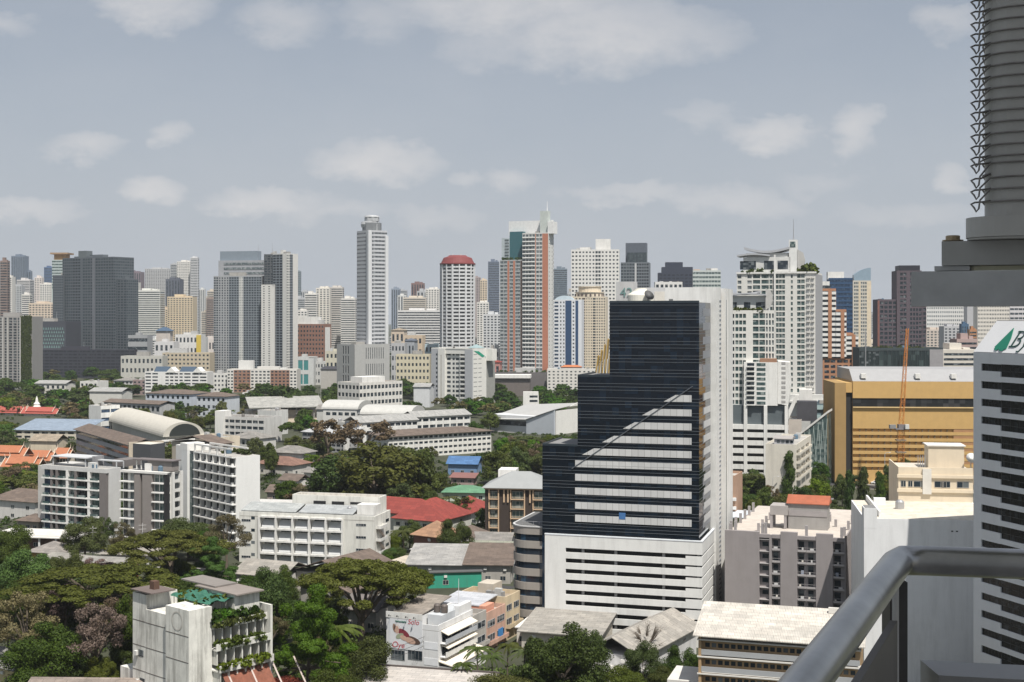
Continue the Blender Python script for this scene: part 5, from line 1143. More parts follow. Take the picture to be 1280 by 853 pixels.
# ================================================================ school grounds and the city's low buildings
def lowrise(name, label, pc, pl, pr, th, Y=None, top=None, h=None, rgb=(.62, .6, .56), F=None, Rr=None, roof='flat', rm=None, rh=2.5, b=None, cat='building', par=.7, dirt=.25, lc=False, ov=.8, axis='x', L=None, wm=None):
    b = Bd(name, label, cat, pc, pl, pr, th, Y=Y, top=top, h=h, b=b, lc=lc, wall=wm or mat(rgb, .85, .07, dirt), ins={k: .32 for k, v in (('F', F), ('R', Rr), ('L', L)) if v})
    for f, sp in (('F', F), ('R', Rr), ('L', L)):
        for s0, s1, nf, nb, ww, wh, sill, g, run, wm in sp or ():
            n = b.len(f)
            if nb == 0: b.fb(b.w, f, s0 * n, s1 * n, 0, b.h, -.32, 0)
            else: b.grid(f, s0 * n, s1 * n, 0, b.h, nf, nb, ww, wh, sill, g, .32, None, run)
    rm = rm or mat((.30, .26, .22), .9, .2, .2, kind='sheet')
    if roof == 'flat': b.done(par=par, rm=rm if rm else None)
    else:
        b.done(roof=False)
        if roof == 'hip': roof_hip(b.root, -b.a, 0, 0, b.b, b.h + .01, rh, rm, ov)
        elif roof == 'gable': roof_gable(b.root, -b.a, 0, 0, b.b, b.h + .19, rh, rm, ov, axis)
        elif roof == 'shed': roof_shed(b.root, -b.a - ov, ov, -ov, b.b + ov, b.h + .21, b.h + rh, rm)
        elif roof == 'barrel': roof_barrel(b.root, -b.a - ov, ov, -ov, b.b + ov, b.h + .01, rh, rm, axis)
    return b
SH = lambda rgb, v=.16, d=.2: mat(rgb, .85, v, d, kind='sheet')
GRS, BRS, REDS, BLUS, WHS, TANS = SH((.25, .24, .225)), SH((.16, .125, .105)), mat((.26, .055, .045), .8, .1, .1, kind='sheet'), mat((.26, .32, .40), .5, .06, .1, kind='sheet'), mat((.35, .35, .34), .7, .05, .1, kind='sheet'), SH((.32, .27, .21))
W3 = lambda n, k, run=False, ww=.6: [SP(0, 1, n, k, ww, .5, .3, None, run)]
# white school factory block in the middle
def buttress_school():
    b = Bd('buttressed_school', 'white school block with deep sunshades and stained flat roofs', 'school', 468, 299, 488, 14, Y=392, top=646, wall=mat((.70, .69, .64), .85, .05, .35), ins={'F': 1.3})
    a, D, hh = b.a, b.b, b.h; w = b.w; F = lambda p: b.ps('F', p); fh = 3.7
    b.fb(w, 'F', 0, F(322), 0, hh, -1.3, 0); b.fb(w, 'F', F(428), a, 0, hh, -1.3, 0); b.fb(w, 'F', F(322), F(428), hh - 1.3, hh, -1.3, 0)
    ed = [F(324 + 20.8 * i) for i in range(6)]
    for i in range(4):
        z = hh - 1.3 - (i + 1) * fh
        for k in range(5):
            q0, q1 = ed[k], ed[k + 1]
            b.win('F', q0 + 1.2, z + fh - .95, q1 - q0 - 1.8, .8, -1.26, G_DK, fr=4, frm=mat((.3, .3, .3)))
            b.item('sunshade', 'F', q0 + .5, z + fh - .15, 0, (round(q1 - q0, 1),), lambda q0=q0, q1=q1: MB().box(0, q1 - q0 - .6, -.5, 1.2, -.05, .5), white())
            b.item('apron', 'F', q0 + .7, z + .1, -1.28, (round(q1 - q0, 1), 1), lambda q0=q0, q1=q1: MB().extrude([(0, -.02, 2.5), (0, -.95, .5), (0, -.95, .3), (0, 0, .3)], (q1 - q0 - .9, 0, 0)), mat((.52, .53, .53), .8, .05))
        for p, ww in ((302, 3.0), (445, 3.2)): b.win('F', F(p), hh - 3.0 - i * fh, ww, .75, 0, G_DK, fr=4, frm=mat((.5, .5, .5)))
        b.win('F', F(314), hh - 2.3 - i * fh, 1.2, .9, 0, G_DK)
        b.win('R', D * .70, hh - 3.2 - i * fh, D * .2, .9, 0, G_DK)
        b.balc('R', D * .1, D * .4, hh - 3.9 - i * fh, 1.6, .9, white(.4))
        st = MB().extrude([(.3, D * .12, hh - 3.9 - i * fh), (.3, D * .5, hh - 3.9 - (i + 1) * fh), (.3, D * .5, hh - 3.6 - (i + 1) * fh), (.3, D * .12, hh - 3.6 - i * fh)], (.9, 0, 0)); st.build('stair_flight', mat((.35, .3, .27)), b.root)
    for q in ed: b.fb(b.mb('buttress', white(.3)), 'F', q - .3, q + .35, 0, hh - 1.31, -1.28, .35)
    b.fb(b.mb('stain_line', mat((.25, .22, .19))), 'F', .2, a, hh - 1.34, hh - 1.25, .001, .03)
    b.done(par=.0, rm=mat((.32, .32, .31), .9, .12, .3))
    roof_shed(b.root, -a + .3, -a * .58, .4, D * .55, hh + .4, hh + 2.0, SH((.38, .40, .40), .08)); roof_shed(b.root, -a * .56, -a * .16, .4, D * .5, hh + .4, hh + 2.0, SH((.38, .40, .41), .08))
    b.part('upper_storey', b.wm, -a * .68, -1.2, D * .56, D - .2, hh + .07, hh + 3.4); p = MB()
    x0, x1, y0, y1 = -a * .68, -1.2, D * .56, D - .2
    for bx in ((x0, x1, y0, y0 + .4), (x0, x1, y1 - .4, y1), (x0, x0 + .4, y0 + .41, y1 - .41), (x1 - .4, x1, y0 + .41, y1 - .41)): p.box(*bx, hh + 3.41, hh + 4.6)
    p.build('parapet', b.wm, b.root); b.part('roof', mat((.36, .29, .23), .95, .3, .3), x0 + .41, x1 - .41, y0 + .41, y1 - .41, hh + 3.41, hh + 3.5)
    for i in range(3): b.part('louver', DARK, x0 + 7 + i * 6, x0 + 11 + i * 6, y0 - .1, y0 - .01, hh + 2.0, hh + 2.9)
    b.part('lift_house', white(.4), -a * .15, -.5, D * .2, D * .5, hh + .07, hh + 3)
buttress_school()
# apartment complex at lower left
G_IN = glass((.016, .022, .024), share=.12)
def apartment_trio():
    wl = mat((.56, .56, .55), .8, .05, .1); br_ = mat((.17, .155, .15), .8, .06); ws = white(.1)
    b = Bd('grey_apartments', 'grey apartment block with dark framed balconies and flat canopy roof', 'apartment block', 133, 52, 151, 27, Y=440, top=589, wall=wl, ins={'F': 1.2}); a, D, hh = b.a, b.b, b.h; F = lambda p: b.ps('F', p); fh = 3.0
    b.fb(b.mb('brown_wall', br_), 'F', F(124), a - .3, 0, hh, -1.2, -.05)
    b.fb(b.w, 'F', 0, a, hh - .8, hh, -1.2, 0)
    for i in range(7):
        z = hh - .8 - (i + 1) * fh
        sl = b.mb('floor_slab', ws) if False else None
        b.item('balcony', 'F', 0, z, 0, (round(F(124), 1),), lambda: MB().box(0, F(124) - .05, -.2, 1.2, -.2, .25), ws)
        for p0, p1, g in ((53, 61, G_BL), (65, 69, G_DK), (71, 81, G_GR), (84, 92, G_GR), (94, 107, G_DK), (112, 122, G_GR)):
            b.win('F', F(p0), z + .3, F(p1) - F(p0), fh - .6, -1.16, G_IN if g is G_DK else g, fr=3, frm=mat((.2, .2, .2)))
            b.item('balcony_glass', 'F', F(p0), z + .26, -.1, (round(F(p1) - F(p0), 1),), lambda p0=p0, p1=p1: MB().box(0, F(p1) - F(p0), -.05, .02, 0, .75), G_GR)
    for p in (63, 69.5, 93): b.fb(b.mb('pier', br_), 'F', F(p), F(p) + .9, 0, hh - .81, -1.15, .1)
    for p in (82.5, 109.5): b.fb(b.mb('white_pier', ws), 'F', F(p), F(p) + 1.0, 0, hh - .81, -1.15, .12)
    b.done(par=.6); 
    roof_ = mat((.50, .51, .52), .7, .05)
    for x0, x1, y0, y1, z in ((-a, -a * .45, 4, 12, 3.0), (-a * .4, 0, 8, D * .9, 2.4)):
        b.part('canopy_slab', roof_, x0, x1, y0, y1, hh + z, hh + z + .35)
        for x_ in (x0 + .5, x1 - .8):
            for y_ in (y0 + .5, y1 - .8): b.part('canopy_post', roof_, x_, x_ + .3, y_, y_ + .3, hh + .07, hh + z)
    b.part('roof_room', br_, -a * .3, -a * .1, 12, 20, hh + .07, hh + 2.3); b.part('roof_room', mat((.25, .25, .26)), -a * .38, -a * .33, 5, 9, hh + .07, hh + 3.9)
    b.part('side_block', mat((.50, .49, .47)), -a - 7, -a - .01, 5, 20, 0, hh - .5)
    # dark cube and pale wing at the rear
    b2 = Bd('charcoal_cube', 'plain charcoal cube building with a pale roof behind the grey apartments', 'building', 188, 166, 206, 27, Y=500, top=556, wall=mat((.075, .078, .085), .8, .05)); b2.done(par=0, rm=mat((.6, .57, .5)))
    # middle block
    b = Bd('striped_apartments', 'apartment block with taupe shaft, dark end and white balcony lines', 'apartment block', 209, 151, 229, 24, Y=421, top=592, wall=ws, ins={'F': 1.2, 'R': 1.0}); a, D, hh = b.a, b.b, b.h; F = lambda p: b.ps('F', p); fh = 3.0; tp = mat((.26, .235, .22), .85, .06)
    b.fb(b.mb('taupe_shaft', tp), 'F', F(168), F(175), 0, hh, -1.2, .1); b.fb(b.mb('taupe_shaft', tp), 'F', F(178), F(190), 0, hh, -1.2, .1); b.fb(b.mb('dark_end', DARK), 'F', F(205), a, 0, hh, -1.2, .05)
    for i in range(8):
        z = hh - .4 - (i + 1) * fh
        b.item('balcony', 'F', -.3, z, 0, (1,), lambda: MB().box(0, F(167.5) + .3, -.5, 1.2, -.18, .2), ws); b.item('balcony', 'F', F(190.2), z, 0, (2,), lambda: MB().box(0, F(205) - F(190.3), -.5, 1.2, -.18, .2), ws)
        for p0, p1, g in ((152, 157, G_DK), (160, 167, G_PL), (191, 196, G_GR), (197, 203, G_GR)): b.win('F', F(p0), z + .3, F(p1) - F(p0), fh - .6, -1.16, G_IN if g is G_DK else g, fr=2, frm=ws)
        b.win('F', F(175.7), z + .5, F(177.3) - F(175.7), 1.6, -1.16, G_GR)
        b.balc('R', D * .5, D * .3, z, 1.0, 1.0, ws, n=-.9); b.win('R', D * .5, z + .3, D * .34, fh - .7, -.96, G_DK); b.win('R', D * .1, z + .3, D * .22, fh - .8, -.96, G_PL)
    b.fb(b.w, 'R', D * .36, D * .48, 0, hh, -1, 0); b.fb(b.w, 'R', D * .86, D, 0, hh, -1, 0)
    b.fb(b.w, 'F', 0, a, hh - .4, hh + .3, -1.2, .3); b.done(par=.0)
    b.part('roof_house', tp, -a * .55, -.5, 3, D * .8, hh + .31, hh + 3.4); b.part('roof_slab', mat((.16, .14, .14)), -a * .85, .2, 2.4, D * .85, hh + 3.4, hh + 3.75)
    for x_ in (-a * .8, -a * .7): b.part('roof_post', ws, x_, x_ + .3, 3, 3.3, hh + .31, hh + 3.4)
    # white egg-crate block
    b = Bd('egg_crate_apartments', 'bright white apartment block with deep box balconies and a blank end wall', 'apartment block', 290, 229, 325, 48, Y=425, top=572, wall=mat((.74, .74, .72), .8, .03, .06), ins={'F': 1.5}); a, D, hh = b.a, b.b, b.h; fh = 3.05; n = 9; nb = 6; q0 = a * .22
    b.fb(b.w, 'F', 0, q0 * .55, 0, hh, -1.5, .6); b.fb(b.mb('glass_strip', G_GR), 'F', q0 * .56, q0 * .99, 0, hh - 1, -1.5, -.3)
    bw = (a - q0) / nb
    for i in range(n + 1):
        z = hh - i * fh; b.item('floor_slab', 'F', q0, z, 0, (1,), lambda: MB().box(0, a - q0, 0, 1.5, -.35, 0), ws)
        if i < n:
            for k in range(nb):
                b.win('F', q0 + k * bw + .5, z - fh + .1, bw - 1.4, fh - .7, -1.46, G_IN, fr=2, frm=mat((.25, .25, .25)))
                b.item('balcony', 'F', q0 + k * bw + .35, z - fh + .001, 0, (2,), lambda: MB().box(0, bw - .36, .02, .1, 0, .9), mat((.16, .16, .17), .3))
                b.item('air_conditioner', 'F', q0 + k * bw + bw - 1.3, z - fh + .1, -.6, (3,), lambda: MB().box(0, .8, -.3, .3, 0, .8), ws)
    for k in range(nb): b.item('cross_wall', 'F', q0 + k * bw, 0, 0, (4,), lambda: MB().box(0, .32, .003, 1.5, 0, hh - .36), ws)
    b.done(par=0)
    fr = MB(); zt = hh + 2.2; fr.box(-a + q0, -.5, .2, .6, zt, zt + .5).box(-a + q0, -.5, 6, 6.4, zt, zt + .5)
    fr.build('roof_beam', ws, b.root)
    for k in range(5): b.part('roof_post', ws, -a + q0 + k * 5, -a + q0 + k * 5 + .5, .2, .6, hh + .07, zt)
    b.part('head_wall', ws, -a - 1, -a + q0 * .55, -.62, 6, hh + .01, hh + 2.4); crowns(b, (-a * .5, -1), (4, 10), hh, 1.3, 16)
    b.part('link_wall', ws, -a - 9, -a - 1.01, 2, 9, 0, hh + 1.0)
apartment_trio()

# --- old planted building at the bottom left
def planted_building():
    wl = mat((.70, .69, .64), .9, .14, .75)
    b = Bd('planted_building', 'weathered white stepped building overgrown with roof plants and green netting', 'building', 236, 176, 333, 42, Y=None, h=23, top=764, wall=wl)
    TW = b.ps('R', 265)
    a, D, hh = b.a, b.b, b.h; SX = a / 20
    w = b.w
    w.box(-7.2, 0, 0, TW, 0, hh)                         # corner stair tower
    w.box(-15.5, -7.201, 1.2, 8, 0, hh - 2.2)
    b.part('side_tower', wl, -20, -15.501, 1.3, 8, 0, hh + .4)
    ln = mat((.12, .10, .09), .95)
    for i in range(4): 
        for x0, x1, y in ((-7.1, -.1, -.03), (-15.4, -7.3, 1.17), (-19.9, -15.6, 1.27)): b.part('stain_line', ln, x0, x1, y, y + .05, 4.5 + i * 4.6, 4.62 + i * 4.6)
    c = MB()
    for k in range(20): t0, t1 = 2*math.pi*k/20, 2*math.pi*(k+1)/20; c.face((-3.6 + 1.5*math.cos(t0), -.05, hh - 2.3 + 1.5*math.sin(t0)), (-3.6 + 1.5*math.cos(t1), -.05, hh - 2.3 + 1.5*math.sin(t1)), (-3.6 + 1.7*math.cos(t1), -.05, hh - 2.3 + 1.7*math.sin(t1)), (-3.6 + 1.7*math.cos(t0), -.05, hh - 2.3 + 1.7*math.sin(t0)))
    c.build('round_emblem', mat((.55, .52, .47), .9), b.root)
    for i, (x, z) in enumerate(((-18, 11.8), (-17.6, 6.6), (-18.2, 2))): b.part('window', G_DK, x, x + 1.6, 1.24, 1.4, z, z + 1.2); b.part('air_conditioner', white(), x - .9, x - .1, .8, 1.28, z + .1, z + .9)
    # terraces stepping down the street side
    for i in range(3):
        z1 = hh - 3.2 - i * 3.7; off = i * 1.0
        w.box(-14, -2.2 + off, TW + .01, D, z1 - 3.7, z1 - .6)
        MB().box(-2.2 + off, .3 + off, TW + .05, D, z1 - 1.0, z1 - .75).build('terrace_slab', wl, b.root)
        MB().box(.1 + off, .3 + off, TW + .05, D, z1 - .749, z1 + .25).build('parapet', wl, b.root)
        for k in range(6): b.win('R', TW + 1 + k * (D - TW) / 6.2, z1 - 3.5, 1.6, 2.0, -2.19 + off, G_DK, fr=2, frm=mat((.3, .28, .25)))
        for k in range(7): MB().box(-2.19 + off, .0 + off, TW + .3 + k * (D - TW) / 6.6, TW + .55 + k * (D - TW) / 6.6, z1 - 3.6, z1 - 1.01).build('cross_wall', wl, b.root)
        g = crowns(b, (-.9 + off, .6 + off), (TW + .5, D - 1), z1 - .4, .85, 44, LEAF[('dark', 'olive', 'bright', 'dark')[i]])
    MB().box(-2.4, 1.2, D + .01, D + .5, 0, hh - 1.5).build('end_wall', wl, b.root)
    b.part('rear_house', wl, -12, -1, D * .62, D * .95, hh - 4.2, hh + 1.0); b.part('rear_roof', mat((.24, .21, .19)), -13, 0, D * .6, D * .97, hh + 1.0, hh + 1.25); b.part('shade_roof', mat((.22, .20, .185)), -19, -8, D * .66, D * .95, hh + 1.3, hh + 1.55)
    w.box(-14, -1.0, TW + .012, D, 0, hh - 14.2)
    # netting over the roof garden
    nt_ = MB(); nx, ny = 18, 18
    net = mat((.04, .135, .095), .9, .25, scale=1.2)
    P = [[(-a * .82 + (a * .82 - 1.0) * i / nx, 4.0 + (D * .62 - 4.0) * j / ny, hh + .4 + .55 * math.sin(i * .9) * math.sin(j * .7) + .12 * random.random()) for j in range(ny + 1)] for i in range(nx + 1)]
    for i in range(nx):
        for j in range(ny):
            if random.random() < .86: nt_.face(P[i][j], P[i+1][j], P[i+1][j+1], P[i][j+1])
    nt_.build('shade_net', net, b.root)
    for i in range(4):
        for j in range(3): b.part('net_post', mat((.3, .28, .26)), -a * .8 + i * a * .22, -a * .8 + .1 + i * a * .22, 5 + j * D * .2, 5.1 + j * D * .2, hh - 4, hh + .5)
    crowns(b, (-14, -2), (4, D - 6), hh - .2, .9, 14, LEAF['olive']); crowns(b, (-2.5, 0), (TW, D - 2), hh - 3.0, 1.3, 46, LEAF['dark']); crowns(b, (-3, 0), (TW, TW + 5), hh - 2.6, 1.1, 12, LEAF['bright'])
    b.part('roof_deck', ROOF, -14, -2.2, TW + .02, D - .1, hh - 4.19, hh - 4.1)
    b.part('sheet_roof', mat((.15, .12, .11)), -20, -13, .8, 6, hh + .9, hh + 1.1); b.part('water_tank', mat((.12, .07, .05)), -17, -15.6, 3, 4.2, hh + 1.1, hh + 2.6)
    # rusty awning
    MB().extrude([(1.6, TW + 1, 11.0), (6.8, TW + 1, 4.6), (6.8, TW + 1, 4.4), (1.6, TW + 1, 10.8)], (0, D - TW - 2, 0)).build('rusty_awning', mat((.22, .085, .055), .85, .25, .2, scale=1.0), b.root)
    for k in range(4): MB().extrude([(1.6, TW + 2 + k * 5, 11.08), (6.85, TW + 2 + k * 5, 4.68), (6.85, TW + 2.35 + k * 5, 4.68), (1.6, TW + 2.35 + k * 5, 11.08)], (0, 0, .05)).build('awning_strip', mat((.5, .42, .38)), b.root)
    b.done(roof=False, core=False)
    MB().box(-27, -20.01, 3, 12, 0, 8).build('side_wing', wl, b.root); MB().box(-27, -20.01, 6, 12, 13, 13.4).build('side_terrace', mat((.5, .5, .46)), b.root); MB().box(-27, -26.6, 6, 6.4, 0, 13).build('post', mat((.3, .27, .22)), b.root)
planted_building()
# ================================================================ school grounds
NW = W3
b = lowrise('school_wing', 'long white school wing with a shallow brown roof and three rows of windows', 485, 458, 614, 55, Y=690, top=546, rgb=(.70, .69, .65), F=[SP(0, 1, 4, 4, .5, .4, .35, None, False)], Rr=[SP(0, 1, 4, 21, .72, .42, .35, None, False)], roof='hip', rm=BRS, rh=2.2, ov=1.4)
b = lowrise('school_hall', 'white school hall with a long light metal roof behind the brown roofed wing', 449, 431, 522, 55, Y=735, top=529, rgb=(.70, .69, .66), Rr=[SP(0, .12, 1, 0), SP(.12, 1, 4, 9, .8, .45, .3)], roof='gable', axis='y', rm=WHS, rh=3.0)
b.part('side_wall', mat((.36, .37, .38)), -b.a, -.2, -.06, -.01, 0, b.h - .5)  # grey sheet puts the end wall's shade into its colour
b = lowrise('school_hall', 'second white school hall with a light metal roof, taller and farther along the wing', 519, 503, 588, 55, Y=775, top=522, rgb=(.70, .69, .66), Rr=[SP(0, 1, 4, 8, .8, .45, .3)], roof='gable', axis='y', rm=WHS, rh=3.0)
b = lowrise('solar_roof_offices', 'white three storey offices with a slanting row of solar panels', 449, 422, 503, 42, Y=930, top=480, rgb=(.66, .64, .60), F=[SP(0, 1, 5, 6, .7, .5, .25, None, False)], Rr=[SP(0, 1, 5, 12, .72, .5, .25, None, False)])
b.part('roof_box', white(), -b.a * .6, -1.5, b.b * .1, b.b * .62, b.h + .07, b.h + 4.5)
for i in range(12):
    y = b.b * .05 + i * b.b * .072; MB().extrude([(1.2, y, 9), (9, y, 3), (9, y, 3.3), (1.2, y, 9.3)], (0, b.b * .05, 0)).build('solar_panel', mat((.05, .06, .10), .3, .05), b.root)
b.part('canopy_base', white(), .1, 9.5, b.b * .03, b.b * .95, 0, 2.6)
for (lab, p0, p1, py, Y) in (('first white vaulted roof hall of the pair beside the school', 404, 446, 512, 830), ('second white vaulted roof hall with a grey gable, nearer the long school', 452, 512, 519, 800)):
    b = Bd('vaulted_hall', lab, 'hall', p1, p0, None, 16, Y=Y, top=py, b=24, wall=mat((.64, .63, .60), .85, .06, .15), group=None); b.done(roof=False)
    roof_barrel(b.root, -b.a - 1, 1, -.5, 25, b.h + .01, 5, mat((.48, .475, .45), .7, .06, .1), 'x'); b.part('gable_end', mat((.42, .43, .44)), .01, .3, 1, 23, b.h - 3, b.h + 1.5)
    for i in range(5): b.win('F', 2 + i * b.a / 5.4, b.h - 4, b.a / 8, 2.0)
b = lowrise('canteen_terrace', 'pale flat roofed terrace building with dark openings before the vaulted halls', 449, 405, 470, 40, Y=790, top=531, rgb=(.60, .59, .56), F=[SP(0, 1, 3, 6, .7, .5, .2, None, False)], Rr=[SP(0, 1, 3, 4, .6, .5, .2, None, False)], rm=CONC)
b = lowrise('louvred_classrooms', 'grey louvred classroom building with a ribbed roof at the edge of the grove', 432, 378, 447, 30, Y=720, top=543, rgb=(.36, .36, .36), F=[SP(0, 1, 4, 9, .85, .5, .25)], Rr=[SP(0, .3, 4, 2, .8, .5, .2), SP(.3, 1, 1, 0)], roof='shed', rh=2.5, rm=SH((.45, .46, .47)), b=16)
b.part('white_stair', white(), -.6, .4, -1.2, 3.0, 0, b.h + .1)
b = Bd('arched_hall', 'big arched hall with a pale curved roof and dark open end', 'hall', 207, 138, 252, 60, Y=745, top=546, wall=mat((.5, .49, .46), .85, .1, .2)); b.done(roof=False)
x0, D = -b.a, b.b; roof_barrel(b.root, -b.a - 2, 2, -2, D + 1, b.h + .01, 8, mat((.50, .475, .42), .75, .06, .15), 'x', n=22)
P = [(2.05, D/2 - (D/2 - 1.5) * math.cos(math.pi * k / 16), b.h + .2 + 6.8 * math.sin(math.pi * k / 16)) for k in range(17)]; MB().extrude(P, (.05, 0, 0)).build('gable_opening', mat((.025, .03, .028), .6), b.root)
b.part('eave', white(), -b.a - 2, 3.4, D - 1, D + 1.4, b.h - 1.2, b.h + .6); b.part('eave', white(), 2.2, 5, -3, D + 2, b.h - 2.4, b.h - 1.6)
b = lowrise('white_classrooms', 'white classroom block with open galleries right of the arched hall', 330, 272, 346, 25, Y=775, top=524, rgb=(.58, .57, .55), F=[SP(0, 1, 4, 8, .85, .5, .2)], rm=GRS, b=18)
b.part('white_tower', white(), -b.a - .1, -b.a + 5.5, -2.4, 6, 0, b.h + 4)
lowrise('flat_annex', 'flat white annex beyond the open galleries', 345, 322, 360, 30, Y=830, top=515, rgb=(.6, .6, .58))
b = lowrise('cream_canteen', 'cream canteen building with a dark window strip and red writing on its wall', 276, 243, 300, 40, Y=600, top=549, rgb=(.66, .58, .46), F=[SP(.2, .8, 1, 3, .8, .4, .3)], rm=WHS); 
q = MB(); q.box(.02, .08, b.b * .3, b.b * .75, b.h * .62, b.h * .74); q.build('sign_strip', mat((.50, .12, .08)), b.root)
lowrise('low_roof_hall', 'low brown gray roofed hall between the arched hall and the canteen', 270, 215, 290, 35, Y=585, top=556, rgb=(.4, .36, .3), roof='gable', axis='y', rm=BRS, rh=3)
lowrise('grey_roof_annex', 'grey roofed annex with a white side below the open galleries', 318, 285, 345, 35, Y=700, top=549, rgb=(.6, .59, .56), F=NW(2, 6), roof='hip', rm=GRS, rh=3)
b = lowrise('slanting_school', 'long slanting three storey grey school building beside the orange temple roofs', 163, 95, None, 58, Y=600, top=557, rgb=(.40, .40, .42), F=[SP(0, 1, 5, 1, 1, .4, .35)], roof='gable', rm=BRS, rh=2.6, b=14, ov=1.2)
b.part('stone_end', mat((.52, .45, .36), .9, .25), .01, 1.2, -1, 15, 0, b.h + 1.5)
b = lowrise('blue_metal_hall', 'low hall with a wide pale blue metal roof among dark trees', 105, 18, None, 9, Y=800, top=539, rgb=(.6, .55, .46), roof='shed', rh=5, rm=BLUS, b=26, F=[SP(0, 1, 2, 8, .7, .5, .2)])
lowrise('cream_gable_house', 'cream house with a broken gable beside the blue metal roof', 70, 38, None, 10, Y=690, top=552, rgb=(.6, .52, .40), roof='gable', rm=TANS, rh=3, b=12)
b = lowrise('white_cube_house', 'white cube house with a blue striped side on the tree line', 126, 111, 150, 40, Y=850, top=509, rgb=(.72, .72, .70), Rr=[SP(0, 1, 3, 2, .9, .4, .3, G_BL)])
lowrise('grey_roofed_building', 'long low grey roofed building running toward the arched hall', 200, 130, 215, 30, Y=905, top=506, rgb=(.42, .42, .42), roof='gable', rm=BRS, rh=2, b=14, F=NW(2, 12, True))
# temple roofs
def thai_roof(name, label, px, py, w, rgb, Y, steps=2):
    c = pt(px, py, Y); t = empty(name, (c.x, Y, 0), R(-12), label, 'temple hall'); m = mat(rgb, .75, .12, scale=.8); wm = mat((.66, .62, .55), .85, .1, .2); W_ = w / FP * Y; z = c.z; edge = mat((.62, .52, .42), .8)
    MB().box(-W_ * .42, W_ * .42, -3.2, 3.2, 0, z - 3).build('wall', wm, t)
    for k in range(steps):
        L = W_ * (.5 - .13 * k); zz = z + k * 1.1
        MB().extrude([(-L, -4.6 + k * .8, zz - 3.4 + k * .5), (-L, 0, zz + .2), (-L, 4.6 - k * .8, zz - 3.4 + k * .5), (-L, 4.6 - k * .8, zz - 3.6 + k * .5), (-L, 0, zz - .1), (-L, -4.6 + k * .8, zz - 3.6 + k * .5)], (2 * L, 0, 0)).build('roof', m, t)
        for sx in (-1, 1): MB().path([(sx * L, -4.7 + k * .8, zz - 3.5 + k * .5), (sx * L, 0, zz + .5), (sx * L, 4.7 - k * .8, zz - 3.5 + k * .5)], .22, 5).build('gable_board', edge, t); MB().path([(sx * L, 0, zz + .3), (sx * L * 1.02, 0, zz + 1.3), (sx * L * 1.06, 0, zz + 2.4)], [.2, .14, .04], 5).build('finial', edge, t)
    for i in range(5): MB().box(-W_ * .36 + i * W_ * .17, -W_ * .36 + i * W_ * .17 + 1.0, -3.26, -3.2, 1, z - 4.2).build('window', G_DK, t)
ORG = (.38, .15, .08)
for lab, px, py, w, Y in (('orange temple roof at the edge of the picture, largest of the three orange roofs', 10, 560, 58, 660), ('small orange temple roof between the larger two', 48, 566, 46, 665), ('orange temple roof standing alone beside the slanting school', 80, 563, 24, 672), ('low orange temple roof in front of the other orange roofs', 30, 574, 52, 640)):
    thai_roof('temple_hall', lab, px, py, w, ORG, Y)
for lab, px, py, w, Y in (('red roofed pink temple hall at the picture edge', 14, 510, 60, 1000), ('red roofed pink temple hall with a small white spire', 52, 511, 50, 990)): thai_roof('temple_hall', lab, px, py, w, (.36, .09, .07), Y)
t = empty('temple_spire', (pt(46, 500, 1010).x, 1010, 0), 0, 'small white temple spire rising between the red roofs', 'spire'); m = MB(); z = pt(46, 497, 1010).z; m.lathe([(3, 0), (3, z - 7), (2.2, z - 6), (2.4, z - 5), (1.2, z - 3.4), (.9, z - 1.4), (.15, z + 1.0)], n=12); m.build('spire_body', white(), t); MB().box(-4, 4, -4, 4, 0, 5).build('plinth', mat((.5, .28, .24)), t)
# sports stand and hall
b = Bd('grandstand', 'grandstand with a long sloping grey roof beside the school trees', 'grandstand', 398, 310, None, -18, Y=900, top=512, b=20, wall=mat((.52, .47, .40), .9, .1, .2)); b.done(roof=False)
MB().extrude([(-b.a, -6, b.h + 2), (-b.a, 16, b.h + 8), (-b.a, 16, b.h + 8.5), (-b.a, -6, b.h + 2.5)], (b.a + 3, 0, 0)).build('roof', SH((.36, .36, .34)), b.root)
for i in range(6): MB().box(-b.a, 0, -5 + i * 2 - 4, -3 + i * 2 - 4, 0, 2 + i * 1.2).build('seat_row', mat((.5, .44, .36), .9, .1), b.root)
for i in range(8): q = -b.a + 2 + i * b.a / 8; MB().box(q, q + .6, -4, -3.4, 0, b.h + 2.2).build('post', CONC, b.root)
b = Bd('modern_hall', 'wide white angular hall with a folded pale roof behind the trees', 'hall', 690, 612, 742, -14, Y=830, top=514, b=42, lc=False, wall=mat((.52, .54, .57), .8, .05)) if False else Bd('modern_hall', 'wide white angular hall with a folded pale roof behind the trees', 'hall', 692, 612, 735, 34, Y=830, top=522, wall=mat((.60, .61, .62), .8, .05, .1)); a, D, hh = b.a, b.b, b.h
b.done(roof=False)
rf = mat((.40, .40, .39), .7, .05, .1)
MB().face((-a - 2, -2, hh - 3), (-a * .4, -2.5, hh - 2), (-a * .3, D * .6, hh + 4), (-a, D, hh + 4)).face((-a * .4, -2.5, hh - 2), (1.5, -2, hh + 5), (1, D * .5, hh + 6.5), (-a * .3, D * .6, hh + 4)).face((-a * .3, D * .6, hh + 4), (1, D * .5, hh + 6.5), (1, D + 2, hh + 7), (-a, D, hh + 4)).build('roof', rf, b.root)
MB().extrude([(-a * .4, -1.5, hh - 2.4), (1.2, -1.5, hh + 4.6), (1.2, -1.5, 0), (-a * .4, -1.5, 0)], (0, 1.4, 0)).build('front_wall', mat((.46, .49, .53), .8, .05), b.root)
b.part('window_band', G_DK, -a, -a * .42, -.1, -.01, hh - 6.5, hh - 3.4); MB().box(.02, 1.2, 1, D, 0, hh + 4.0).build('side_wall', white(.1), b.root)
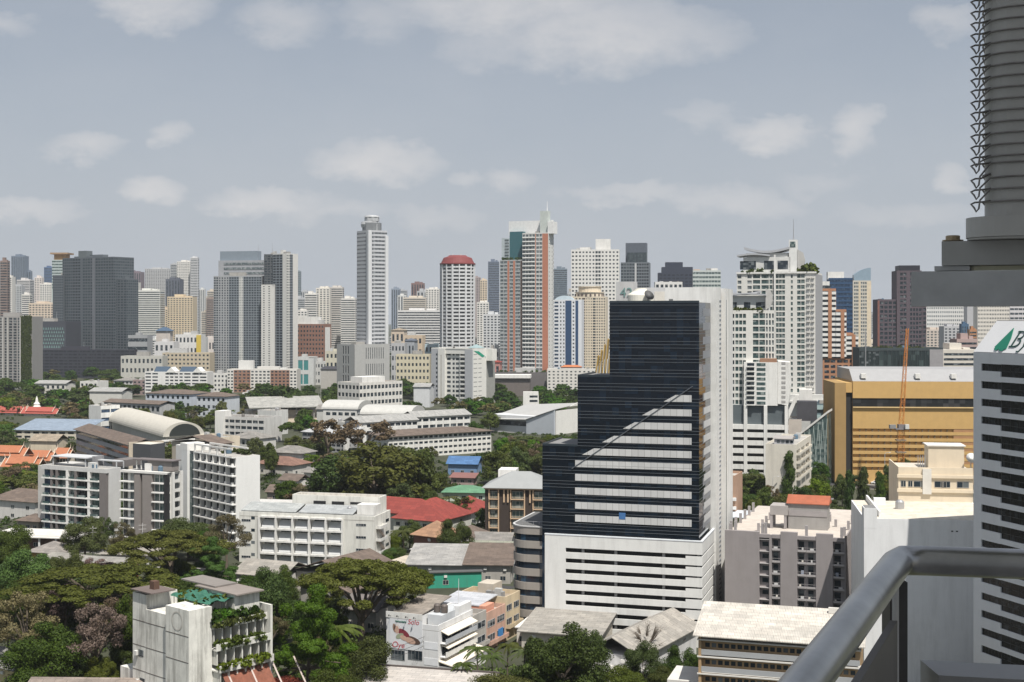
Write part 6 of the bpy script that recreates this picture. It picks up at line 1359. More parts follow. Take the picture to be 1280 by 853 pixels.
MB().extrude([(1.2, D * .4, hh + 6), (1.2, D * .75, hh + 9), (1.2, D, hh + 6)], (.4, 0, 0)).build('gable', white(), b.root)
p = pt(664, 497, 950); t = empty('white_v_sign', (p.x, 950, 0), 0, 'white tapered gate tower with dark panes standing behind the angular hall', 'tower'); u = 950 / FP
MB().extrude([(-10*u, 0, p.z - 8), (10*u, 0, p.z - 8), (9*u, 0, p.z + 4), (-6*u - 4*u, 0, p.z + 4)], (0, 5, 0)).build('head', white(), t); MB().box(-6*u, 6*u, 1, 4, 0, p.z - 8.01).build('base', white(), t)
for i in range(3): MB().box(-2*u, 8*u, -.06, -.01, p.z - 6.5 + i * 3.2, p.z - 5 + i * 3.2).build('window', G_DK, t)
# ================================================================ houses among the trees
def house(label, pc, py, wpx, h, th=15, roof='hip', rm=GRS, rh=2.6, rgb=(.6, .57, .52), b=None, name='house', axis='x', nw=3, ov=.9):
    x = Bd(name, label, 'house', pc, pc - wpx, None, th, h=h, top=py, b=b or 9, wall=mat(rgb, .85, .08, .25)); n = max(1, int(h // 3.2))
    for i in range(n):
        for k in range(nw): q = (k + .5) * x.a / nw; x.win('F', q - min(.8, x.a / nw * .3), .9 + i * 3.1, min(1.6, x.a / nw * .6), 1.3, 0, G_DK, fr=2, frm=mat((.6, .58, .54)))
        for k in range(2): x.win('R', (k + .3) * x.b / 2, .9 + i * 3.1, 1.4, 1.3, 0, G_DK, fr=2, frm=mat((.6, .58, .54)))
    if x.O.y < 460 and h > 3.8:
        for k in range(2): x.item('air_conditioner', 'F', random.uniform(.5, x.a - 1.5), h - 1.3 - k * .2, 0, (k,), lambda: MB().box(0, .85, -.4, 0, 0, .6), white())
    x.done(roof=False)
    if roof == 'hip': roof_hip(x.root, -x.a, 0, 0, x.b, h + .01, rh, rm, ov)
    elif roof == 'gable': roof_gable(x.root, -x.a, 0, 0, x.b, h + .19, rh, rm, ov, axis)
    elif roof == 'flat': x.part('roof', rm, -x.a - .4, .4, -.4, x.b + .4, h + .01, h + .25)
    else: roof_shed(x.root, -x.a - ov, ov, -ov, x.b + ov, h + .21, h + rh, rm)
    return x
GRNR = mat((.13, .28, .17), .6, .06, .1, kind='sheet'); BLUR = mat((.085, .18, .36), .5, .06, kind='sheet'); TILE = mat((.34, .205, .13), .8, .14, .1, kind='sheet')
x = house('big villa with a broad red hipped roof behind the buttressed school', 548, 652, 56, 6.5, 28, 'hip', REDS, 6.0, (.62, .62, .56), 22, nw=5); roof_hip(x.root, -x.a - 17, -x.a * .45, 6, 18, x.h + .6, 4.6, REDS, 1.0); x.part('wall_wing', x.wm, -x.a - 16, -x.a - .01, 7, 17, 0, 6.4)
house('white villa with a bright red hipped roof left of the low hotel', 598, 640, 44, 5, 24, 'hip', REDS, 4.6, (.66, .66, .64), 14, nw=4)
house('tan tiled villa with dark timber balconies behind the buttressed school', 551, 672, 34, 8.4, 34, 'hip', TILE, 4.0, (.16, .08, .06), 10).part('balcony_slab', white(.2), -11, .8, -1.2, -.02, 3.8, 4.1)
house('house with a weathered brown roof beside the tan tiled villa', 590, 672, 26, 5, 20, 'hip', BRS, 2.6, (.5, .47, .43), 12)
house('green roofed bungalow between the grove and the low hotel', 606, 616, 52, 3.6, 6, 'hip', GRNR, 2.2, (.5, .56, .48), 12, nw=5)
house('bright blue metal roof shed at the edge of the grove', 596, 581, 36, 5, 12, 'gable', BLUR, 3.2, (.16, .26, .42), 10)
house('lower red and blue shed in front of the blue metal roof', 592, 598, 28, 3, 12, 'shed', mat((.22, .11, .10)), 1.6, (.4, .3, .28), 6)
house('white walled house with a mossy grey roof below the sheds of the hotel', 634, 690, 46, 5, 10, 'gable', SH((.27, .28, .23)), 1.8, (.64, .62, .58), 14, nw=5)
house('house with a low weathered roof left of the banded office block', 636, 678, 50, 4, 8, 'gable', GRS, 2, (.6, .58, .55), 12, nw=4)
house('long shed with a pale left roof and brown right roof above the green fence', 640, 708, 130, 4.5, 5, 'shed', SH((.34, .335, .325)), 3.2, (.42, .4, .37), 16, nw=5)
house('brown metal roofed shed leaning against the banded office block', 638, 707, 56, 5.2, 5, 'shed', BRS, 3.4, (.4, .38, .35), 16, nw=3)
house('yellow walled garden house at the end of the buttressed school', 522, 708, 40, 4, 25, 'flat', mat((.52, .46, .38), .9, .15, .3), 2, (.55, .47, .26), 12)
house('first wide brown shed before the buttressed school, with a light patch on its roof', 440, 722, 70, 5.5, 30, 'gable', BRS, 3.6, (.45, .42, .38), 20, axis='y')
house('second brown shed lower down among the treetops beside the great rain tree', 438, 742, 62, 5, 30, 'gable', BRS, 3, (.42, .4, .37), 16, axis='y')
house('old grey shed with a white gutter left of the brown sheds', 352, 722, 58, 5, 22, 'gable', SH((.33, .31, .28)), 2.8, (.55, .53, .5), 14)
house('low white walled lean-to at the foot of the old grey shed', 335, 738, 48, 3.4, 16, 'shed', SH((.5, .49, .47)), 1.2, (.66, .65, .62), 6)
house('ruined white house with dark cracked roof under the sheds, beside the planted building', 470, 765, 40, 5, 24, 'gable', SH((.2, .18, .17)), 2.5, (.5, .48, .45), 10)
x = house('flat white carport with slender columns by the grey apartments', 100, 672, 110, 4.2, 10, 'flat', mat((.62, .60, .56), .85, .08, .2), 1, (.13, .075, .06), 12, nw=1)
for i in range(6): x.part('column', white(.2), -x.a + i * x.a / 5.3, -x.a + i * x.a / 5.3 + .5, -2.0, -1.5, 0, 4.1)
x.part('canopy', mat((.62, .60, .56)), -x.a - .4, .4, -2.6, -.41, 4.0, 4.25)
house('yellow walled house with a grey tiled roof under the carport', 72, 692, 36, 4.2, 20, 'hip', SH((.27, .25, .235)), 2.6, (.60, .38, .14), 10)
house('grey roofed white house among round bushes at lower edge of the carport', 98, 706, 66, 4, 12, 'hip', SH((.31, .295, .27)), 2.2, (.66, .65, .62), 11)
house('orange walled house half hidden by pink blossom', 150, 708, 52, 4.6, 14, 'gable', SH((.30, .29, .27)), 1.4, (.52, .15, .06), 10)
house('grey roofed row house behind the orange walled house', 186, 694, 60, 4.2, 10, 'hip', SH((.31, .29, .26)), 2.2, (.62, .62, .6), 12, nw=5)
house('brown roofed villa with white balconies at the picture edge', 44, 628, 56, 7, 25, 'hip', BRS, 3.6, (.62, .6, .57), 14)
house('small brown roof below the brown villa', 48, 652, 26, 3.6, 20, 'hip', BRS, 2, (.3, .26, .22), 8)
house('rusty brown roofed long house beside the egg crate apartments', 366, 582, 46, 5, 28, 'hip', mat((.23, .135, .105), .9, .12, .1, kind='sheet'), 3.2, (.58, .56, .52), 14)
house('pale two storey house with a grey hipped roof above the rusty long house', 378, 567, 40, 8, 24, 'hip', GRS, 3, (.62, .60, .56), 12, nw=4)
house('white gabled house under the trees beside the rusty long house', 372, 602, 22, 4, 30, 'gable', BRS, 2.4, (.66, .64, .6), 8)
house('long dark brown roof house above the blue tarpaulin', 390, 617, 56, 3.6, 12, 'gable', BRS, 2.4, (.35, .3, .27), 10)
house('small white house with a dark gable in the middle of the grove', 402, 592, 22, 4, 25, 'gable', GRS, 2, (.68, .66, .63), 8)
house('flat white house among the trees left of the great green tree', 432, 586, 26, 6, 20, 'flat', white(.2), 1, (.66, .65, .63), 8)
house('house with a mossy dark green roof beneath the school wing', 508, 569, 66, 6, -18, 'gable', SH((.12, .13, .085)), 3.5, (.45, .48, .5), 14)
house('pale house beside the blue tarpaulin behind the buttressed school', 372, 632, 60, 5, 10, 'flat', mat((.55, .54, .52), .9, .1, .3), 1, (.6, .58, .55), 12)
t = at(358, 640, 5); e = empty('blue_tarpaulin', (t.x, t.y, 0), 0, 'crumpled bright blue tarpaulin over a roof behind the buttressed school', 'tarpaulin')
m = MB(); P = [[(-5 + i * 1.2, -3 + j * 1.1, 5.3 + 1.3 * math.sin(i * 1.3 + j) * .5 + random.random() * .7 + (1.2 if 2 < i < 6 and 1 < j < 5 else 0)) for j in range(7)] for i in range(9)]
for i in range(8):
    for j in range(6): m.face(P[i][j], P[i+1][j], P[i+1][j+1], P[i][j+1])
m.build('cover', mat((.06, .14, .42), .6, .1), e); MB().box(-4.8, 4.6, -2.8, 3.4, 0, 5.2).build('shed_wall', mat((.4, .4, .4)), e)
# sheds around the podium
house('grey metal roof shed at the foot of the parking podium', 748, 796, 96, 4.5, 17, 'shed', SH((.33, .315, .29)), 2.2, (.52, .48, .42), 14, nw=5)
house('long pale ridge roofed shed beside a bare tree in front of the podium', 800, 822, 66, 6, 30, 'gable', SH((.36, .34, .31)), 3.4, (.60, .60, .60), 30, axis='y')
house('grey roofed shed with white lean-to right of the ridge roofed shed', 852, 800, 50, 4.5, 17, 'shed', SH((.42, .39, .35)), 2, (.55, .52, .47), 12, nw=4)
house('low white roof behind the grey metal shed', 690, 788, 44, 4, 17, 'flat', white(.3), 2, (.66, .62, .55), 10)
house('flat white roof at the bottom edge below the bare tree', 845, 852, 110, 3.4, 17, 'flat', mat((.6, .58, .55), .9, .1, .3), 2, (.6, .58, .55), 8)
b = Bd('wide_roof_shed', 'large pale flat roof with a dark gutter at the bottom edge beside the billboard house', 'shed', 600, 436, None, 14, h=5, top=874, b=13, wall=mat((.4, .38, .36))); b.done(roof=False); roof_shed(b.root, -b.a, 0, 0, 13, b.h + .2, b.h + 1.2, SH((.50, .47, .44), .08)); b.part('gutter', mat((.10, .085, .08)), -b.a - .3, .3, 13.0, 13.4, b.h + .5, b.h + 1.5)
b = Bd('rusty_roof_shed', 'wide low shed with rust streaked grey roof sheets at the bottom edge', 'shed', 192, 22, None, 2, h=5, top=880, b=15, wall=mat((.35, .3, .27))); b.done(roof=False); roof_gable(b.root, -b.a, 0, 0, 15, b.h + .2, 2.4, mat((.25, .21, .185), .9, .3, .3, kind='sheet', scale=.3), .5)
house('yellow walled house with a grey roof at the lower picture corner', 18, 838, 50, 4.5, 35, 'gable', SH((.26, .25, .24)), 2, (.6, .5, .28), 9)
x = house('long green sheet metal fence shed beneath the pale shed roof', 602, 715, 90, 4.2, -8, 'flat', mat((.1, .1, .1)), 1, (.04, .32, .22), 2, nw=1)
house('small dark gabled annex behind the grey apartment block roof', 1004, 640, 26, 6, 20, 'gable', SH((.55, .54, .53)), 2.4, (.4, .4, .4), 8)
house('grey low roof between the tall dark cypresses and the grey apartment roof', 1040, 632, 38, 4, 10, 'gable', SH((.2, .19, .19)), 2, (.4, .38, .36), 9)
house('pale blue flat roof behind the stub columned roof', 968, 650, 62, 8, 19, 'flat', mat((.56, .60, .64), .7, .05, .1), 1, (.5, .5, .5), 16)
# low city blocks between park and towers: (name, label, pc, pl, pr, th, Y, top, rgb, F)
wn = lambda n, k: [SP(0, 1, n, k, .5, .45, .3)]
bl = [
 ('blue_roof_apartments', 'white apartment block with blue pitched roofs and stacked balconies', 259, 181, None, 6, 1240, 466, (.72, .71, .69), [SP(0, .22, 7, 2, .8, .45, .35), SP(.22, .32, 1, 0), SP(.32, .62, 7, 4, .7, .45, .35), SP(.62, 1, 7, 3, .8, .45, .35)]),
 ('beige_window_block', 'long beige block with a grid of small windows left of the striped condominium', 262, 203, None, 5, 1480, 442, (.52, .45, .34), wn(7, 12)),
 ('pale_low_offices', 'pale low office row with a deep shadow line beside the beige window block', 203, 151, None, 4, 1440, 446, (.50, .49, .45), wn(3, 10)),
 ('grey_parking_block', 'grey layered block at the foot of the dark condominium', 184, 160, None, 6, 1600, 420, (.32, .33, .34), [SP(0, 1, 5, 1, 1, .4, .3)]),
 ('white_corner_offices', 'white low offices with a yellow end bay below the blue pavilion roof', 251, 219, None, 6, 1620, 419, (.68, .67, .65), wn(4, 7)),
 ('white_school_house', 'white house block beside the blue pavilion roof', 217, 193, None, 8, 1580, 428, (.64, .63, .63), wn(3, 4)),
 ('pink_terrace', 'low pink white terrace far behind the beige window block', 272, 253, None, 4, 1900, 424, (.66, .60, .56), wn(2, 5)),
 ('white_row', 'white house row with open windows beside the brick panel apartments', 285, 258, None, 4, 1300, 468, (.66, .65, .62), wn(4, 6)),
 ('brick_hotel', 'brown brick hotel with a dense grid of white framed windows', 405, 371, 414, 16, 1500, 406, (.25, .135, .10), wn(13, 9)),
 ('teal_glass_shop', 'low block with a teal glass front beneath the brick hotel', 392, 372, None, 5, 1420, 447, (.55, .56, .55), [SP(0, .7, 2, 2, .8, .7, .1, mat((.06, .22, .22), .3))]),
 ('cluttered_rowhouses', 'cluttered pale rowhouses right of the teal glass shop', 408, 393, None, 5, 1430, 453, (.5, .5, .49), wn(3, 4)),
 ('cream_flats', 'small cream flats beside the grey podium of the silver tower', 422, 407, None, 6, 1400, 440, (.56, .53, .43), wn(4, 3)),
 ('dark_roof_hall', 'low hall with a dark roof left of the grey podium', 424, 401, None, 6, 1360, 462, (.45, .43, .4), []),
 ('cream_long_block', 'cream long block with two rows of square windows behind the emblem block', 537, 495, None, 3, 1380, 444, (.58, .53, .40), wn(5, 9)),
 ('pale_blue_shop', 'pale blue shop block peeking out behind the emblem block', 546, 531, None, 5, 1430, 431, (.44, .54, .58), wn(4, 3)),
 ('beige_villa_block', 'beige villa block right of the silver tower', 505, 489, None, 8, 1600, 413, (.60, .50, .40), wn(3, 3)),
 ('peach_apartments', 'peach apartments with a dark side before the long white hotel', 528, 505, None, 8, 1560, 420, (.58, .47, .35), wn(4, 4)),
 ('slate_house', 'slate roofed house in front of the peach apartments', 518, 506, None, 8, 1520, 426, (.35, .37, .40), wn(2, 3)),
 ('grey_rowhouses', 'grey rowhouses under the beige villa block', 506, 489, None, 5, 1480, 430, (.45, .45, .46), wn(4, 4)),
 ('red_roof_cafe', 'small red roofed house between the emblem block and the brick tower', 625, 606, None, 6, 1280, 453, (.4, .2, .18), wn(2, 3)),
 ('white_flat_school', 'white flat school right of the emblem block', 624, 611, None, 5, 1320, 437, (.6, .6, .58), wn(4, 3)),
 ('white_workshop', 'white workshop with blue sides in the trees left of the emblem block', 537, 517, None, 8, 1080, 484, (.6, .61, .62), []),
 ('grey_roof_villa', 'grey roofed villa with white walls left of the blue roofed apartments', 166, 142, None, 14, 1260, 476, (.55, .54, .52), wn(3, 5)),
 ('red_brown_rowhouse', 'red brown rowhouse right of the grey roofed villa', 182, 166, None, 8, 1250, 476, (.30, .23, .22), wn(4, 3)),
 ('white_two_storey', 'white two storey house at the park edge with stacked balconies', 122, 100, None, 14, 1180, 478, (.68, .67, .64), wn(3, 4)),
 ('pale_gable_house', 'pale gable house among the park trees nearest the green wall', 82, 44, None, 10, 1200, 480, (.62, .60, .55), wn(2, 6)),
 ('white_end_house', 'white house half hidden by a grey leafless tree in the park', 152, 112, None, 10, 1010, 490, (.58, .57, .53), []),
 ('blue_side_school', 'long low school with blue painted side and brown roof before the white apartments', 238, 182, 262, 22, 985, 493, (.50, .54, .60), wn(3, 9)),
 ('blue_side_wing', 'school wing with blue trim and brown roof right of the long blue school', 282, 246, None, 22, 965, 496, (.56, .59, .63), wn(3, 6)),
 ('white_gate_house', 'tiny white arched gate house at the foot of the brick panel apartments', 311, 303, None, 4, 1150, 492, (.72, .71, .69), []),
 ('roof_row_building', 'long grey roof row right of the grandstand', 425, 396, None, 4, 860, 512, (.5, .5, .48), []),
]
for (n, lab, pc, pl, pr, th, Y, top, rgb, F_) in bl:
    roofs = {'blue_roof_apartments': None, 'grey_roof_villa': ('hip', GRS), 'blue_side_school': ('hip', BRS), 'blue_side_wing': ('hip', BRS), 'pale_gable_house': ('gable', WHS), 'white_end_house': ('gable', WHS), 'red_roof_cafe': ('hip', REDS), 'slate_house': ('hip', SH((.12, .14, .18))), 'dark_roof_hall': ('shed', mat((.05, .05, .06))), 'roof_row_building': ('gable', GRS), 'white_workshop': ('gable', WHS), 'beige_villa_block': ('hip', TANS)}.get(n)
    b = lowrise(n, lab, pc, pl, pr, th, Y=Y, top=top, rgb=rgb, F=F_, b=None if pr else 18, roof=roofs[0] if roofs else 'flat', rm=roofs[1] if roofs else CONC, rh=2.6, dirt=.12)
    if n == 'blue_roof_apartments':
        for p0, p1 in ((192, 209), (224, 242)): roof_gable(b.root, -b.a + b.ps('F', p0), -b.a + b.ps('F', p1), 1, 14, b.h + .3, 5, mat((.05, .08, .12), .6, .08), .2, 'x')
        for p0 in (209, 242): X0 = -b.a + b.ps('F', p0); MB().extrude([(X0, -1, b.h), (X0 + 8, -1, b.h), (X0 + 8, -1, b.h + 1), (X0 + 4, -1, b.h + 5), (X0, -1, b.h + 1)], (0, 12, 0)).build('gable_front', white(), b.root)
    if n == 'white_corner_offices': b.part('yellow_bay', mat((.62, .46, .08)), -5.5, .3, -.5, -.01, 0, b.h)
    if n == 'brick_hotel': blk(b, 'roof_storey', 372, 396, 396, 3, 16, white()); b.part('end_bay', white(), .02, .1, 3, b.b - 3, 2, b.h - 3)
p = pt(204, 411, 1700); t = empty('blue_pavilion', (p.x, 1700, 0), 0, 'broad blue hipped pavilion roof among the low houses', 'pavilion'); MB().box(-9, 9, 0, 14, 0, p.z - 3).build('wall', mat((.55, .5, .46)), t); roof_hip(t, -9, 9, 0, 14, p.z - 2.9, 5, mat((.06, .10, .16), .6, .05), 1.5)
# ================================================================ far skyline
def far(name, label, pl, pr, top, rgb, Y, style='band', g=None, fl=3.4, group=None, cat='tower', crown=None, side=.0):
    """far tower: one mesh, wall and glass strips"""
    x0, x1 = (pl - 640) / FP * Y, (pr - 640) / FP * Y; h = H - (top - HY) / FP * Y; w = x1 - x0; d = min(w, 30); g = g or G_DK
    mb = MB(); mb.box(0, w, 0, d, 0, h); nb = int(max(1, h // fl)); k0 = len(mb.f)
    zmin = max(0, H - 95 / FP * Y)
    if style == 'band':
        k = 0
        while (k + 1) * fl < h - 1:
            z = h - 1 - (k + 1) * fl
            if z < zmin: break
            mb.box(-.03 if False else .5, w - .5, -.12, .01, z + .4, z + fl * .55); mb.box(w - .01, w + .1, 1.5, d - 1.5, z + .4, z + fl * .55); k += 1
    elif style == 'grid':
        nx = max(2, int(w / 4.2)); k = 0
        while (k + 1) * fl < h - 1:
            z = h - 1 - (k + 1) * fl
            if z < zmin: break
            for i in range(nx): mb.box((i + .22) * w / nx, (i + .78) * w / nx, -.12, .01, z + .5, z + fl * .6)
            k += 1
    elif style == 'stripe':
        nx = max(3, int(w / 5))
        for i in range(nx): mb.box((i + .3) * w / nx, (i + .75) * w / nx, -.12, .01, zmin, h - 3)
    n1 = len(mb.f)
    for (a, b, t) in crown or ((.3, .7, 4),): mb.box(a * w, b * w, d * .2, d * .8, h + .001, h + t)
    me = mb.mesh(name, [mat(rgb, .85, .05), g]); idx = [1 if k0 <= i < n1 else 0 for i in range(len(mb.f))]; me.polygons.foreach_set('material_index', idx)
    o = bpy.data.objects.new(name, me); COL.objects.link(o); o.location = (x0, Y, 0); o.rotation_euler = (0, 0, side); tag(o, label, cat, group); return o
CW, CG, CB, CD, CC = (.66, .64, .60), (.42, .43, .44), (.16, .20, .26), (.10, .11, .14), (.60, .50, .38)
FAR = [
 (0, 9, 326, (.25, .19, .17), 1700, 'band', 'brown and white banded tower cut by the picture edge'), (14, 31, 320, CB, 3600, 'stripe', 'hazy blue grey tower standing alone at the far end of the city'), (31, 38, 339, CB, 3620, 'stripe', 'lower hazy blue grey tower leaning on the lone blue grey one'),
 (3, 15, 346, CW, 2300, 'grid', 'white tower with square windows beside the banded tower'), (15, 27, 357, CG, 2500, 'grid', 'grey white tower with a rounded top behind the green wall building'), (21, 37, 350, (.58, .56, .55), 2800, 'band', 'pale tower with a flat mushroom top behind the green wall building'), (27, 37, 368, CW, 2200, 'band', 'short white tower above the green wall building'),
 (36, 67, 379, (.62, .52, .42), 1900, 'grid', 'cream block with red brown stripes left of the dark condominium'), (43, 52, 347, (.66, .60, .56), 2600, 'grid', 'slim cream tower with a beige cap above the cream striped block'), (50, 64, 355, CW, 2500, 'grid', 'white tower with two dark openings near the top, left of the dark condominium'), (55, 65, 334, (.10, .16, .28), 3000, 'band', 'deep blue far tower left of the hat roofed tower'),
 (150, 176, 340, (.20, .16, .18), 3000, 'stripe', 'purple brown tower with a sloping top right of the dark condominium'), (152, 171, 353, CW, 2700, 'stripe', 'white striped tower below the purple brown one'), (181, 213, 336, (.46, .46, .46), 3100, 'grid', 'unfinished pale grey tower with a ragged top'), (213, 223, 330, CG, 2800, 'band', 'narrow grey tower, lowest of the tall white trio'), (221, 239, 327, CW, 2780, 'grid', 'broad white tower, middle of the tall white trio'), (238, 247, 322, (.60, .60, .60), 2760, 'band', 'tallest white grey tower of the trio near the beige hotel'), (207, 225, 349, CD, 2600, 'stripe', 'dark tower with white stripes below the tall white trio'),
 (168, 200, 363, (.62, .62, .58), 2100, 'band', 'white condominium with strong floor lines and a roof hut'), (203, 210, 386, CC, 2200, 'grid', 'narrow beige annex beside the beige stepped hotel'), (209, 241, 371, (.60, .50, .36), 2150, 'grid', 'beige hotel with a stepped ornamental top'), (258, 268, 373, (.30, .24, .21), 2300, 'band', 'slim brown tower beside the striped condominium'), (158, 172, 389, (.62, .52, .40), 2200, 'grid', 'cream low tower right of the dark condominium'),
 (365, 375, 339, (.22, .27, .29), 2400, 'band', 'grey teal tower peeking out behind the striped condominium'), (366, 382, 373, CG, 2200, 'band', 'grey low tower right of the striped condominium'), (381, 396, 367, CW, 2000, 'band', 'white condominium, first of the white row behind the brick hotel'), (395, 412, 360, (.66, .63, .57), 2030, 'grid', 'white condominium with bright end wall, second of the white row behind the brick hotel'), (411, 428, 359, (.56, .53, .49), 2060, 'band', 'cream grey condominium, tallest of the white row behind the brick hotel'), (426, 444, 373, CW, 2010, 'band', 'white condominium touching the silver tower in the white row'), (372, 384, 388, CW, 1900, 'grid', 'low white block in front of the white condominium row'),
 (489, 500, 361, (.24, .28, .34), 3200, 'stripe', 'hazy blue grey tower just right of the silver tower'), (514, 530, 354, (.22, .14, .13), 2600, 'stripe', 'red brown tower with a white edge between silver and round towers'), (504, 532, 372, (.60, .54, .46), 2300, 'band', 'beige apartment tower in front of the red brown one'), (521, 534, 364, CG, 2500, 'stripe', 'grey striped tower beside the red brown one'), (532, 549, 361, CW, 2350, 'grid', 'white tower left of the round condominium'), (497, 552, 388, (.62, .61, .60), 1750, 'band', 'long white hotel slab between the silver and round towers'),
 (592, 601, 347, (.34, .28, .27), 2900, 'grid', 'brown grey tower just right of the round condominium'), (596, 611, 378, CW, 2000, 'grid', 'white stepped tower with dark recesses right of the round condominium'), (600, 609, 350, CC, 2500, 'grid', 'cream thin tower above the white stepped one'), (610, 624, 327, (.15, .18, .24), 2600, 'band', 'slim tall blue grey tower left of the brick and glass tower'), (604, 626, 393, (.55, .56, .57), 1650, 'grid', 'white block with a dark blue core left of the brick and glass tower'), (692, 709, 336, (.17, .21, .25), 2300, 'band', 'blue grey tower right of the brick and glass tower'),
 (1089, 1098, 392, CG, 2600, 'band', 'small grey tower beside the arched top tower'), (1180, 1200, 408, (.45, .45, .46), 1500, 'grid', 'grey low block with dark windows in front of the long white slab'), (1202, 1211, 405, (.06, .12, .2), 1450, 'stripe', 'narrow blue glass block with white edge in front of the long slabs'), (1158, 1181, 412, (.55, .48, .42), 1650, 'grid', 'beige small block before the long white apartment slab'), (1212, 1221, 412, (.40, .20, .1), 1400, 'band', 'narrow rust orange block beside the blue glass block'), (1179, 1222, 437, (.60, .56, .5), 900, 'band', 'cream stepped house behind the yellow garage beside the dark glass block'), (1196, 1222, 424, (.40, .30, .28), 980, 'band', 'maroon brown house above the cream stepped house'),
]
for pl, pr, top, rgb, Y, st, lab in FAR: far('distant_tower', lab, pl, pr, top, rgb, Y, st, crown=((.25, .6, random.uniform(2, 5)), (.65, .85, random.uniform(1, 3))))
# hat-roofed tower
p = pt(74, 316, 2000); t = empty('hat_tower', (p.x, 2000, 0), 0, 'glass tower with a broad flat orange brown hat roof behind the dark condominium', 'tower'); u = 2000 / FP
MB().box(-9*u, 9*u, 0, 25, 0, p.z - 9*u).build('wall', mat((.42, .48, .47), .6), t)
for i in range(10): MB().box(-9*u, 9*u, -.15, -.02, p.z - 12*u - i * 4.4, p.z - 10.4*u - i * 4.4).build('window_band', G_GR, t)
MB().box(-7*u, 7*u, 2, 23, p.z - 8.99*u, p.z - 2*u).build('crown', mat((.48, .27, .12)), t); MB().box(-11*u, 11*u, -2, 27, p.z - 1.99*u, p.z).build('hat_roof', mat((.34, .22, .13)), t)
# hazy fill: small far towers and mid-rises, told apart only by tone and the stretch of skyline they stand in
LM = [(-20, 70, 'left of the dark condominium'), (155, 270, 'between the dark and the striped condominium'), (370, 446, 'between the striped condominium and the silver tower'), (486, 552, 'between the silver and the round tower'), (592, 628, 'between the round and the brick glass tower'), (690, 765, 'right of the brick glass tower'), (1026, 1100, 'around the arched top tower'), (1150, 1285, 'beyond the yellow garage')]
TN = [('white', (.60, .60, .58)), ('grey', (.40, .41, .42)), ('cream', (.56, .50, .42)), ('blue grey', (.22, .26, .31)), ('brown', (.30, .24, .21))]
rs = random.Random(11)
for x0, x1, where in LM:
    n = max(6, int((x1 - x0) / 4.2)); seen = {}
    for i in range(n):
        tn, rgb = rs.choice(TN[:1] + TN[:3] if rs.random() < .7 else TN); w = rs.uniform(5, 14); x = rs.uniform(x0, x1 - w); Y = rs.uniform(2900, 5200)
        lab = f'hazy {tn} far tower {where}'; far('distant_tower', lab, x, x + w, rs.uniform(360, 398), rgb, Y, rs.choice(('band', 'grid', 'stripe')), group=lab, fl=4.5)
    n = max(8, int((x1 - x0) / 3.2))
    for i in range(n):
        tn, rgb = rs.choice(TN[:3]); w = rs.uniform(10, 26); x = rs.uniform(x0, x1 - w * .6); Y = rs.uniform(1750, 2900)
        top = HY + (H - rs.uniform(12, 46)) * FP / Y
        if not free((x + w / 2 - 640) / FP * Y, Y, 12): continue
        lab = f'low {tn} far block {where}'; far('distant_block', lab, x, x + w, top, rgb, Y, rs.choice(('band', 'grid')), group=lab, cat='building')
# ================================================================ trees
def noise_dir(n): v = rng.normal(size=(n, 3)); return v / np.linalg.norm(v, axis=1)[:, None]
def leaf_mesh(name, cl, per, size, m, flat=0.0, up=.35, shell=.55):
    """cl: clump centres and radii; leaf-sized quads spread through each clump's outer layer"""
    P, Nn = [], []
    for (cx, cy_, cz, rx, rz) in cl:
        d = noise_dir(per); d[:, 2] += up * rng.random(per); d /= np.linalg.norm(d, axis=1)[:, None]
        r = shell + (1 - shell) * rng.random(per) ** .6
        P.append(np.stack([cx + d[:, 0] * r * rx, cy_ + d[:, 1] * r * rx, cz + d[:, 2] * r * rz], 1)); Nn.append(d)
    P = np.concatenate(P); d = np.concatenate(Nn) + rng.normal(size=P.shape) * .45; d[:, 2] = d[:, 2] * (1 - flat) + flat * 1.2; d /= np.linalg.norm(d, axis=1)[:, None]
    t = np.cross(d, noise_dir(len(P))); t /= np.linalg.norm(t, axis=1)[:, None] + 1e-9; b = np.cross(d, t); s = size * (.6 + .8 * rng.random(len(P)))[:, None]
    V = np.stack([P - t*s - b*s*.6, P + t*s - b*s*.6, P + t*s + b*s*.6, P - t*s + b*s*.6], 1).reshape(-1, 3)
    me = bpy.data.meshes.new(name); n = len(P); me.vertices.add(4*n); me.vertices.foreach_set('co', V.ravel()); me.loops.add(4*n); me.loops.foreach_set('vertex_index', np.arange(4*n)); me.polygons.add(n); me.polygons.foreach_set('loop_start', np.arange(0, 4*n, 4)); me.polygons.foreach_set('loop_total', np.full(n, 4)); me.materials.append(m); me.update(); me.validate(); return me
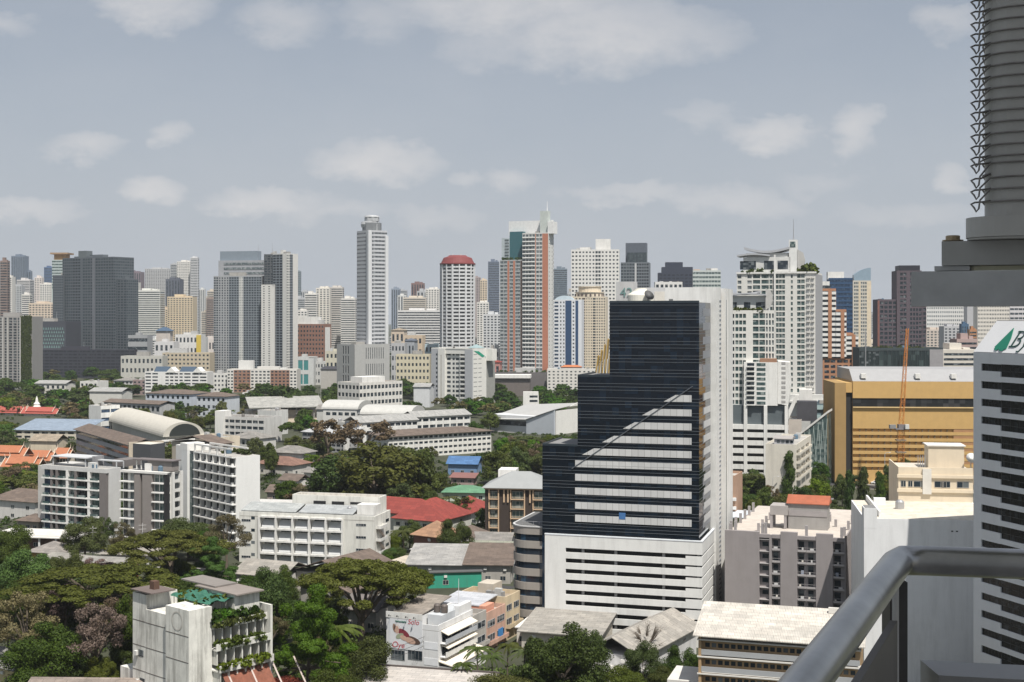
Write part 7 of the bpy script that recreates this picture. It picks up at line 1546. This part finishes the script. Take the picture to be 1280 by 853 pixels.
def clumps(kind, q):
    rr = random.Random(q); C = []
    if kind == 'round':
        for i in range(40):
            a = rr.random() * 6.283; e = rr.uniform(-.75, 1.0); r = .37 * math.sqrt(max(0, 1 - max(e, 0) ** 2 * .85 - min(e, 0) ** 2 * .35)) * rr.uniform(.5, 1.1); C.append((r * math.cos(a), r * math.sin(a), .52 + .37 * e * rr.uniform(.75, 1.1), rr.uniform(.10, .19), rr.uniform(.08, .15)))
    elif kind == 'rain':
        for i in range(110):
            a = rr.random() * 6.283; r = .47 * math.sqrt(rr.random()); C.append((r * math.cos(a), r * math.sin(a), .93 - 1.0 * r * r - rr.uniform(0, .20) * rr.random(), rr.uniform(.05, .10), rr.uniform(.025, .05)))
    elif kind == 'tier':
        for k in range(6):
            z = .32 + .115 * k; rad = .46 * (1 - .62 * k / 6)
            for i in range(14 - 2 * k): a = rr.random() * 6.283; r = rad * rr.uniform(.35, 1.05); C.append((r * math.cos(a), r * math.sin(a), z + rr.uniform(-.06, .06), rr.uniform(.06, .12), rr.uniform(.03, .07)))
    elif kind == 'loose':
        for i in range(24):
            a = rr.random() * 6.283; e = rr.uniform(-.5, 1); r = .40 * math.sqrt(max(.1, 1 - e * e)) * rr.uniform(.6, 1.1); C.append((r * math.cos(a), r * math.sin(a), .62 + .3 * e, rr.uniform(.07, .13), rr.uniform(.05, .10)))
    elif kind == 'column':
        for i in range(22): z = .12 + .82 * i / 21; r = .30 * (1 - (z - .1)) ** .7; a = rr.random() * 6.283; C.append((r * .5 * math.cos(a), r * .5 * math.sin(a), z, r * .75 + .09, .07))
    return C
def trunk_mesh(cl, tr, m, nl=7, hz=.45):
    b = MB(); b.path([(0, 0, 0), (.01, .0, hz * .5), (.0, .01, hz)], [tr * 1.35, tr, tr * .8], 8)
    for c in cl[:nl]: b.path([(0, 0, hz * .8), (c[0] * .45, c[1] * .45, hz + (c[2] - hz) * .55), (c[0], c[1], c[2])], [tr * .6, tr * .4, tr * .12], 5)
    return b.mesh('trunk', m)
def palm_meshes(q):
    rr = random.Random(q); t = MB().path([(0, 0, 0), (.02, .01, .4), (.05, .0, .8)], [.03, .022, .02], 8).mesh('trunk', BARK); f = MB()
    for i in range(16):
        a = 6.283 * i / 16 + rr.random() * .3; el = rr.uniform(-.2, .9); L = rr.uniform(.34, .5); prev = None
        for k in range(9):
            s = k / 8; x = .05 + math.cos(a) * L * s; y = math.sin(a) * L * s; z = .8 + L * (s * el * .6 - s * s * .55) * .5
            if prev:
                d = Vector((x, y, z)) - Vector(prev); n = Vector((-math.sin(a), math.cos(a), 0)); w = .075 * (1 - s * .75)
                for sg in (-1, 1): f.face(prev, (x, y, z), tuple(Vector((x, y, z)) + n * sg * w + d * .6 + Vector((0, 0, -.03))), tuple(Vector(prev) + n * sg * w * .85 + d * .5 + Vector((0, 0, -.03))))
            prev = (x, y, z)
    return t, f.mesh('crown', LEAF['olive'])
TREE = {}
def tree_kind(kind, col, lod):
    k = (kind, col, lod)
    if k not in TREE:
        L = []
        for v in range(3 if lod else 2):
            q = hash((kind, v)) % 1000 if False else (len(kind) * 37 + v * 11 + lod)
            if kind == 'palm': L.append(palm_meshes(q)); continue
            cl = clumps('loose' if kind == 'bare' else kind, q)
            per, size = {0: (700, .0088), 1: (190, .0185), 2: (48, .040)}[lod]
            if kind == 'loose': per = int(per * .45)
            if kind in ('rain', 'tier') and lod == 0: per, size = (520 if kind == 'rain' else 1000), .0064
            tm = trunk_mesh(cl, .022 if kind != 'rain' else .028, BARK, 12 if kind in ('loose', 'bare', 'rain') else 6, .22 if kind == 'column' else .42)
            if kind == 'bare':
                b = MB(); rr = random.Random(q)
                for c in cl:
                    for j in range(7): b.path([(c[0] * .55, c[1] * .55, .42 + (c[2] - .42) * .6), (c[0] * .9 + rr.uniform(-.04, .04), c[1] * .9 + rr.uniform(-.04, .04), c[2]), (c[0] * 1.2 + rr.uniform(-.1, .1), c[1] * 1.2 + rr.uniform(-.1, .1), c[2] + rr.uniform(0, .1))], [.005, .003, .001], 3)
                L.append((tm, b.mesh('crown', BARK)))
            else: L.append((tm, leaf_mesh('crown', cl, per, size, LEAF[col], .1 if kind in ('rain', 'tier') else 0.0, shell=.1 if kind == 'rain' else .4)))
        TREE[k] = L
    return TREE[k]
NAMES = {'round': 'leafy_tree', 'rain': 'rain_tree', 'tier': 'layered_tree', 'loose': 'sparse_tree', 'column': 'cypress_tree', 'palm': 'palm_tree', 'bare': 'bare_tree'}
trr = random.Random(5)
def tree(kind, col, x, y, w, h, label, group=None, lod=None):
    lod = (0 if y < 420 else 1 if y < 900 else 2) if lod is None else lod
    tm, cm = trr.choice(tree_kind(kind, col, lod)); t = empty(NAMES[kind], (x, y, 0), trr.random() * 6.283, label, 'tree', group); t.scale = (w, w, h)
    for n, me in (('trunk', tm), ('crown', cm)): o = bpy.data.objects.new(n, me); COL.objects.link(o); o.parent = t
    return t
def tp(kind, col, px, base, wpx, hpx, label):
    p = at(px, base); return tree(kind, col, p.x, p.y, wpx / FP * p.y, hpx / FP * p.y, label)
for a in [
 ('rain', 'olive', 122, 796, 215, 92, 'great flat crowned rain tree spreading beside the planted building'), ('rain', 'olive', 212, 742, 150, 82, 'dark olive rain tree behind the planted building'), ('tier', 'bright', 262, 752, 78, 78, 'bright green layered tree right of the dark olive rain tree'),
 ('round', 'dark', 14, 718, 60, 62, 'dark round tree at the picture edge under the carport'), ('round', 'dark', 84, 742, 56, 54, 'compact rounded dark tree beside the white house with grey roof'), ('round', 'bright', 34, 768, 90, 84, 'wide mid green tree below the dark round edge tree'), ('round', 'olive', 62, 790, 80, 70, 'olive leafy tree touching the great rain tree'),
 ('loose', 'brown', 34, 850, 110, 112, 'brown dry tree with bare twigs at the lower picture edge'), ('loose', 'pink', 118, 866, 105, 112, 'tree with faded pink blossom left of the planted building'), ('loose', 'pink', 82, 800, 80, 70, 'second dusty pink tree above the brown dry tree'), ('loose', 'brown', 150, 840, 90, 96, 'brown twiggy tree touching the planted building'), ('round', 'dark', 60, 872, 120, 92, 'very dark tree under the brown and pink trees'), ('palm', 'olive', 8, 846, 60, 70, 'single palm at the lower picture edge'),
 ('round', 'olive', 106, 704, 60, 58, 'olive tree standing before the grey apartments'), ('loose', 'olive', 130, 700, 44, 54, 'thin tree in front of the pale end of the grey apartments'), ('loose', 'brown', 152, 702, 40, 50, 'leafless looking tree before the striped apartments'), ('loose', 'pink', 120, 742, 52, 46, 'pink blossoming tree hiding the orange walled house'), ('round', 'olive', 236, 700, 80, 54, 'pale green tree at the foot of the egg crate apartments'), ('loose', 'brown', 283, 716, 66, 74, 'rusty brown tree between egg crate apartments and the buttressed school'), ('round', 'dark', 258, 708, 46, 50, 'dark small tree beside the rusty brown tree'), ('round', 'dark', 306, 672, 50, 44, 'dark bushy tree against the blank wall of the egg crate block'),
 ('round', 'dark', 166, 850, 60, 110, 'tall dark tree hugging the side of the planted building'),
 ('rain', 'olive', 452, 820, 165, 128, 'huge olive rain tree before the buttressed school'), ('rain', 'dark', 498, 794, 100, 92, 'dark rain tree joined to the huge olive one, nearer the billboard house'), ('tier', 'bright', 386, 886, 130, 150, 'big bright green layered tree right of the planted building'), ('round', 'dark', 330, 806, 90, 96, 'dark tree behind the bright green layered tree'), ('round', 'dark', 346, 764, 58, 58, 'small dark tree under the old grey shed'), ('round', 'dark', 318, 766, 52, 52, 'dark tree beside the lean-to of the old grey shed'), ('palm', 'olive', 424, 872, 66, 110, 'palm under the huge olive rain tree'), ('round', 'dark', 452, 880, 90, 86, 'dark undergrowth tree by the lane beside the billboard house'), ('round', 'red', 348, 900, 86, 56, 'dark red leaved shrub tree at the bottom edge'), ('round', 'olive', 318, 905, 70, 56, 'olive shrub tree below the rusty awning'), ('round', 'dark', 420, 905, 80, 70, 'dark tree at the bottom edge right of the red leaved one'), ('round', 'olive', 476, 868, 36, 40, 'small bush tree at the corner of the billboard house'),
 ('palm', 'olive', 598, 866, 44, 70, 'first palm from the billboard house'), ('palm', 'olive', 616, 872, 42, 66, 'second palm from the billboard house'), ('palm', 'olive', 634, 862, 40, 70, 'third palm from the billboard house'), ('palm', 'olive', 654, 866, 44, 66, 'fourth palm from the billboard house'), ('palm', 'olive', 580, 878, 40, 60, 'palm closest to the street wall of the billboard house'), ('round', 'dark', 702, 888, 118, 108, 'broad dark green tree before the parking podium'), ('tier', 'bright', 668, 892, 76, 66, 'light green bushy tree in front of the palms'), ('round', 'olive', 630, 900, 100, 60, 'olive thicket tree under the row of palms'), ('round', 'dark', 736, 872, 60, 84, 'dark tree beside the ridge roofed shed'),
 ('round', 'dark', 784, 890, 66, 58, 'dark bush tree in front of the ridge roofed shed'), ('round', 'olive', 804, 872, 56, 70, 'olive tree at the foot of the bare tree'), ('bare', 'olive', 806, 846, 56, 72, 'bare leafless tree in front of the parking podium'), ('round', 'dark', 852, 872, 56, 66, 'dark tree at the corner of the tan school block'), ('round', 'olive', 832, 880, 50, 46, 'low olive tree between shed and tan school block'),
 ('round', 'dark', 568, 706, 52, 58, 'rounded dark tree at the corner of the tan tiled villa'), ('palm', 'olive', 505, 700, 40, 46, 'palm beside the end wall of the buttressed school'), ('round', 'olive', 512, 690, 44, 40, 'small tree below the red villa roof'), ('round', 'dark', 607, 668, 30, 34, 'dark tree between the red hipped roofs and the low hotel'), ('palm', 'olive', 560, 650, 34, 36, 'palm between the two red hipped roofs'), ('loose', 'olive', 580, 655, 40, 34, 'pale flowering tree by the white villa'),
 ('round', 'olive', 468, 640, 130, 84, 'great green round tree in the middle of the grove'), ('round', 'dark', 420, 640, 80, 70, 'dark tree left of the great green tree in the grove'), ('round', 'olive', 516, 634, 80, 76, 'tall olive tree right of the great green tree in the grove'), ('loose', 'brown', 455, 582, 90, 60, 'wide brown dry tree in front of the school wing'), ('loose', 'brown', 410, 578, 70, 54, 'brown dry tree near the louvred classrooms'), ('round', 'dark', 622, 606, 46, 44, 'dark tree right of the blue metal roof shed'), ('round', 'dark', 358, 530, 60, 50, 'dark dense tree before the louvred classrooms'),
 ('column', 'dark', 986, 640, 30, 76, 'dark cypress like tree left of the yellow garage, standing alone'), ('column', 'dark', 1062, 664, 26, 76, 'first dark cypress before the yellow garage'), ('column', 'olive', 1080, 664, 30, 80, 'second cypress before the yellow garage, slightly lighter'), ('column', 'dark', 1100, 668, 30, 78, 'third dark cypress before the yellow garage'), ('column', 'dark', 1120, 662, 26, 70, 'fourth dark cypress beside the cream upper storeys')]: tp(*a)
ORD = 'first second third fourth fifth sixth seventh eighth ninth tenth eleventh twelfth thirteenth fourteenth fifteenth sixteenth seventeenth eighteenth nineteenth twentieth'.split()
KD = [('round', 'dark', 'dark leafy', 3.4), ('round', 'olive', 'olive green', 5), ('round', 'bright', 'light green', 2), ('loose', 'brown', 'dry brown', 1.6), ('loose', 'olive', 'thin crowned', 1), ('palm', 'olive', 'slender palm', .6), ('rain', 'olive', 'flat crowned', .8)]
MASS = {}
# things the photo shows clear of trees: picture boxes no scattered crown may stand in front of
CLEAR = [(442, 622, 606, 668), (553, 564, 600, 590), (552, 602, 610, 622), (510, 690, 640, 735), (0, 660, 100, 692), (25, 684, 190, 710), (95, 530, 190, 580), (432, 510, 615, 562), (140, 505, 255, 548), (20, 525, 106, 548), (-5, 550, 92, 580), (0, 500, 76, 524), (270, 505, 345, 548), (330, 555, 400, 600), (610, 500, 735, 545), (515, 655, 560, 690), (604, 575, 680, 690), (378, 515, 432, 545), (240, 540, 300, 562), (0, 600, 60, 655)]
def clear(px, py, w, h):
    return not any(px + w * .42 > a and px - w * .42 < c and py - h < d - 3 and py - h * .2 > b and py > d - 4 for a, b, c, d in CLEAR)
def grove(where, x0, x1, y0, y1, n, wm=(8, 15), hm=(8, 14), seed=1, rad=2.5, maxkind=20, mass=False):
    r = random.Random(seed); L = {}
    cand = 0
    while n > 0 and cand < 3000:
        cand += 1; px = r.uniform(x0, x1); py = 1 / (r.uniform(1 / y1, 1 / y0)); p = at(px, py)
        if not free(p.x, p.y, rad): continue
        k = r.choices(KD, [q[3] for q in KD])[0]; tw, th_ = r.uniform(*wm), r.uniform(*hm)
        if not clear(px, py, tw * FP / p.y, th_ * FP / p.y): continue
        if len(L.get(k, [])) >= maxkind: continue
        L.setdefault(k, []).append((p.x / p.y, p, tw, th_)); n -= 1
    if mass:
        for k, v in L.items():
            for _, p, w, h in v: MASS.setdefault(k[1], []).append((k[0], p.x, p.y, w, h))
        return
    for k, v in L.items():
        v.sort(key=lambda q: q[0])
        for i, (_, p, w, h) in enumerate(v):
            kind = 'tree' if k[0] != 'palm' else ''; nm = f'{k[2]} {kind}'.strip()
            lab = f'{ORD[i]} {nm} from the left {where}' if len(v) > 1 else f'only {nm} {where}'
            if k[0] == 'palm': w *= .6
            if k[0] == 'rain': w *= 1.4
            tree(k[0], k[1], p.x, p.y, w, h, lab)
grove('in the grove behind the buttressed school', 328, 600, 566, 650, 52, seed=2)
grove('between the angular hall and the low hotel', 592, 738, 540, 612, 46, seed=3, wm=(10, 17), hm=(10, 16))
grove('in the park before the dark condominium', -20, 260, 462, 507, 150, seed=4, mass=True, wm=(13, 22), hm=(9, 15))
grove('among the temple roofs', -10, 150, 508, 575, 44, seed=5, wm=(10, 18), hm=(8, 14))
grove('around the brown roofed villa', -10, 60, 585, 636, 14, seed=6, wm=(9, 15))
grove('near the arched hall', 160, 345, 520, 606, 46, seed=7, wm=(8, 15))
grove('around the grandstand', 300, 430, 492, 570, 44, seed=8, mass=True, wm=(10, 17))
grove('beside the emblem block', 500, 640, 476, 525, 44, seed=9, mass=True, wm=(12, 19), hm=(9, 14))
grove('in front of the square window hotel', 612, 745, 486, 526, 34, seed=10, mass=True, wm=(12, 19))
grove('below the carport and grey apartments', -5, 235, 722, 800, 26, seed=11, wm=(6, 12), hm=(6, 11))
grove('between the planted building and the old sheds', 290, 420, 750, 850, 20, seed=12, wm=(6, 11), hm=(6, 11))
grove('in the street beside the tower core', 912, 1046, 580, 690, 46, seed=13, wm=(8, 14), hm=(8, 14))
grove('among the villas with red roofs', 470, 640, 640, 730, 22, seed=14, wm=(5, 9), hm=(5, 9))
grove('in front of the yellow garage', 1040, 1170, 600, 640, 9, seed=15, wm=(7, 11))
grove('along the low houses before the towers', 150, 560, 440, 470, 40, seed=16, mass=True, wm=(14, 24), hm=(8, 13))
grove('beyond the dark glass block', 1030, 1230, 432, 452, 26, seed=17, mass=True, wm=(14, 26), hm=(8, 13))
grove('at the bottom edge near the rusty shed', -5, 180, 850, 905, 8, seed=18, wm=(6, 10), hm=(5, 9))
grove('beside the parking podium sheds', 640, 880, 800, 880, 8, seed=19, wm=(4, 7), hm=(4, 8))
grove('behind the white apartments with blue roofs', 140, 300, 470, 500, 26, seed=20, mass=True, wm=(12, 18), hm=(8, 12))
def woodland():
    # the far park trees read as one mass: one object
    V, F_, I, ms, rr, off = [], [], [], [], random.Random(9), 0
    for ci, (col, lst) in enumerate(MASS.items()):
        ms.append(LEAF[col])
        for kind, x, y, w, h in lst:
            me = rr.choice(tree_kind('round' if kind == 'palm' else kind, col, 2))[1]; n = len(me.vertices); c = np.empty(n * 3, np.float32); me.vertices.foreach_get('co', c); c = c.reshape(-1, 3)
            a = rr.random() * 6.283; q = np.stack([(c[:, 0] * math.cos(a) - c[:, 1] * math.sin(a)) * w + x, (c[:, 0] * math.sin(a) + c[:, 1] * math.cos(a)) * w + y, c[:, 2] * h], 1)
            V.append(q); I.append(np.full(n // 4, ci)); off += n
    V = np.concatenate(V); n = len(V) // 4; me = bpy.data.meshes.new('woodland'); me.vertices.add(4*n); me.vertices.foreach_set('co', V.ravel()); me.loops.add(4*n); me.loops.foreach_set('vertex_index', np.arange(4*n)); me.polygons.add(n); me.polygons.foreach_set('loop_start', np.arange(0, 4*n, 4)); me.polygons.foreach_set('loop_total', np.full(n, 4))
    for m in ms: me.materials.append(m)
    me.polygons.foreach_set('material_index', np.concatenate(I)); me.update(); me.validate(); o = bpy.data.objects.new('woodland', me); COL.objects.link(o); tag(o, kind='stuff')
woodland()
# ================================================================ ground, roads, undergrowth
g = MB().face((-9000, -250, 0), (9000, -250, 0), (9000, 11500, 0), (-9000, 11500, 0))
gm = mat((.055, .06, .038), .95, .4, scale=.03); structure('ground', g, gm)
def ribbon(name, pts, w, z, m):
    mb = MB(); P = [at(*p) for p in pts]
    for i in range(len(P) - 1):
        d = (P[i+1] - P[i]).normalized(); n = Vector((-d.y, d.x, 0)) * w / 2
        mb.face(tuple(P[i] - n)[:2] + (z,), tuple(P[i+1] - n)[:2] + (z,), tuple(P[i+1] + n)[:2] + (z,), tuple(P[i] + n)[:2] + (z,))
    return structure(name, mb, m)
asph = mat((.055, .055, .058), .9, .2, .0, scale=.2); pav = mat((.26, .25, .23), .9, .15, scale=.4)
LN = [(300, 930), (400, 868), (476, 838), (560, 770)]; ribbon('pavement', LN, 9, .004, pav); ribbon('road', LN, 5.6, .012, asph)
ST = [(890, 720), (915, 660), (950, 622), (1006, 600), (1050, 606), (1200, 616)]; ribbon('pavement', ST, 17, .004, pav); ribbon('road', ST, 11, .012, asph)
RD = [(-60, 700), (120, 688), (230, 712), (330, 720)]; ribbon('pavement', RD, 7, .004, pav); ribbon('road', RD, 5, .012, asph)
R2 = [(330, 680), (480, 716), (640, 736)]; ribbon('road', R2, 5, .012, asph)
# undergrowth: low leafy ground cover in gardens
def undergrowth(name, boxes, n, sz, m):
    rr = np.random.default_rng(3); P = []
    for x0, x1, y0, y1 in boxes:
        for _ in range(n):
            px = rr.uniform(x0, x1); py = 1 / rr.uniform(1 / y1, 1 / y0); p = at(px, py)
            if free(p.x, p.y, .8): P.append((p.x, p.y))
    cl = [(x, y, rr.uniform(.2, .9), rr.uniform(.9, 2.6), rr.uniform(.5, 1.4)) for x, y in P]
    o = bpy.data.objects.new(name, leaf_mesh(name, cl, 42, sz, m)); COL.objects.link(o); tag(o, kind='stuff'); return o
undergrowth('undergrowth', [(-20, 340, 690, 900), (330, 480, 740, 900), (560, 740, 840, 900)], 260, .22, LEAF['olive'])
undergrowth('undergrowth', [(-10, 160, 500, 690), (150, 345, 520, 690), (328, 640, 560, 690), (590, 740, 530, 620), (905, 1050, 560, 690)], 420, .34, LEAF['dark'])
# ================================================================ cars, poles, wires
def make_car(col):
    t = empty('parked_car', (0, 0, 0), 0); m = mat(col, .35, .02, spec=.5); bd = MB()
    bd.extrude([(-2.15, -.85, .35), (-2.15, -.85, .85), (-1.3, -.85, .95), (2.0, -.85, .92), (2.15, -.85, .6), (2.15, -.85, .35)][::-1], (0, 1.7, 0)); bd.extrude([(-1.35, -.72, .96), (-.7, -.66, 1.42), (.95, -.66, 1.45), (1.75, -.72, .94)][::-1], (0, 1.4, 0)); bd.build('body', m, t)
    gl = MB(); gl.extrude([(-1.2, -.745, .98), (-.66, -.70, 1.36), (.9, -.70, 1.38), (1.5, -.745, .97)][::-1], (0, 1.49, 0)); gl.build('window', G_DK, t)
    for x in (-1.35, 1.35):
        for y in (-.86, .68):
            w = MB(); w.tube((x, y, .32), (x, y + .18, .32), .32, n=12); w.build('wheel', mat((.02, .02, .02)), t)
    for y in (-.6, .6): MB().box(-2.18, -2.12, y - .18, y + .18, .62, .76).build('headlight', mat((.7, .7, .66), .2), t)
    return t
cars = [((.7, .7, .7), 'white car', [(921, 648), (943, 628), (436, 856), (1090, 605)]), ((.05, .05, .06), 'black car', [(908, 672), (1020, 603)]), ((.35, .36, .38), 'silver car', [(930, 640), (975, 611)]), ((.45, .05, .04), 'red car', [(955, 620)])]
wh = ['halfway along the street beside the tower core', 'farther up the street under the trees', 'in the lane beside the billboard house', 'before the yellow parking garage']
for col, nm, pos in cars:
    c0 = make_car(col)
    for i, (px, py) in enumerate(pos):
        p = at(px, py); t = c0
        if i:
            t = c0.copy(); COL.objects.link(t)
            for ch in c0.children: k = ch.copy(); COL.objects.link(k); k.parent = t
        t.location = (p.x + 1.5, p.y, .014); t.rotation_euler = (0, 0, R(60 if px < 1000 else 5)); tag(t, f'{nm} {wh[(i + len(nm)) % 3] if not (px in (436, 1090)) else wh[2 if px == 436 else 3]}', 'car')
def pole(px, base, hpx, label, arm=True, lamp=False):
    p = at(px, base); h = hpx / FP * p.y; t = empty('utility_pole' if not lamp else 'street_lamp', (p.x, p.y, 0), R(20), label, 'pole' if not lamp else 'lamp'); m = mat((.45, .44, .42), .9, .1)
    MB().tube((0, 0, 0), (0, 0, h), .17, .11, 8).build('pole', m, t)
    if lamp: MB().path([(0, 0, h), (.6, 0, h + .6), (2.2, 0, h + .7)], .07, 6).build('arm', m, t); MB().box(1.9, 2.9, -.16, .16, h + .55, h + .7).build('lamp_head', mat((.6, .6, .6)), t)
    else:
        for k in range(2): MB().box(-1.1, 1.1, -.07, .07, h - .7 - k * 1.2, h - .58 - k * 1.2).build('crossarm', m, t)
        MB().box(-.3, .3, -.35, -.12, h - 4, h - 3).build('transformer', mat((.35, .36, .37)), t)
    return t
pole(541, 842, 62, 'concrete utility pole beside the billboard house under the rain tree'); pole(470, 866, 60, 'concrete utility pole in the lane before the billboard house'); pole(178, 706, 52, 'thin concrete pole before the striped apartments'); pole(116, 706, 48, 'thin concrete pole before the grey apartments'); pole(312, 872, 58, 'concrete pole at the foot of the rusty awning'); pole(920, 656, 50, 'utility pole at the street edge beside the tower core')
pole(1106, 622, 54, 'tall street lamp in front of the yellow parking garage', lamp=True); pole(966, 640, 42, 'street lamp among the trees left of the yellow garage', lamp=True); pole(401, 505, 32, 'tall floodlight mast beside the grandstand', lamp=True)
def wire(p0, p1, z0, z1, sag, r=.035):
    a, b = at(*p0), at(*p1); P = [(a.x + (b.x - a.x) * i / 14, a.y + (b.y - a.y) * i / 14, z0 + (z1 - z0) * i / 14 - sag * 4 * (i / 14) * (1 - i / 14)) for i in range(15)]
    tag(MB().path(P, r, 4).build('power_line', mat((.03, .03, .03))), 'sagging black power line between the poles of the lane by the billboard house', 'cable', 'power lines along the lane by the billboard house')
for k in range(3): wire((541, 842), (470, 866), 8.6 - k * .9, 8.2 - k * .9, .5 + .1 * k); wire((470, 866), (312, 872), 8.2 - k * .9, 7.6 - k * .9, .9 + .1 * k)
# ================================================================ haze over the city
hz = MB().box(-8800, 8800, -240, 11400, -1, 330).build('haze', None); hz.data.materials.clear(); tag(hz, kind='stuff')
vm = bpy.data.materials.new('haze_air'); vm.use_nodes = True; nt = vm.node_tree; nt.nodes.remove(nt.nodes['Principled BSDF'])
pv = nt.nodes.new('ShaderNodeVolumePrincipled'); pv.inputs['Color'].default_value = (.89, .93, 1.0, 1); pv.inputs['Density'].default_value = HAZE; pv.inputs['Anisotropy'].default_value = .25
nt.links.new(pv.outputs[0], nt.nodes['Material Output'].inputs['Volume']); hz.data.materials.append(vm)
